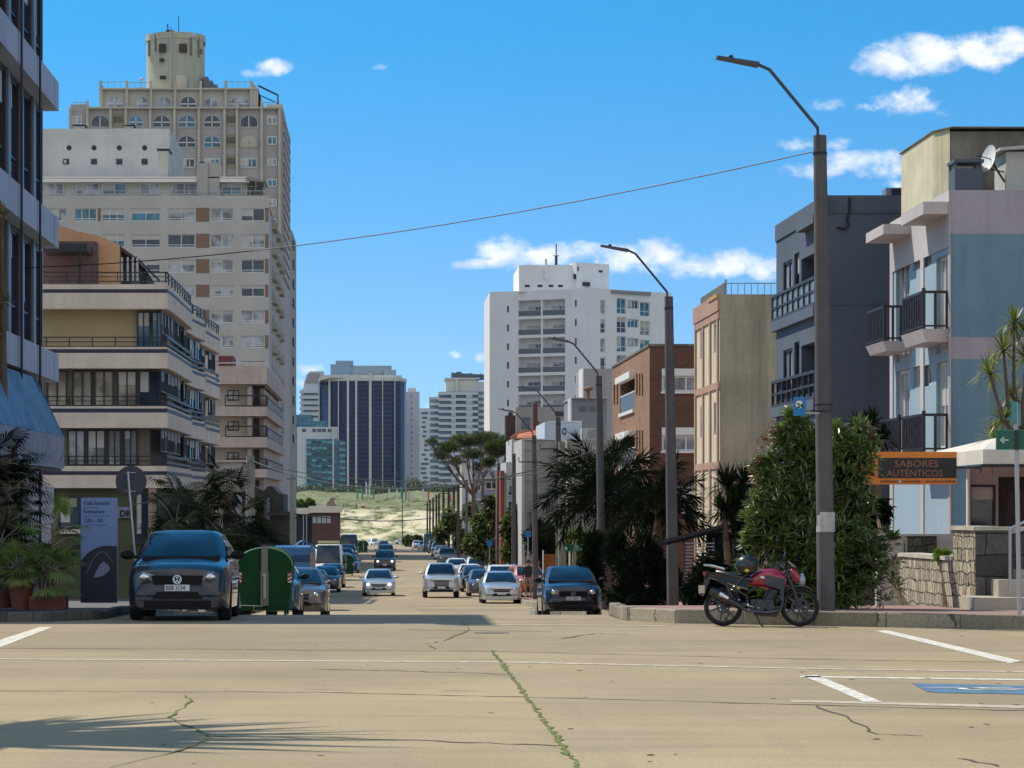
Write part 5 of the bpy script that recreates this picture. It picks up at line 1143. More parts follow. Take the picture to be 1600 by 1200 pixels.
    m = MB(); m.box(x(800), x(851), d + .5, d + 9, zg(d) - .5, z(686)); m.build('wall', wt, r)
    m = MB(); m.oprism(f, [(x(800), z(682)), (x(808), z(676)), (x(850), z(667)), (x(851), z(687)), (x(805), z(687))], -8, -.5); m.hexa([(x(806), d - 1, z(686)), (x(851), d - 1, z(686)), (x(851), d + 1, z(668)), (x(811), d + 1, z(676)), (x(806), d - 1, z(685)), (x(851), d - 1, z(685)), (x(851), d + 1, z(667)), (x(811), d + 1, z(675))])
    m.build('roof', brick('roof_tiles', (.45, .15, .07), (.52, .20, .10), (.2, .08, .05), .3, .2), r)
    m = MB(); m.box(x(794), x(810), d + 4, d + 5.5, z(684), z(646)); m.box(x(799), x(806), d + 4.2, d + 5, z(646), z(641)); m.build('chimney', brick('chimney_brick', (.06, .035, .03), (.08, .045, .04), (.04, .03, .03)), r)
    m = MB(); m.box(x(838), x(845), d + 4, d + 5, z(672), z(628)); m.build('chimney', brick('chimney_red', (.12, .05, .04), (.15, .06, .05), (.07, .05, .04)), r)
    # grey-beige block behind (with dark doors)
    d = 300; r = blk(806, 893, 636, d, 10, wall('wall_beige', (.33, .31, .28), .25), 'house', 'beige block with dark openings below the white tower'); f = FRONT(d)
    for (u0, u1, v0, v1) in ((815, 828, 652, 670), (833, 842, 658, 668), (868, 888, 643, 650)): m = MB(); m.obox(f, X(u0, d), X(u1, d), Z(v1, d), Z(v0, d), 0, .1); m.build('window', MATS['glass_dark'], r)
    # vertical-sign house and further row towards the pine
    d = 166; x = lambda u: X(u, d); z = lambda v: Z(v, d); f = FRONT(d); r = building('hotel', 'white hotel with a tall vertical letter sign on its corner', x(806), d)
    m = MB(); m.box(x(791), x(818), d + .2, d + 12, zg(d) - .5, z(722)); m.build('wall', wt, r)
    m = MB(); m.box(x(804.5), x(812), d - .5, d - .2, z(813), z(731)); sg = m.build('vertical_sign', plain('sign_black', (.015, .012, .014), .5), r)
    m = MB()
    fs = FRONT(d - .5)
    for k in range(13):                                      # letters are too small to read: pale glyph strokes of the sign
        v = 736 + k * 6; m.obox(fs, x(806.6), x(810), z(v + 3.4), z(v + 2.5), 0, .03); m.obox(fs, x(806.6), x(807.5), z(v + 3.4), z(v), 0, .03)
        if k % 2: m.obox(fs, x(806.6), x(810), z(v + .8), z(v), 0, .03)
        if k % 3: m.obox(fs, x(809.2), x(810), z(v + 3.4), z(v), 0, .03)
    m.build('sign_letters', MATS['white_paint'], sg)
    m = MB(); m.box(x(783), x(789), d + 1, d + 8, zg(d), z(735)); m.build('red_pier', MATS['red_oxide'], r)
    for k in range(3): window(r, FRONT(d + .2), x(793), z(775 + k * 25), x(801), z(757 + k * 25), -.03, 1, 0, MATS['frame_white'], MATS['glass_dark'], .06)
    d = 290; r = building('house', 'grey-blue balcony house glimpsed below the pine crown', X(760, d), d); f = FRONT(d); x = lambda u: X(u, d); z = lambda v: Z(v, d)
    m = MB(); m.box(x(738), x(790), d, d + 10, zg(d) - 1, z(735)); m.build('wall', wall('wall_bluegrey', (.30, .32, .40), .2), r)
    for (u0, u1, v0, v1) in ((758, 778, 752, 765), (744, 752, 755, 768), (758, 778, 790, 802)): window(r, f, x(u0), z(v1), x(u1), z(v0), -.03, 2, 0, MATS['frame_white'], MATS['glass_dark'], .1)
    m = MB(); m.obox(f, x(740), x(788), z(748), z(745), 0, .9); m.obox(f, x(740), x(788), z(782), z(779), 0, .9); m.build('balcony_slab', wt, r)
    d = 330; r = building('house', 'narrow cream house wall left of the pine trunk', X(729, d), d); m = MB(); m.box(X(722, d), X(740, d), d, d + 10, zg(d) - 1, Z(724, d)); m.build('wall', far_cream, r)
cluster()

def right_wall():
    # stone boundary wall, pier and dark plinth of the corner terrace
    r = thing('stone_wall', 'sunlit rubble stone wall with a pale coping and a square pier', 'stone wall', (9.3, 48, zg(48)))
    sw = stonewall('rubble', (.50, .44, .31), 5, bw=.15, bh=.2, dist=.07); P0 = (9.33, 51.0); P1 = (9.56, 47.35); P2 = (9.72, 46.3)
    zb = .05; zl = Z(873, 49); zh = Z(829, 46.3)
    def wal(p, q, z0, z1a, z1b, w_=.35):
        m = MB(); d_ = Vector((q[0] - p[0], q[1] - p[1], 0)).normalized(); n = Vector((d_.y, -d_.x, 0)) * -w_
        a, b_ = Vector((*p, 0)), Vector((*q, 0)); c = []
        for (pt) in (a, b_, b_ + n, a + n): c.append((pt.x, pt.y, z0))
        for (pt, zz) in ((a, z1a), (b_, z1b), (b_ + n, z1b), (a + n, z1a)): c.append((pt.x, pt.y, zz))
        m.hexa(c); return m
    wal(P0, P1, zb, zl - .0, zl + .0, .35).build('wall', sw, r, bevel=.03)
    wal(P1, P2, zb, zh, zh, .4).build('pier', sw, r, bevel=.03)
    wal((P0[0] - .03, P0[1]), (P1[0] - .03, P1[1] + .01), zl + .002, zl + .07, zl + .07, .42).build('coping', plain('coping', (.45, .42, .34), .85, var=.15), r)
    wal((P1[0] - .03, P1[1]), (P2[0] - .03, P2[1] - .03), zh + .002, zh + .07, zh + .07, .46).build('coping', MATS['coping'], r)
    d = 46.28; m = MB(); m.box(X(1524.5, d), 14, d, d + .4, .05, zh); m.build('plinth', stonewall('dark_ashlar', (.10, .095, .085), 2, dark=(.02, .02, .02), bw=.75, bh=.36, dist=.04), r)
    m = MB(); m.box(X(1524, d), 14, d - .02, d + .45, zh + .003, zh + .06); m.build('coping', MATS['coping'], r)
    d = 52; r = thing('garden_wall', 'smooth white garden wall with a dark stone niche', 'garden wall', (9.6, d, 0))
    m = MB(); m.box(X(1370, d), X(1500, d), d, d + .2, -.3, Z(834, d)); m.build('wall', wall('garden_white', (.55, .52, .50), .2), r)
    m = MB(); m.box(X(1412, d), X(1458, d), d - .35, d - .003, Z(900, d), Z(837, d)); m.build('stone_niche', stonewall('niche', (.10, .10, .07), 3, bw=.2, bh=.15), r)
    # steps
    d = 45.6; r = thing('steps', 'pale stone steps rising to the terrace by the handrail', 'steps', (X(1570, d), d, .15))
    for k, (u, v0, v1, dd) in enumerate(((1522, 946, 934, 45.2), (1560, 923, 906, 45.7), (1588, 905, 890, 46.0))):
        m = MB(); m.box(X(u, dd), 13, dd, 46.27, .15, Z(v1, dd)); m.build('step', wall('step_stone', (.42, .38, .30), .25), r)
    r = thing('handrail', 'brushed steel handrail at the stone steps', 'handrail', (X(1578, 45.3), 45.3, .3)); d = 45.3
    m = MB(); m.tube([(X(1578, d), d, Z(928, d)), (X(1578, d), d, Z(826, d))], .026, 8); m.build('post', MATS['steel'], r)
    m = MB(); m.tube([(X(1578, d), d, Z(826, d)), (X(1605, d), d + .1, Z(815, d)), (X(1640, d), d + .2, Z(804, d))], .024, 8); m.tube([(X(1578, d), d, Z(833, d)), (X(1640, d), d + .2, Z(820, d))], .016, 8); m.build('rail', MATS['steel'], r)
    # shop front under the awning
    d = 56.0; x = lambda u: X(u, d); z = lambda v: Z(v, d); f = FRONT(d); r = building('restaurant', 'restaurant front with a dark doorway behind the stone terrace', x(1560), d)
    m = MB(); m.facade(f, x(1512), 16, -.5, z(705), [(x(1514), z(835), x(1556), z(757), .1), (x(1560), z(860), x(1640), z(745), 1.2)], .1); m.box(x(1512), x(1514), d - .15, d, -.3, z(730)); m.build('wall', wall('shop_pink', (.42, .33, .30), .2), r)
    window(r, f, x(1514), z(835), x(1556), z(757), .1, 1, 0, MATS['frame_dark'], MATS['glass_dark'], .05)
    m = MB(); m.obox(f, x(1562), x(1575), z(860), z(745), -.3, -.1); m.obox(f, x(1575), x(1640), z(765), z(745), -.5, -.1); m.build('door', plain('door_dark', (.02, .012, .01), .6), r)
    m = MB(); m.box(X(1511.5, 50), X(1514, 50), 50, 50.1, .2, Z(725, 50)); m.build('awning_post', MATS['white_paint'], r)
    # awning: barrel-topped canvas
    r = thing('awning', 'weathered cream canvas awning over the restaurant terrace', 'awning', (X(1540, 50), 51, Z(728, 50)))
    A = (X(1497, 48.4), 48.4); B = (X(1536, 47.5), 47.5); zt_, zm, zbm = Z(688, 50), Z(703, 48), Z(728, 48); cl = wall('canvas', (.62, .58, .50), .35, .1, 1.5)
    m = MB(); n = 7; C = (X(1430, 56), 55.5); D = (16, 47.5); 
    prof = [(0, zbm), (0, zm), (.35, zm + .12), (.8, zm + .22), (1.4, zm + .29)]
    # front run along B->D, side run along C->B (receding)
    for (o0, z0_), (o1, z1_) in zip(prof, prof[1:]):
        m.poly([(B[0] + o0 * .55, B[1] + o0, z0_), (D[0], D[1] + o0, z0_), (D[0], D[1] + o1, z1_), (B[0] + o1 * .55, B[1] + o1, z1_)])
        m.poly([(C[0] + o0, C[1], z0_), (B[0] + o0 * .55, B[1] + o0, z0_), (B[0] + o1 * .55, B[1] + o1, z1_), (C[0] + o1, C[1], z1_)])
    m.poly([(C[0] + 1.4, C[1], prof[-1][1]), (B[0] + .77, B[1] + 1.4, prof[-1][1]), (D[0], D[1] + 1.4, prof[-1][1]), (D[0], 56, prof[-1][1] + .12)])
    m.build('canvas', cl, r)
    m = MB(); m.tube([(*C, zbm), (*B, zbm), (*D, zbm)], .03, 6); m.tube([(X(1500, 48), 48.3, zbm - .02), (X(1531, 48), 47.9, zbm - .04), (X(1530, 48), 47.9, zbm - .12)], .015, 5); m.build('frame', MATS['metal_dark'], r)
    # the sign
    d = 48.3; f = FRONT(d); x = lambda u: X(u, d); z = lambda v: Z(v, d); r = thing('shop_sign', 'orange and black restaurant sign reading SABORES AUTÉNTICOS', 'sign', (x(1420), d, z(757)))
    m = MB(); m.obox(f, x(1330), x(1495), z(757), z(706), -.06, 0); m.build('board', plain('sign_orange', (.70, .22, .03), .6, var=.1, vs=2), r, bevel=.005)
    m = MB(); m.obox(f, x(1372), x(1494.5), z(747), z(715.5), .002, .006); m.build('black_panel', plain('sign_black', (.015, .012, .014), .5), r)
    lt = plain('sign_letter', (.30, .13, .07), .6)
    zl_, zl2 = z(729.5), z(744.5)
    a = text_mb('SABORES', f, x(1397), zl_, .175, .012, .004, sx=1.0); w_ = max(v.x for v in a.v) - min(v.x for v in a.v); a = text_mb('SABORES', f, x(1397), zl_, .165, .012, .004, sx=(x(1466) - x(1397)) / w_ * 1.05); a.build('lettering', lt, r)
    a = text_mb('AUTÉNTICOS', f, x(1385), zl2, .175, .012, .004); w_ = max(v.x for v in a.v) - min(v.x for v in a.v); a = text_mb('AUTÉNTICOS', f, x(1385), zl2, .165, .012, .004, sx=(x(1478) - x(1385)) / w_); a.build('lettering', lt, r)
    m = MB(); rr = random.Random(6); u = 1376
    while u < 1490:
        w_ = rr.uniform(1.2, 2.6); 
        if not (1403 < u < 1410 or 1438 < u < 1445): m.obox(f, x(u), x(u + w_), z(753.6), z(751.4 if rr.random() < .6 else 750.6), .003, .006)
        u += w_ + .7
    m.build('small_print', plain('print_brown', (.16, .05, .02), .7), r)
    m = MB(); m.obox(f, x(1403.5), x(1407.5), z(754.5), z(750), .004, .008); m.build('icon', plain('icon_grey', (.4, .42, .5), .5), r); m = MB(); m.obox(f, x(1439), x(1443), z(754), z(751), .004, .008); m.build('icon', plain('icon_red', (.7, .15, .1), .5), r)
right_wall()
# ================================================================ VEHICLES
def paint(name, c, metal=.35, rough=.28):
    if name in MATS: return MATS[name]
    m, t, b = newmat(name); b.inputs['Metallic'].default_value = metal; b.inputs['Roughness'].default_value = rough; b.inputs['Coat Weight'].default_value = .95; b.inputs['Specular IOR Level'].default_value = .3; b.inputs['Coat Roughness'].default_value = .02
    dust = ramp(t, pos_noise(t, 3.5, 5), .45, .75, 0, .16); lnk(t, mixc(t, dust, c, (.22, .18, .13)), b.inputs['Base Color'])
    MATS[name] = m; return m
paint('paint_navy', (.003, .006, .018), .1); paint('paint_blue', (.01, .035, .10)); paint('paint_silver', (.55, .57, .58), .6, .3); paint('paint_white', (.74, .74, .72), 0, .3)
paint('paint_grey', (.10, .105, .11), .5); paint('paint_black', (.010, .011, .013), .2); paint('paint_brown', (.14, .10, .085), .4); paint('paint_bluegrey', (.05, .10, .16), .5); paint('paint_orange', (.55, .12, .02), .1); paint('paint_green', (.015, .04, .03), .3); paint('paint_maroon', (.10, .01, .02), .2)
plain('tyre', (.010, .010, .011), .85); plain('rim', (.30, .31, .32), .35, .8); plain('plastic_black', (.006, .006, .008), .6, spec=.2); plain('chrome', (.65, .66, .68), .12, 1.0); plain('plate_white', (.60, .62, .66), .5); plain('lamp_glass', (.30, .33, .37), .10, .35); plain('tail_red', (.35, .01, .01), .2)
glassm('car_glass', (.006, .010, .016), .03, .9)
lampon = plain('lamp_on', (.9, .9, .85), .3); lampon.node_tree.nodes['Principled BSDF'].inputs['Emission Color'].default_value = (1, .95, .85, 1); lampon.node_tree.nodes['Principled BSDF'].inputs['Emission Strength'].default_value = 3
CARS = {  # L, W, H, ground clearance, wheel r, front/rear axle y, deck profile, glasshouse: cowl y, roof front y, roof rear y, rear base y, belt z
 'hatch': dict(L=3.95, W=1.66, H=1.48, gc=.20, wr=.30, ax=(-1.17, 1.29), deck=[(-1.975, .62), (-1.93, .80), (-1.75, .89), (-1.2, .98), (-.85, 1.03), (1.3, 1.04), (1.85, 1.02), (1.96, .90), (1.975, .6)], gh=(-1.0, -.28, 1.35, 1.86, 1.0)),
 'sedan': dict(L=4.6, W=1.78, H=1.46, gc=.19, wr=.32, ax=(-1.36, 1.34), deck=[(-2.3, .60), (-2.25, .74), (-2.05, .82), (-1.3, .93), (-.95, .97), (1.4, 1.02), (1.75, 1.06), (2.2, 1.04), (2.29, .92), (2.3, .6)], gh=(-1.05, -.25, 1.0, 1.75, .97)),
 'suv': dict(L=4.55, W=1.84, H=1.72, gc=.24, wr=.36, ax=(-1.38, 1.32), deck=[(-2.275, .74), (-2.22, .92), (-2.0, 1.02), (-1.3, 1.12), (-1.0, 1.15), (1.8, 1.16), (2.2, 1.12), (2.275, .7)], gh=(-1.12, -.42, 1.85, 2.2, 1.12)),
 'pickup': dict(L=5.3, W=1.85, H=1.81, gc=.32, wr=.39, ax=(-1.6, 1.48), deck=[(-2.65, .82), (-2.58, 1.02), (-2.35, 1.12), (-1.5, 1.20), (-1.2, 1.22), (.95, 1.22), (1.0, 1.18), (2.6, 1.18), (2.65, .75)], gh=(-1.3, -.62, .62, .98, 1.18)),
 'van': dict(L=5.6, W=2.05, H=2.55, gc=.25, wr=.35, ax=(-1.85, 1.7), deck=[(-2.8, .80), (-2.74, 1.05), (-2.5, 1.18), (-2.2, 1.28), (2.7, 1.3), (2.8, .8)], gh=(-2.3, -1.45, 2.65, 2.78, 1.25)),
}
MESHES = {}
def lerp(P, y):
    if y <= P[0][0]: return P[0][1]
    for (a, za), (b, zb) in zip(P, P[1:]):
        if y <= b: return za + (zb - za) * (y - a) / (b - a)
    return P[-1][1]
def sub(key, name, mat, parent, fn, smooth=True, sharp=32):
    """a part in the vehicle's own coordinates; the mesh is built once per (key, material)"""
    k = (key, mat)
    if k not in MESHES: MESHES[k] = fn().mesh(name, MATS[mat], (0, 0, 0), smooth, sharp)
    o = bpy.data.objects.new(name, MESHES[k]); COL.objects.link(o); o.parent = parent; return o
def car(kind, color, x, y, rot=0, label='', group=None, lights=False, detail=2, plate=None, emblem=None, rack=None, loc_z=None, roofrails=False, cat='car', grille='plastic_black'):
    P = CARS[kind]; L, W, H, gc, wr = P['L'], P['W'], P['H'], P['gc'], P['wr']; hw = W / 2
    z = zg(y) + .006 if loc_z is None else loc_z
    root = thing({'van': 'parked_van', 'pickup': 'pickup_truck', 'suv': 'parked_suv'}.get(kind, 'parked_car'), label, cat, (x, y, z), rot, group)
    slope = (zg(y + 2) - zg(y - 2)) / 4 * math.cos(rot)
    root.rotation_euler = (math.atan(slope), 0, rot)
    c0, rf, rr_, rb, belt = P['gh']
    def wid(yy): t_ = abs(yy) / (L / 2); return hw * (1 - .17 * max(0, (t_ - .72) / .28) ** 2.2)
    def body():
        m = MB(); n = 56 if detail > 1 else 30; rings = []
        for i in range(n + 1):
            yy = -L / 2 + L * i / n; w_ = wid(yy); dk = lerp(P['deck'], yy); lo = gc + .10 * max(0, (abs(yy) / (L / 2) - .86) / .14)
            for a in P['ax']:
                d_ = abs(yy - a); Ra = wr + .07
                if d_ < Ra: lo = max(lo, wr + math.sqrt(Ra * Ra - d_ * d_) - .0)
            sec = [(w_ * .90, gc + .02), (w_ * .985, lo), (w_ * 1.0, max(lo, gc + .22)), (w_ * 1.0, max(lo, dk * .62)), (w_ * .985, max(lo + .01, dk - .16)), (w_ * .93, dk - .045), (w_ * .80, dk - .005), (w_ * .4, dk + .025), (0, dk + .035)]
            if lo > gc + .2: sec[0] = (w_ * .985, lo)
            rings.append([(s * a_, yy, b_) for s in (1,) for (a_, b_) in sec] + [(-a_, yy, b_) for (a_, b_) in reversed(sec[:-1])])
        k = len(rings[0])
        for i, rg in enumerate(rings): m.v += [Vector(p) for p in rg]
        for i in range(n):
            for j in range(k - 1): a = i * k + j; m.f.append((a, a + k, a + k + 1, a + 1))
        m.f.append(tuple(range(k))); m.f.append(tuple(reversed(range(n * k, n * k + k))))
        # dark-floor closing underneath
        m.box(-hw * .72, hw * .72, -L / 2 + .12, L / 2 - .12, gc - .02, gc + .1)
        return m
    sub((kind, 'body', detail), 'body', color, root, body)
    wb, wt = hw * .90, hw * .70
    if kind in ('van',): wb, wt = hw * .97, hw * .86
    if kind == 'suv': wt = hw * .76
    def cab():
        m = MB(); rows_ = []; N = 8
        zc = lerp(P['deck'], c0) - .03; zr = lerp(P['deck'], rb) - .03; Ht = H - .07
        def ring(z_, ya, yb, w_, cr): return [(-w_ * .86, ya - cr * .0, z_), (-w_, ya + .14, z_), (-w_, (ya + yb) / 2, z_), (-w_, yb - .12, z_), (-w_ * .85, yb, z_), (w_ * .85, yb, z_), (w_, yb - .12, z_), (w_, (ya + yb) / 2, z_), (w_, ya + .14, z_), (w_ * .86, ya, z_)]
        R0 = ring(zc, c0, rb, wb, 0); R1 = ring(Ht, rf, rr_, wt * 1.01, 0); R2 = ring(H - .015, rf + .12, rr_ - .12, wt * .86, 0); R3 = ring(H + .005, rf + .4, rr_ - .4, wt * .5, 0)
        mid = [tuple((a + b_) / 2 + (0, 0, .0)[i] for i, (a, b_) in enumerate(zip(p, q))) for p, q in zip(R0, R1)]
        mid = [(p[0] * 1.035, p[1] + (-.035 if k in (0, 9) else .03 if k in (4, 5) else 0), p[2]) for k, p in enumerate(mid)]
        for rg in (R0, mid, R1, R2, R3): m.v += [Vector(p) for p in rg]
        for i in range(4):
            for j in range(10): a = i * 10 + j; b_ = i * 10 + (j + 1) % 10; m.f.append((a, a + 10, b_ + 10, b_))
        m.f.append(tuple(range(40, 50))[::-1]); return m
    sub((kind, 'cab'), 'roof', color, root, cab, sharp=28)
    zc = lerp(P['deck'], c0); zr = lerp(P['deck'], rb); Ht = H - .07
    def glassq(pts, off):  # bilinear slightly bulged panel
        m = MB(); A, B, C, D = [Vector(p) for p in pts]; n = 6; nr = (B - A).cross(D - A).normalized()
        for i in range(n + 1):
            for j in range(n + 1):
                u_, v_ = i / n, j / n; p = A.lerp(B, u_).lerp(D.lerp(C, u_), v_); m.v.append(p + nr * (off + .05 * (1 - (2 * u_ - 1) ** 2) * (1 - (2 * v_ - 1) ** 2)))
        for i in range(n):
            for j in range(n): a = i * (n + 1) + j; m.f.append((a, a + n + 1, a + n + 2, a + 1))
        return m
    def wsh():
        return glassq([(-wb * .88, c0 - .03, zc + .0), (wb * .88, c0 - .03, zc + .0), (wt * .86, rf - .02, Ht - .035), (-wt * .86, rf - .02, Ht - .035)], .035)
    sub((kind, 'ws'), 'windshield', 'car_glass', root, wsh)
    if detail > 1:
        sub((kind, 'cowl'), 'cowl', 'plastic_black', root, lambda: MB().hexa([(-wb * .86, c0 - .16, zc - .03), (wb * .86, c0 - .16, zc - .03), (wb * .86, c0 + .02, zc - .02), (-wb * .86, c0 + .02, zc - .02), (-wb * .84, c0 - .14, zc + .03), (wb * .84, c0 - .14, zc + .03), (wb * .86, c0 + .0, zc + .05), (-wb * .86, c0 + .0, zc + .05)]))
    for s in (-1, 1):
        def side(s=s):
            m = MB(); e = .012
            def P_(t_, q): # t along, q up
                b0 = Vector((s * (wb + e), c0 + .30 + (rb - c0 - .45) * t_, zc + .05)); t1 = Vector((s * (wt * 1.01 + e), rf + .20 + (rr_ - rf - .32) * t_, Ht - .05)); p = b0.lerp(t1, q); p.x *= 1 + .035 * 4 * q * (1 - q) ; return p
            for (t0, t1_) in (((.02, .44), (.50, .97)) if kind != 'van' else ((.0, .22),)):
                for i in range(4):
                    q0, q1 = i / 4, (i + 1) / 4; m.poly([P_(t0, q0), P_(t1_, q0), P_(t1_, q1), P_(t0, q1)] if s > 0 else [P_(t0, q0), P_(t0, q1), P_(t1_, q1), P_(t1_, q0)])
            return m
        sub((kind, 'side', s), 'side_window', 'car_glass', root, side)
    if detail > 1 or kind == 'pickup':
        sub((kind, 'rw'), 'rear_window', 'car_glass', root, lambda: glassq([(wb * .8, rb + .03, zr + .02), (-wb * .8, rb + .03, zr + .02), (-wt * .8, rr_ + .03, Ht - .05), (wt * .8, rr_ + .03, Ht - .05)], .03))
    yf = -L / 2; hz = lerp(P['deck'], yf + .12)
    hl = hz - (.13 if kind in ('hatch', 'sedan') else .16)
    # headlights
    for s in (-1, 1):
        def head(s=s):
            m = MB(); w_ = wid(yf + .02); a0, a1 = s * w_ * .50, s * w_ * .985; y0, y1 = yf - .015, yf + .13
            q = [(a0, y0, hl - .07), (a1, y1, hl - .11), (a1 * 1.01, y1 + .14, hl + .11), (s * w_ * .80, y0 + .03, hl + .09), (a0 * 1.08, y0, hl + .04)]
            bk = [(p[0], p[1] + .16, p[2]) for p in q]; n = 5; m.v = [Vector(p) for p in q + bk]; m.f = [tuple(range(5)) if s > 0 else tuple(reversed(range(5)))]
            for k in range(5): l = (k + 1) % 5; m.f.append((k, k + 5, l + 5, l))
            return m
        h_ = sub((kind, 'head', s), 'headlight', 'lamp_glass' if not lights else 'lamp_glass', root, head, False)
        if detail > 1:
            def bulb(s=s): w_ = wid(yf); return MB().lathe([(.055, 0), (.055, .03), (.0, .035)][::-1] if False else [(.0, -.035), (.045, -.03), (.06, .0)], (s * w_ * .76, yf - .005, hl + .005), 12, 'y')
            def bulb2(s=s): w_ = wid(yf); return MB().blob((s * w_ * .78, yf + .01, hl + .005), (.085, .05, .07), 12, 8)
            sub((kind, 'bulb', s, lights), 'bulb', 'lamp_on' if lights else 'chrome', h_, bulb2)
    wf = wid(yf)
    # grille, lower intake, bumper
    gz0, gz1 = hl - .10, hl + .03
    if kind == 'suv': gz0 -= .10
    if kind == 'pickup': gz0 -= .16
    gw_ = .62 if kind == 'hatch' else .52
    g = sub((kind, 'grille', grille), 'grille', grille, root, lambda: MB().hexa([(-wf * gw_ * .9, yf - .02, gz0 - .02), (wf * gw_ * .9, yf - .02, gz0 - .02), (wf * gw_ * .9, yf + .06, gz0 - .02), (-wf * gw_ * .9, yf + .06, gz0 - .02), (-wf * gw_, yf - .02, gz1), (wf * gw_, yf - .02, gz1), (wf * gw_, yf + .06, gz1), (-wf * gw_, yf + .06, gz1)]), False)
    sub((kind, 'grillebar'), 'grille_bars', 'chrome' if kind in ('pickup', 'suv', 'sedan') else 'plastic_black', g, lambda: (lambda m: [m.box(-wf * .50, wf * .50, yf - .028, yf - .018, q, q + .012) for q in [gz0 + .03 + i * .045 for i in range(int((gz1 - gz0 - .03) / .045))]] and m)(MB()), False)
    def bump():
        m = MB(); n = 12; zz0, zz1 = gc - .01, gc + .13
        for zq, off in ((0, 0),):
            pts = []
            for i in range(n + 1):
                t_ = -1 + 2 * i / n; yy = yf + .22 * max(0, abs(t_) - .72) / .28 * 1.0; pts.append((wf * 1.09 * t_ * (1.0), yy - .03))
            back = [(p[0] * .95, p[1] + .2) for p in reversed(pts)]
            m.prism(pts + back, zz0, zz1)
        return m
    sub((kind, 'bumper'), 'front_bumper', 'plastic_black' if kind in ('suv', 'hatch', 'pickup') else color, root, bump)
    iz = gc + .15
    sub((kind, 'intake'), 'air_intake', 'plastic_black', root, lambda: MB().hexa([(-wf * .60, yf - .012, iz), (wf * .60, yf - .012, iz), (wf * .60, yf + .05, iz), (-wf * .60, yf + .05, iz), (-wf * .48, yf - .012, iz + .12), (wf * .48, yf - .012, iz + .12), (wf * .48, yf + .05, iz + .12), (-wf * .48, yf + .05, iz + .12)]), False)
    for s in (-1, 1):
        if detail > 1:
            sub((kind, 'fog', s, lights and kind == 'sedan'), 'fog_light', 'lamp_on' if (lights and kind == 'sedan') else 'plastic_black', root, lambda s=s: MB().box(s * wf * .80 - .07, s * wf * .80 + .07, yf + .02, yf + .12, iz + .02, iz + .09) , False)
    pz = (gz0 - .135) if kind != 'hatch' else gz0 - .12
    pl = sub((kind, 'plate'), 'license_plate', 'plate_white', root, lambda: MB().box(-.20, .20, yf - .04, yf - .022, pz, pz + .10), False)
    if plate:
        sub((kind, 'plt', plate), 'plate_text', 'paint_navy', pl, lambda: text_mb(plate, Face((0, yf - .04, 0), (1, 0, 0), (0, -1, 0)), -.185, pz + .017, .098, .003, .001, sx=.82, bold=.002), False)
    if emblem: emblem(root, yf, gz0, gz1)
    # mirrors
    for s in (-1, 1):
        def mir(s=s): m = MB(); m.blob((s * (wb + .17), c0 + .22, zc + .06), (.12, .06, .075), 10, 6); m.box(min(s * wb * .98, s * (wb + .1)), max(s * wb * .98, s * (wb + .1)), c0 + .2, c0 + .25, zc + .0, zc + .05); return m
        sub((kind, 'mirror', s), 'mirror', color if kind in ('sedan', 'pickup') else 'plastic_black', root, mir)
    # wheels
    for s in (-1, 1):
        for ai, a in enumerate(P['ax']):
            def tyre(s=s, a=a):
                m = MB(); x0 = s * (hw - .215); q = s
                m.lathe([(wr * .62, 0 * q), (wr * .93, 0 * q), (wr, .03 * q), (wr, .185 * q), (wr * .94, .21 * q), (wr * .62, .205 * q), (wr * .62, .16 * q)], (x0, a, wr), 28, 'x'); return m
            w_ = sub((kind, 'tyre', s, ai), 'wheel', 'tyre', root, tyre)
            if detail > 1:
                def rim(s=s, a=a):
                    m = MB(); xo = s * (hw - .035); m.lathe([(wr * .63, -.03 * s), (wr * .63, 0), (wr * .55, -.01 * s)], (xo, a, wr), 24, 'x', cap=False)
                    for k in range(5):
                        an = 2 * math.pi * k / 5; dx = Vector((0, math.cos(an), math.sin(an))); px = Vector((0, -math.sin(an), math.cos(an))); c_ = Vector((xo, a, wr))
                        m.hexa([c_ + px * .035 - Vector((s * .03, 0, 0)), c_ - px * .035 - Vector((s * .03, 0, 0)), c_ + dx * wr * .6 - px * .025 - Vector((s * .03, 0, 0)), c_ + dx * wr * .6 + px * .025 - Vector((s * .03, 0, 0)), c_ + px * .035, c_ - px * .035, c_ + dx * wr * .6 - px * .025, c_ + dx * wr * .6 + px * .025])
                    m.lathe([(wr * .16, -.02 * s), (wr * .16, .005 * s), (0, .01 * s)], (xo, a, wr), 12, 'x', cap=False); m.lathe([(wr * .6, -.06 * s), (0, -.06 * s)], (xo, a, wr), 20, 'x', cap=False); return m
                sub((kind, 'rim', s, ai), 'rim', 'rim', w_, rim, sharp=20)
    # trims along the flank, handles, tail lamps
    if detail > 1:
        for s in (-1, 1):
            sub((kind, 'handle', s), 'door_handle', 'chrome' if kind == 'sedan' else color, root, lambda s=s: MB().box(s * hw * 1.0 - .012, s * hw * 1.0 + .018, .25, .42, belt - .17, belt - .14).box(s * hw - .012, s * hw + .018, c0 + 1.35, c0 + 1.52, belt - .17, belt - .14) if False else MB().box(s * hw - .012, s * hw + .02, .35, .52, belt - .18, belt - .15), False)
            sub((kind, 'tail', s), 'tail_light', 'tail_red', root, lambda s=s: MB().box(s * wid(L / 2) * .97 - .09, s * wid(L / 2) * .97 + .02, L / 2 - .06, L / 2 + .012, belt - .22, belt - .06), False)
    if roofrails or kind == 'suv':
        for s in (-1, 1): sub((kind, 'rail', s), 'roof_rail', 'chrome' if detail > 1 else 'plastic_black', root, lambda s=s: MB().tube([(s * wt * .92, rf + .3, H - .03), (s * wt * .9, rf + .4, H + .045), (s * wt * .9, rr_ - .3, H + .045), (s * wt * .92, rr_ - .2, H - .03)], .018, 6))
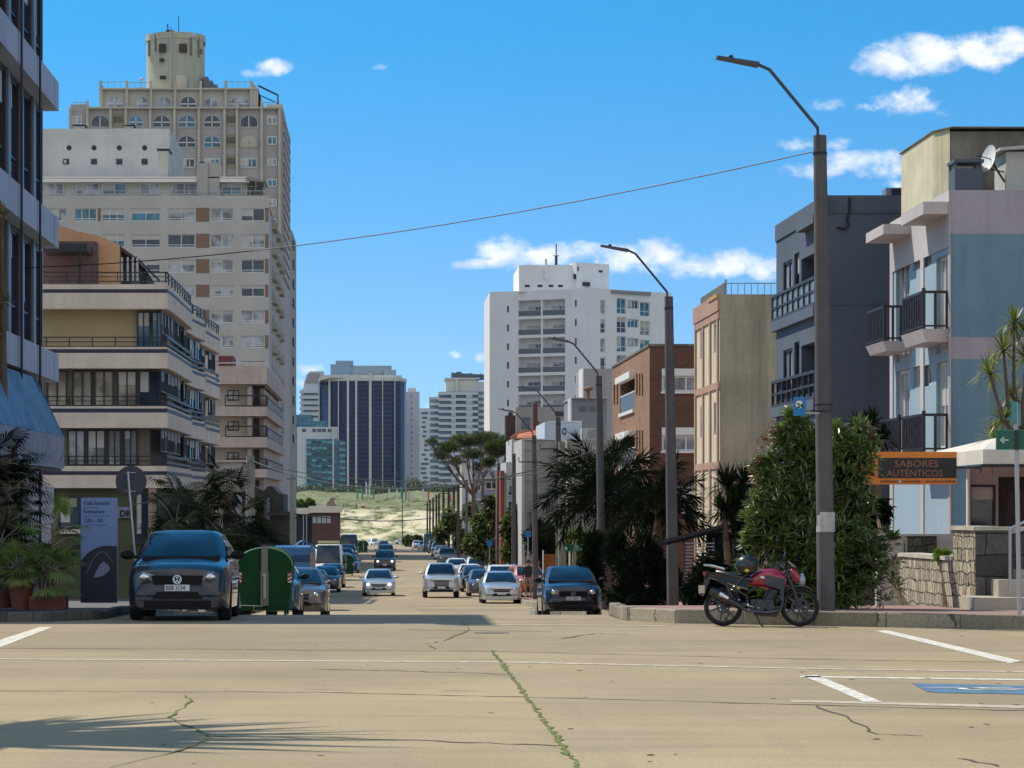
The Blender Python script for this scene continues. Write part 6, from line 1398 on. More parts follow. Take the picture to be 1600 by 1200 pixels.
    if kind == 'pickup':
        sub((kind, 'bed'), 'cargo_bed', 'plastic_black', root, lambda: MB().box(-hw * .8, hw * .8, 1.1, 2.55, 1.15, 1.222), False)
    if rack: rack(root, H)
    root.name = {'van': 'van', 'pickup': 'pickup_truck', 'suv': 'suv'}.get(kind, 'car')
    return root
def vw(root, yf, g0, g1):
    zc = (g0 + g1) / 2 + .0; f = Face((0, yf - .03, 0), (1, 0, 0), (0, -1, 0)); r = .072
    def fn():
        m = MB(); m.lathe([(r * .84, 0), (r, .0), (r, -.014), (r * .84, -.014), (r * .84, 0)], (0, yf - .028, zc), 28, 'y', cap=False)
        def bar(p, q, w_=.0055):
            d = Vector((q[0] - p[0], q[1] - p[1])); d.normalize(); n = Vector((-d.y, d.x)) * w_; m.oprism(f, [(p[0] - n.x, p[1] - n.y + zc), (q[0] - n.x, q[1] - n.y + zc), (q[0] + n.x, q[1] + n.y + zc), (p[0] + n.x, p[1] + n.y + zc)], 0, .01)
        bar((-.022, .056), (0, .008)); bar((0, .008), (.022, .056)); bar((-.054, .03), (-.024, -.054)); bar((-.024, -.054), (0, -.006)); bar((0, -.006), (.024, -.054)); bar((.024, -.054), (.054, .03)); return m
    sub(('vw', yf), 'emblem', 'chrome', root, fn, False)
def slash(root, yf, g0, g1):
    sub(('slash', yf), 'emblem', 'chrome', root, lambda: MB().lathe([(.05, 0), (.06, 0), (.06, -.01), (.05, -.01), (.05, 0)], (0, yf - .028, (g0 + g1) / 2), 20, 'y', cap=False).box(-.028, -.014, yf - .04, yf - .028, (g0 + g1) / 2 - .03, (g0 + g1) / 2 + .03).box(.014, .028, yf - .04, yf - .028, (g0 + g1) / 2 - .03, (g0 + g1) / 2 + .03).box(-.02, .02, yf - .04, yf - .028, (g0 + g1) / 2 - .006, (g0 + g1) / 2 + .006), False)
def rack_yellow(root, H):
    sub(('rack',), 'roof_rack', 'rack_yellow', root, lambda: MB().box(-.75, .75, -1.2, 1.8, H + .05, H + .2).box(-.7, -.62, -1, 1.6, H - .05, H + .05).box(.62, .7, -1, 1.6, H - .05, H + .05), False)
plain('rack_yellow', (.45, .42, .20), .7)
GL_ = 'cars parked along the left kerb'; GR_ = 'cars parked along the right kerb'
car('hatch', 'paint_navy', X(277, 45.6), 45.6 + 1.975, 0, 'dark blue hatchback with a round chrome badge parked at the left corner', GL_, plate='BEB 3154', emblem=vw)
car('hatch', 'paint_bluegrey', -2.98, 72 + 2, 0, 'blue-grey hatchback half hidden behind the green waste container', GL_)
car('sedan', 'paint_brown', -2.50, 80 + 2.3, 0, 'brown saloon with bright door trims behind the waste container', GL_)
car('sedan', 'paint_bluegrey', -3.7, 145, 0, 'blue-grey saloon parked in front of the white van', GL_)
car('hatch', 'paint_green', -3.35, 163, 0, 'dark green hatchback between the blue-grey saloon and the white van', GL_)
car('hatch', 'paint_grey', -3.25, 176, 0, 'grey hatchback just ahead of the white van', GL_)
car('van', 'paint_white', -3.9, 199, 0, 'tall white van with a pale yellow roof rack', GL_, rack=rack_yellow, cat='van')
car('sedan', 'paint_blue', -2.9, 228, 0, 'deep blue saloon parked right behind the white van', GL_, detail=1)
car('suv', 'paint_green', -3.6, 252, 0, 'dark green off-roader parked two places beyond the white van', GL_, detail=1)
car('suv', 'paint_navy', -3.7, 285, 0, 'navy off-roader next in line beyond the dark green one', GL_, detail=1)
car('van', 'paint_navy', -4.0, 322, 0, 'dark blue van far down the left kerb', GL_, detail=1, cat='van')
car('sedan', 'paint_silver', -3.5, 240, 0, 'silver saloon between the deep blue saloon and the dark green off-roader', GL_, detail=1)
car('hatch', 'paint_navy', -3.6, 268, 0, 'navy hatchback right behind the dark green off-roader', GL_, detail=1)
car('sedan', 'paint_white', -3.8, 302, 0, 'white saloon in front of the far dark blue van', GL_, detail=1)
car('suv', 'paint_blue', -4.2, 372, 0, 'blue off-roader at the far end of the left row', GL_, detail=1)
car('sedan', 'paint_silver', -.28, 154, 0, 'silver saloon driving up the street with its lamps lit', None, lights=True)
car('suv', 'paint_black', .08, 238, 0, 'black off-roader driving behind the silver saloon with its lamps lit', None, lights=True)
car('suv', 'paint_navy', .15, 284, 0, 'dark blue off-roader following the black off-roader', None, detail=1)
car('pickup', 'paint_silver', 2.95, 147, 0, 'silver double-cab pickup driving up the street', None)
car('sedan', 'paint_maroon', 0, 470, 0, 'maroon saloon far down the middle of the street', None, detail=1)
car('hatch', 'paint_navy', 5.28, 78.5 + 2, 0, 'dark blue hatchback parked by the palm on the right', GR_, plate='SCA 2815', emblem=slash)
car('sedan', 'paint_silver', 5.27, 126 + 2.3, 0, 'silver saloon with a chrome grille leading the right-hand row', GR_)
car('suv', 'paint_white', 5.85, 139, 0, 'white estate with roof rails right behind the silver saloon', GR_, roofrails=True)
car('sedan', 'paint_grey', 5.35, 152, 0, 'dark grey saloon behind the white estate', GR_)
car('hatch', 'paint_black', 5.25, 164, 0, 'black hatchback behind the dark grey saloon', GR_)
car('hatch', 'paint_white', 5.3, 174, 0, 'white hatchback behind the black one', GR_)
car('suv', 'paint_white', 6.35, 190, 0, 'tall white off-roader behind the white hatchback', GR_)
car('sedan', 'paint_white', 5.3, 206, 0, 'white saloon half hidden behind the pickup', GR_)
car('suv', 'paint_grey', 5.75, 258, 0, 'grey off-roader leading the second group on the right', GR_)
car('sedan', 'paint_green', 6.3, 272, 0, 'dark green saloon behind the grey off-roader', GR_, detail=1)
car('hatch', 'paint_white', 6.1, 297, 0, 'white hatchback in the second group on the right', GR_, detail=1)
car('suv', 'paint_silver', 6.4, 326, 0, 'silver off-roader beyond the white hatchback of the second group', GR_, detail=1)
car('suv', 'paint_navy', 6.6, 362, 0, 'navy off-roader in the second group on the right', GR_, detail=1)
car('van', 'paint_bluegrey', 6.6, 400, 0, 'blue-grey van near the far end of the right row', GR_, detail=1, cat='van')
car('sedan', 'paint_silver', 6.2, 440, 0, 'silver saloon last but one in the right row', GR_, detail=1)
car('hatch', 'paint_white', 5.6, 480, 0, 'white hatchback at the very end of the right row', GR_, detail=1)
car('pickup', 'paint_white', X(585, 792), 792, R(-90), 'white pickup crossing on the coastal avenue', None, detail=1)
car('sedan', 'paint_white', X(628, 797), 797, R(90), 'white saloon parked on the coastal avenue before the dune', None, detail=1)
car('sedan', 'paint_white', X(583, 700), 700, R(20), 'white saloon at the bottom of the street below the pickup', None, detail=1)
car('suv', 'paint_white', X(656, 640), 640, 0, 'white off-roader beyond the right row by the green bush', None, detail=1)
car('hatch', 'paint_orange', X(826, 133), 135, R(8), 'orange hatchback on the ramp beside the lamp poles', None, loc_z=zg(133) + .2)
# ---- blue box truck
def truck():
    y = 106.0; x0, x1 = X(424, y), X(489, y); r = thing('box_truck', 'blue box truck with a tubular rack parked beyond the brown saloon', 'truck', ((x0 + x1) / 2 , y + 2.5, zg(y + 2)), 0, None)
    zt = Z(855, y); z0 = zg(y) + .6; b = plain('truck_blue', (.03, .14, .32), .5, var=.2, vs=1.2)
    m = MB(); m.box(x0, x1 - .12, y, y + 5, z0, zt); m.build('cargo_box', b, r, bevel=.03)
    m = MB(); m.box(x0 - .02, x1 - .1, y - .03, y + .0, zt - .55, zt - .3); m.build('awning_roll', plain('truck_navy', (.008, .04, .12), .6), r, bevel=.02)
    m = MB(); m.box(x1 - .12, x1 - .02, y - .02, y + 5.0, z0, zt - .2); m.build('side_panel', plain('truck_side', (.22, .20, .22), .6), r)
    m = MB(); m.box(x0 + .1, x1 - .2, y + .3, y + 4.7, z0 - .3, z0); m.build('chassis', MATS['plastic_black'], r)
    for xx in (x0 + .15, x1 - .4):
        for yy in (y + .9, y + 4): m = MB(); m.lathe([(.2, 0), (.38, 0), (.38, .22), (.2, .22)], (xx, yy, zg(yy) + .4), 18, 'x'); m.build('wheel', MATS['tyre'], r)
    m = MB(); z = lambda v: Z(v, y); m.tube([(X(456, y), y + 1, z(857)), (X(467, y), y + 1, z(847)), (X(472, y), y + 1, z(845.5))], .035, 6); m.build('rack_tube', MATS['chrome'], r); m = MB(); m.tube([(X(472, y), y + 1, z(845.5)), (X(485, y), y + 1.5, z(852)), (X(498, y), y + 2.5, z(862))], .045, 6); m.build('rack_tube', b, r)
truck()
# ---- waste containers
def container(x, y, label, rz=0):
    r = thing('waste_container', label, 'waste container', (x, y, zg(y)), rz, 'green waste containers'); g = wall('bin_green', (.006, .055, .02), .3, .12, 2, True, .05, (.03, .05, .02)); W, L = .64, 2.1
    f = Face((0, 0, 0), (1, 0, 0), (0, -1, 0))
    sub(('bin', 'body'), 'body', 'bin_green', r, lambda: MB().hexa([(-W * .86, 0, .16), (W * .86, 0, .16), (W * .86, L, .16), (-W * .86, L, .16), (-W, 0, 1.22), (W, 0, 1.22), (W, L, 1.22), (-W, L, 1.22)]))
    arc = [(W * 1.02 * math.cos(a), 1.22 + .42 * math.sin(a)) for a in [math.pi * k / 14 for k in range(15)]]
    sub(('bin', 'lid'), 'lid', 'bin_green', r, lambda: MB().oprism(f, arc, -L, .02), sharp=50)
    sub(('bin', 'edge'), 'lid_edge', 'edge_green', r, lambda: MB().tube([f.p(p[0], p[1], .03) for p in arc[3:]], .012, 5).tube([f.p(p[0], p[1], .03) for p in arc[:-3]], .012, 5))
    c = sub(('bin', 'col'), 'lifting_column', 'galv', r, lambda: MB().box(-.075, .075, -.07, -.0, 1.05, 1.68).box(-.09, -.055, -.08, -.002, .28, 1.1).box(.055, .09, -.08, -.002, .28, 1.1).box(-.055, .055, -.05, -.002, .28, 1.05), False)
    sub(('bin', 'arm'), 'lifting_arm', 'galv_light', c, lambda: MB().tube([f.p(-.0, .45, .09), f.p(-.0, .95, .09)], .04, 8).lathe([(.05, 0), (.05, .05)], (0, -.12, 1.0), 14, 'y'), False)
    for s in (-1, 1):
        p = sub(('bin', 'refl', s), 'reflector', 'plate_white', r, lambda s=s: MB().box(s * .585 - .045, s * .585 + .045, -.035, -.01, .82, 1.05), False)
        sub(('bin', 'reflr', s), 'red_stripes', 'tail_red', p, lambda s=s: (lambda m: [m.oprism(f, [(s * .585 - .045, q), (s * .585 + .045, q + .05 * -s * -1), (s * .585 + .045, q + .045 + .05 * s), (s * .585 - .045, q + .045)], .036, .04) for q in (.83, .92, .99)] and m)(MB()), False)
        for yy in (.2, L - .2): sub(('bin', 'foot', s, yy), 'wheel', 'tyre', r, lambda s=s, yy=yy: MB().lathe([(.08, 0), (.08, .05)], (s * .45, yy, .08), 12, 'x'))
    sub(('bin', 'pedal'), 'foot_pedal', 'galv_light', r, lambda: MB().tube([(-.72, -.1, .30), (-.05, -.1, .27)], .012, 5).tube([(-.25, -.1, .28), (-.25, -.05, .18)], .012, 5).tube([(-.70, -.05, .6), (-.66, -.08, .1)], .01, 5))
    return r
plain('galv', (.20, .20, .19), .6, .4); plain('galv_light', (.38, .40, .38), .5, .5); plain('edge_green', (.25, .40, .28), .5)
container(X(413.5, 66), 66, 'green domed waste container with red and white reflectors beside the hatchback'); container(-2.7, 365, 'distant green waste container near the end of the left row', R(15)); container(-2.9, 213, 'dark green waste container in shade just beyond the white van')
# ---- yellow litter under the hatchback, seen against the light
m = MB(); m.hexa([(-3.05, 52, .13 - .2), (-2.85, 52, .13 - .2), (-2.85, 52.2, -.07), (-3.05, 52.2, -.07), (-3.02, 52, .1), (-2.83, 52.02, .09), (-2.86, 52.16, .07), (-3.02, 52.18, .08)])
m.build('litter', plain('litter_yellow', (.6, .5, .08), .7), None, label='crumpled yellow bag lying on the road behind the front hatchback', cat='litter')
# ================================================================ MOTORCYCLE (side-on, front wheel to the right)
def bike():
    y = 43.25; x0 = X(1130, y); r = thing('motorcycle', 'red and black motorcycle parked at the kerb facing right', 'motorcycle', (x0, y, 0)); r.rotation_euler = (R(-5), 0, R(-7)); r.scale = (.94, .94, .94)
    for n_, a in (('moto_red', (.30, .006, .035)),): paint(n_, a, .2, .2)
    plain('moto_black', (.012, .012, .014), .35, .2, .5); plain('engine', (.06, .06, .065), .4, .7); plain('exhaust', (.10, .11, .14), .25, .9); plain('dial', (.2, .2, .22), .2)
    WB = 1.24; wr = .315                      # local: x along the bike, rear wheel at 0, y across (towards the road is -), z up
    def add(nm, mt, fn, par=None, smooth=True, sharp=35): o = fn().build(nm, MATS[mt], par or r, local=True, smooth=smooth, sharp=sharp); return o
    def wheel(cx, disc):
        t = add('wheel', 'tyre', lambda: MB().lathe([(wr * .78, -.04), (wr * .90, -.055), (wr * .98, -.035), (wr, 0), (wr * .98, .035), (wr * .90, .055), (wr * .78, .04)], (cx, 0, wr), 36, 'y', cap=False))
        def rim():
            m = MB(); m.lathe([(wr * .80, -.035), (wr * .74, -.03), (wr * .74, .03), (wr * .80, .035)], (cx, 0, wr), 32, 'y', cap=False); m.lathe([(.05, -.05), (.05, .05)], (cx, 0, wr), 14, 'y')
            for k in range(6):
                a = 2 * math.pi * k / 6 + .3; d = Vector((math.cos(a), 0, math.sin(a))); p = Vector((-math.sin(a), 0, math.cos(a))); c = Vector((cx, 0, wr)); q = Vector((0, .014, 0))
                m.hexa([c + d * .04 - p * .018 - q, c + d * .04 + p * .018 - q, c + d * wr * .75 + p * .012 - q, c + d * wr * .75 - p * .012 - q, c + d * .04 - p * .018 + q, c + d * .04 + p * .018 + q, c + d * wr * .75 + p * .012 + q, c + d * wr * .75 - p * .012 + q])
            return m
        add('rim', 'moto_black', rim, t)
        add('brake_disc', 'engine', lambda: MB().lathe([(disc, -.06), (disc, -.064), (disc * .72, -.064), (disc * .72, -.06), (disc, -.06)], (cx, 0, wr), 30, 'y', cap=False), t)
    wheel(0, .11); wheel(WB, .145)
    add('front_mudguard', 'moto_black', lambda: (lambda m: [m.hexa([(WB + (wr + .03) * math.cos(a), -.05, wr + (wr + .03) * math.sin(a)), (WB + (wr + .03) * math.cos(b), -.05, wr + (wr + .03) * math.sin(b)), (WB + (wr + .03) * math.cos(b), .05, wr + (wr + .03) * math.sin(b)), (WB + (wr + .03) * math.cos(a), .05, wr + (wr + .03) * math.sin(a)), (WB + (wr + .045) * math.cos(a), -.045, wr + (wr + .045) * math.sin(a)), (WB + (wr + .045) * math.cos(b), -.045, wr + (wr + .045) * math.sin(b)), (WB + (wr + .045) * math.cos(b), .045, wr + (wr + .045) * math.sin(b)), (WB + (wr + .045) * math.cos(a), .045, wr + (wr + .045) * math.sin(a))]) for a, b in [(R(60 + k * 12), R(60 + k * 12 + 12)) for k in range(8)]] and m)(MB()))
    for s in (-.075, .075): add('fork', 'engine', lambda s=s: MB().tube([(WB, s, wr), (WB - .10, s, .60), (WB - .23, s, .93)], [.026, .024, .018], 10))
    add('headlight', 'moto_red', lambda: MB().hexa([(WB - .14, -.10, .74), (WB + .10, -.09, .62), (WB + .10, .09, .62), (WB - .14, .10, .74), (WB - .20, -.11, 1.0), (WB - .02, -.09, .95), (WB - .02, .09, .95), (WB - .20, .11, 1.0)])).modifiers.new('sub', 'SUBSURF').levels = 2
    add('headlight_lens', 'lamp_glass', lambda: MB().blob((WB + .035, 0, .76), (.06, .08, .11), 12, 8))
    add('windscreen', 'dial', lambda: MB().hexa([(WB - .12, -.08, .98), (WB - .04, -.07, .95), (WB - .04, .07, .95), (WB - .12, .08, .98), (WB - .20, -.06, 1.06), (WB - .18, -.06, 1.07), (WB - .18, .06, 1.07), (WB - .20, .06, 1.06)]))
    hb = add('handlebar', 'engine', lambda: MB().tube([(WB - .38, -.36, .98), (WB - .30, -.25, 1.01), (WB - .25, -.08, .96), (WB - .25, .08, .96), (WB - .30, .25, 1.01), (WB - .38, .36, .98)], .013, 8))
    for s in (-1, 1):
        add('grip', 'moto_black', lambda s=s: MB().tube([(WB - .40, s * .38, .975), (WB - .33, s * .28, 1.0)], .02, 8), hb)
        add('mirror', 'moto_black', lambda s=s: MB().tube([(WB - .31, s * .25, 1.01), (WB - .26, s * .30, 1.12), (WB - .24, s * .31, 1.14)], .007, 6).blob((WB - .24, s * .33, 1.16), (.02, .07, .035), 10, 6), hb)
        add('brake_lever', 'chrome', lambda s=s: MB().tube([(WB - .27, s * .25, 1.0), (WB - .26, s * .36, .985)], .007, 6), hb)
    # tank: loft
    def tank():
        m = MB(); S = [(.42, .06, .66, .80), (.50, .11, .64, .88), (.62, .14, .62, .94), (.78, .155, .60, .965), (.92, .13, .60, .93), (1.02, .07, .64, .84)]; k = 12
        for (x_, w_, zl, zh) in S:
            for j in range(k): a = 2 * math.pi * j / k; m.v.append(Vector((x_, w_ * math.cos(a), (zl + zh) / 2 + (zh - zl) / 2 * math.sin(a))))
        for i in range(len(S) - 1):
            for j in range(k): a = i * k + j; b = i * k + (j + 1) % k; m.f.append((a, b, b + k, a + k))
        m.f.append(tuple(range(k))); m.f.append(tuple(reversed(range((len(S) - 1) * k, len(S) * k)))); return m
    t = add('fuel_tank', 'moto_red', tank, sharp=60); t.modifiers.new('sub', 'SUBSURF').levels = 2
    add('tank_shroud', 'moto_black', lambda: MB().hexa([(.70, -.17, .66), (.98, -.15, .58), (.98, -.13, .58), (.70, -.14, .66), (.66, -.165, .82), (1.0, -.13, .78), (1.0, -.11, .78), (.66, -.14, .82)]), t)
    add('tank_badge', 'white_paint', lambda: MB().hexa([(.60, -.157, .78), (.68, -.16, .77), (.68, -.15, .77), (.60, -.145, .78), (.61, -.152, .815), (.70, -.155, .80), (.70, -.145, .80), (.61, -.14, .815)]), t)
    seat = add('seat', 'moto_black', lambda: MB().hexa([(-.12, -.09, .84), (.52, -.11, .70), (.52, .11, .70), (-.12, .09, .84), (-.14, -.08, .92), (.50, -.09, .80), (.50, .09, .80), (-.14, .08, .92)])); seat.modifiers.new('bev', 'BEVEL').width = .03
    add('tail_fairing', 'moto_black', lambda: MB().hexa([(-.26, -.05, .80), (.40, -.11, .60), (.40, .11, .60), (-.26, .05, .80), (-.30, -.06, .90), (.38, -.10, .76), (.38, .10, .76), (-.30, .06, .90)]))
    add('grab_rail', 'chrome', lambda: MB().tube([(.02, -.12, .93), (-.16, -.13, .98), (-.31, -.07, 1.0), (-.31, .07, 1.0), (-.16, .13, .98), (.02, .12, .93)], .014, 8))
    add('tail_light', 'tail_red', lambda: MB().box(-.33, -.29, -.05, .05, .84, .89), None, False)
    add('rear_mudguard', 'moto_black', lambda: MB().hexa([(-.30, -.06, .80), (-.20, -.06, .80), (-.20, .06, .80), (-.30, .06, .80), (-.36, -.06, .50), (-.32, -.06, .50), (-.32, .06, .50), (-.36, .06, .50)][4:] + [(-.30, -.06, .80), (-.20, -.06, .80), (-.20, .06, .80), (-.30, .06, .80)]))
    add('license_plate', 'plate_cream', lambda: MB().hexa([(-.385, -.09, .52), (-.375, -.09, .52), (-.375, .09, .52), (-.385, .09, .52), (-.33, -.09, .66), (-.32, -.09, .66), (-.32, .09, .66), (-.33, .09, .66)]).box(-.40, -.30, -.1, -.09, .53, .66), None, False)
    add('indicator', 'plastic_black', lambda: MB().tube([(-.26, -.05, .80), (-.28, -.15, .80)], .01, 6).blob((-.28, -.17, .80), (.03, .03, .02), 8, 6))
    add('frame', 'moto_black', lambda: MB().tube([(WB - .22, 0, .86), (.95, 0, .45), (.70, 0, .28), (.42, 0, .30), (.38, 0, .50), (-.10, -.08, .76)], .025, 8).tube([(WB - .22, 0, .88), (.6, 0, .66), (.38, 0, .55)], .03, 8))
    add('swing_arm', 'moto_black', lambda: MB().tube([(.40, -.09, .36), (.0, -.09, wr)], .024, 8).tube([(.40, .09, .36), (.0, .09, wr)], .024, 8))
    add('shock_absorber', 'moto_black', lambda: MB().tube([(.18, -.11, .36), (.06, -.11, .66)], .03, 10))
    e = add('engine', 'engine', lambda: MB().box(.44, .82, -.14, .14, .24, .44).tube([(.72, 0, .40), (.86, 0, .60)], .09, 14).lathe([(.10, -.18), (.11, -.15), (.11, -.10)], (.60, 0, .33), 18, 'y').lathe([(.075, -.16), (.08, -.10)], (.76, 0, .31), 16, 'y')); e.modifiers.new('bev', 'BEVEL').width = .012
    add('cooling_fins', 'engine', lambda: (lambda m: [m.tube([(.74 + k * .018, 0, .43 + k * .026), (.746 + k * .018, 0, .438 + k * .026)], .115, 14) for k in range(6)] and m)(MB()), e)
    ex = add('exhaust', 'exhaust', lambda: MB().tube([(.86, -.05, .50), (.97, -.08, .42), (.92, -.12, .25), (.70, -.15, .22), (.40, -.16, .24), (.22, -.17, .34)], [.024, .024, .024, .024, .026, .03], 10))
    add('silencer', 'moto_black', lambda: MB().tube([(.32, -.17, .28), (.22, -.175, .34), (-.16, -.19, .55), (-.21, -.19, .58)], [.035, .06, .068, .045], 14), ex); add('heat_shield', 'chrome', lambda: MB().tube([(.08, -.205, .44), (-.06, -.215, .52)], [.045, .05], 12), ex)
    add('foot_peg', 'chrome', lambda: MB().tube([(.40, -.12, .34), (.40, -.26, .34)], .016, 8).tube([(.26, -.12, .42), (.25, -.24, .42)], .014, 8).tube([(.40, -.16, .33), (.56, -.16, .29), (.57, -.22, .29)], .008, 6)); add('kick_stand', 'moto_black', lambda: MB().tube([(.50, -.10, .26), (.60, -.22, .02), (.64, -.24, .0)], .012, 6)); add('radiator_cowl', 'moto_black', lambda: MB().box(.92, .98, -.12, .12, .42, .66))
    add('belly_pan', 'moto_black', lambda: MB().hexa([(.50, -.12, .17), (.86, -.10, .15), (.86, .10, .15), (.50, .12, .17), (.48, -.14, .26), (.98, -.12, .34), (.98, .12, .34), (.48, .14, .26)]))
    # helmet resting on the seat
    c = Matrix.LocRotScale(r.location, r.rotation_euler, None) @ Vector((.36, -.08, .93)); h = thing('helmet', 'black full-face helmet with a yellow patch resting on the motorcycle seat', 'helmet', tuple(c), R(-7))
    add_ = lambda nm, mt, fn, par=None: fn().build(nm, MATS[mt], par or h, local=True, smooth=True, sharp=50)
    add_('shell', 'moto_black', lambda: MB().blob((0, 0, 0), (.17, .14, .155), 22, 14)); add_('chin_bar', 'moto_black', lambda: MB().blob((.0, .0, -.075), (.15, .125, .07), 18, 10)); add_('visor', 'car_glass', lambda: MB().blob((-.035, -.005, .0), (.15, .138, .065), 20, 8)); add_('sticker', 'litter_yellow', lambda: MB().blob((.0, -.105, -.07), (.045, .03, .035), 10, 6)); add_('strap', 'moto_black', lambda: MB().tube([(.02, -.06, -.12), (-.08, -.10, -.2), (-.18, -.12, -.32)], .015, 6))
plain('plate_cream', (.50, .42, .30), .6)
bike()
# ================================================================ PLANTS
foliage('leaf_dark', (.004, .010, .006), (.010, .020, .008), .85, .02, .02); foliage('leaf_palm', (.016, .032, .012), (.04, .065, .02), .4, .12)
foliage('leaf_oleander', (.010, .028, .006), (.24, .36, .09), .34, .25, .9); foliage('leaf_bright', (.10, .19, .015), (.20, .30, .03), .45, .35); foliage('leaf_mid', (.07, .115, .022), (.22, .27, .07), .5, .22)  # oleander leaf tones spread wide to put sunlit contrast into the colour
foliage('leaf_mid2', (.008, .018, .006), (.025, .045, .012), .5, .1, .3); foliage('leaf_pine', (.03, .055, .016), (.09, .125, .035), .6, .15); foliage('leaf_yucca', (.09, .13, .03), (.32, .33, .10), .4, .25); foliage('flower_pink', (.20, .03, .04), (.30, .06, .06), .6, .2); foliage('frond_dry', (.20, .15, .08), (.30, .24, .13), .8, .1)
wall('bark', (.13, .095, .065), .3, .25, 3, True, .6); wall('bark_pale', (.26, .22, .17), .4, .2, 3, True, .5); plain('terracotta', (.13, .04, .025), .8, var=.15)
def leaf(m, p, d, L, w_, r_, droop=.3):
    d = Vector(d).normalized(); s = d.cross(Vector((0, 0, 1))); s = s.normalized() if s.length > .05 else Vector((1, 0, 0)); s = (s + d.cross(s) * r_.uniform(-.9, .9)).normalized()
    a = p + d * L * .5; b = p + d * L + Vector((0, 0, -droop * L)); i = len(m.v); m.v += [p, a - s * w_ / 2, b, a + s * w_ / 2]; m.f.append((i, i + 1, i + 2, i + 3))
def rdir(r_, up=0):
    while 1:
        v = Vector((r_.uniform(-1, 1), r_.uniform(-1, 1), r_.uniform(-1, 1)))
        if .05 < v.length < 1: v.normalize(); v.z += up; return v.normalized()
def clumps(m, ells, n, L, w_, seed, up=.2, whorl=1, shell=.55, droop=.2, core=True):
    """leaves spread through lumpy ellipsoids: ells = [(x, y, z, rx, ry, rz)]"""
    r_ = random.Random(seed); tot_ = sum(e[3] * e[5] * e[4] for e in ells)
    for (x, y, z, rx, ry, rz) in ells:
        k = int(n * rx * ry * rz / tot_)
        for _ in range(k):
            d = rdir(r_); rad = shell + (1 - shell) * r_.random() if r_.random() < .8 else r_.random()
            bump = .82 + .36 * mnoise.noise((d.x * 2.3 + x, d.y * 2.3 + y, d.z * 2.3 + z)) + (.12 * r_.random())
            p = Vector((x + d.x * rx * rad * bump, y + d.y * ry * rad * bump, z + d.z * rz * rad * bump))
            if whorl == 1: leaf(m, p, rdir(r_, up) + d * .7, L * r_.uniform(.6, 1.3), w_ * r_.uniform(.7, 1.3), r_, droop)
            else:
                ax = (d * .8 + Vector((0, 0, .9)) + rdir(r_) * .5).normalized(); q = ax.orthogonal().normalized(); t_ = ax.cross(q); a0 = r_.random() * 6
                for j in range(whorl):
                    a = a0 + 6.28 * j / whorl; leaf(m, p, ax * r_.uniform(.5, 1.1) + (q * math.cos(a) + t_ * math.sin(a)), L * r_.uniform(.7, 1.2), w_, r_, droop)
    return m
def frond(m, base, dir_, L, droop, nl, ll, r_, stem=None, vee=.5, w_=.035):
    """feather frond: arching rachis with paired leaflets"""
    d = Vector(dir_).normalized(); p = Vector(base); pts = [p.copy()]; n = 12
    for k in range(n):
        d = (d + Vector((0, 0, -droop / n * (1 + k * .12)))).normalized(); p = p + d * L / n; pts.append(p.copy())
    if stem is not None: stem.tube(pts[:9], [.028 - .0025 * i for i in range(9)], 4, False)
    for k in range(nl):
        t_ = .12 + .88 * k / nl; i = min(n - 1, int(t_ * n)); q = pts[i].lerp(pts[i + 1], t_ * n - i); dd = (pts[i + 1] - pts[i]).normalized(); s = dd.cross(Vector((0, 0, 1)))
        s = s.normalized() if s.length > .05 else Vector((1, 0, 0)); u_ = s.cross(dd); ln = ll * (math.sin(math.pi * (.12 + .82 * t_)) ** .6) * r_.uniform(.85, 1.1)
        for sg in (-1, 1):
            ld = (s * sg + dd * .75 + u_ * vee * r_.uniform(.5, 1.3)).normalized(); e = q + ld * ln + Vector((0, 0, -.18 * ln)); wv = dd * w_ * .5; j = len(m.v); m.v += [q - wv, q + ld * ln * .5 - wv * .8, e, q + ld * ln * .5 + wv * .8, q + wv]; m.f.append((j, j + 1, j + 2, j + 3, j + 4))
def fan(m, base, dir_, Lp, rad, r_, stem=None, nl=22, w_=.03):
    """fan leaf: petiole and a disc of narrow segments"""
    d = Vector(dir_).normalized(); mid = Vector(base) + d * Lp * .6; c = mid + (d + Vector((0, 0, -.35))).normalized() * Lp * .45
    if stem is not None: stem.tube([base, mid, c], [.014, .011, .008], 4, False)
    f = (d + Vector((0, 0, -.5 + r_.uniform(-.2, .2)))).normalized(); s = f.cross(Vector((0, 0, 1))); s = s.normalized() if s.length > .05 else Vector((1, 0, 0)); nrm = s.cross(f)
    for k in range(nl):
        a = -2.1 + 4.2 * k / (nl - 1); ld = (f * math.cos(a) + s * math.sin(a) + nrm * .18 * math.cos(a * 2)).normalized(); ln = rad * (.8 + .2 * math.cos(a)) * r_.uniform(.9, 1.08); sd_ = ld.cross(nrm).normalized() * w_ * .5
        e = c + ld * ln + Vector((0, 0, -.22 * ln)); h = c + ld * ln * .55; j = len(m.v); m.v += [c, h - sd_, e, h + sd_]; m.f.append((j, j + 1, j + 2, j + 3))
def spiky(m, c, rad, n, w_, r_, lo=-.35):
    """rosette of sword leaves (yucca)"""
    for _ in range(n):
        d = rdir(r_); d.z = lo + abs(d.z) * 1.2 if r_.random() < .8 else d.z; d.normalize(); L = rad * r_.uniform(.75, 1.1); s = d.cross(Vector((0, 0, 1))); s = s.normalized() if s.length > .05 else Vector((1, 0, 0))
        h = c + d * L * .55; e = c + d * L + Vector((0, 0, -.22 * L * (1 - d.z))); j = len(m.v); s = s * w_ / 2; m.v += [c - s * .6, h - s, e, h + s, c + s * .6]; m.f.append((j, j + 1, j + 2, j + 3, j + 4))
def plant(name, label, cat, x, y, z=None, group=None): return thing(name, label, cat, (x, y, zg(y) if z is None else z), 0, group)

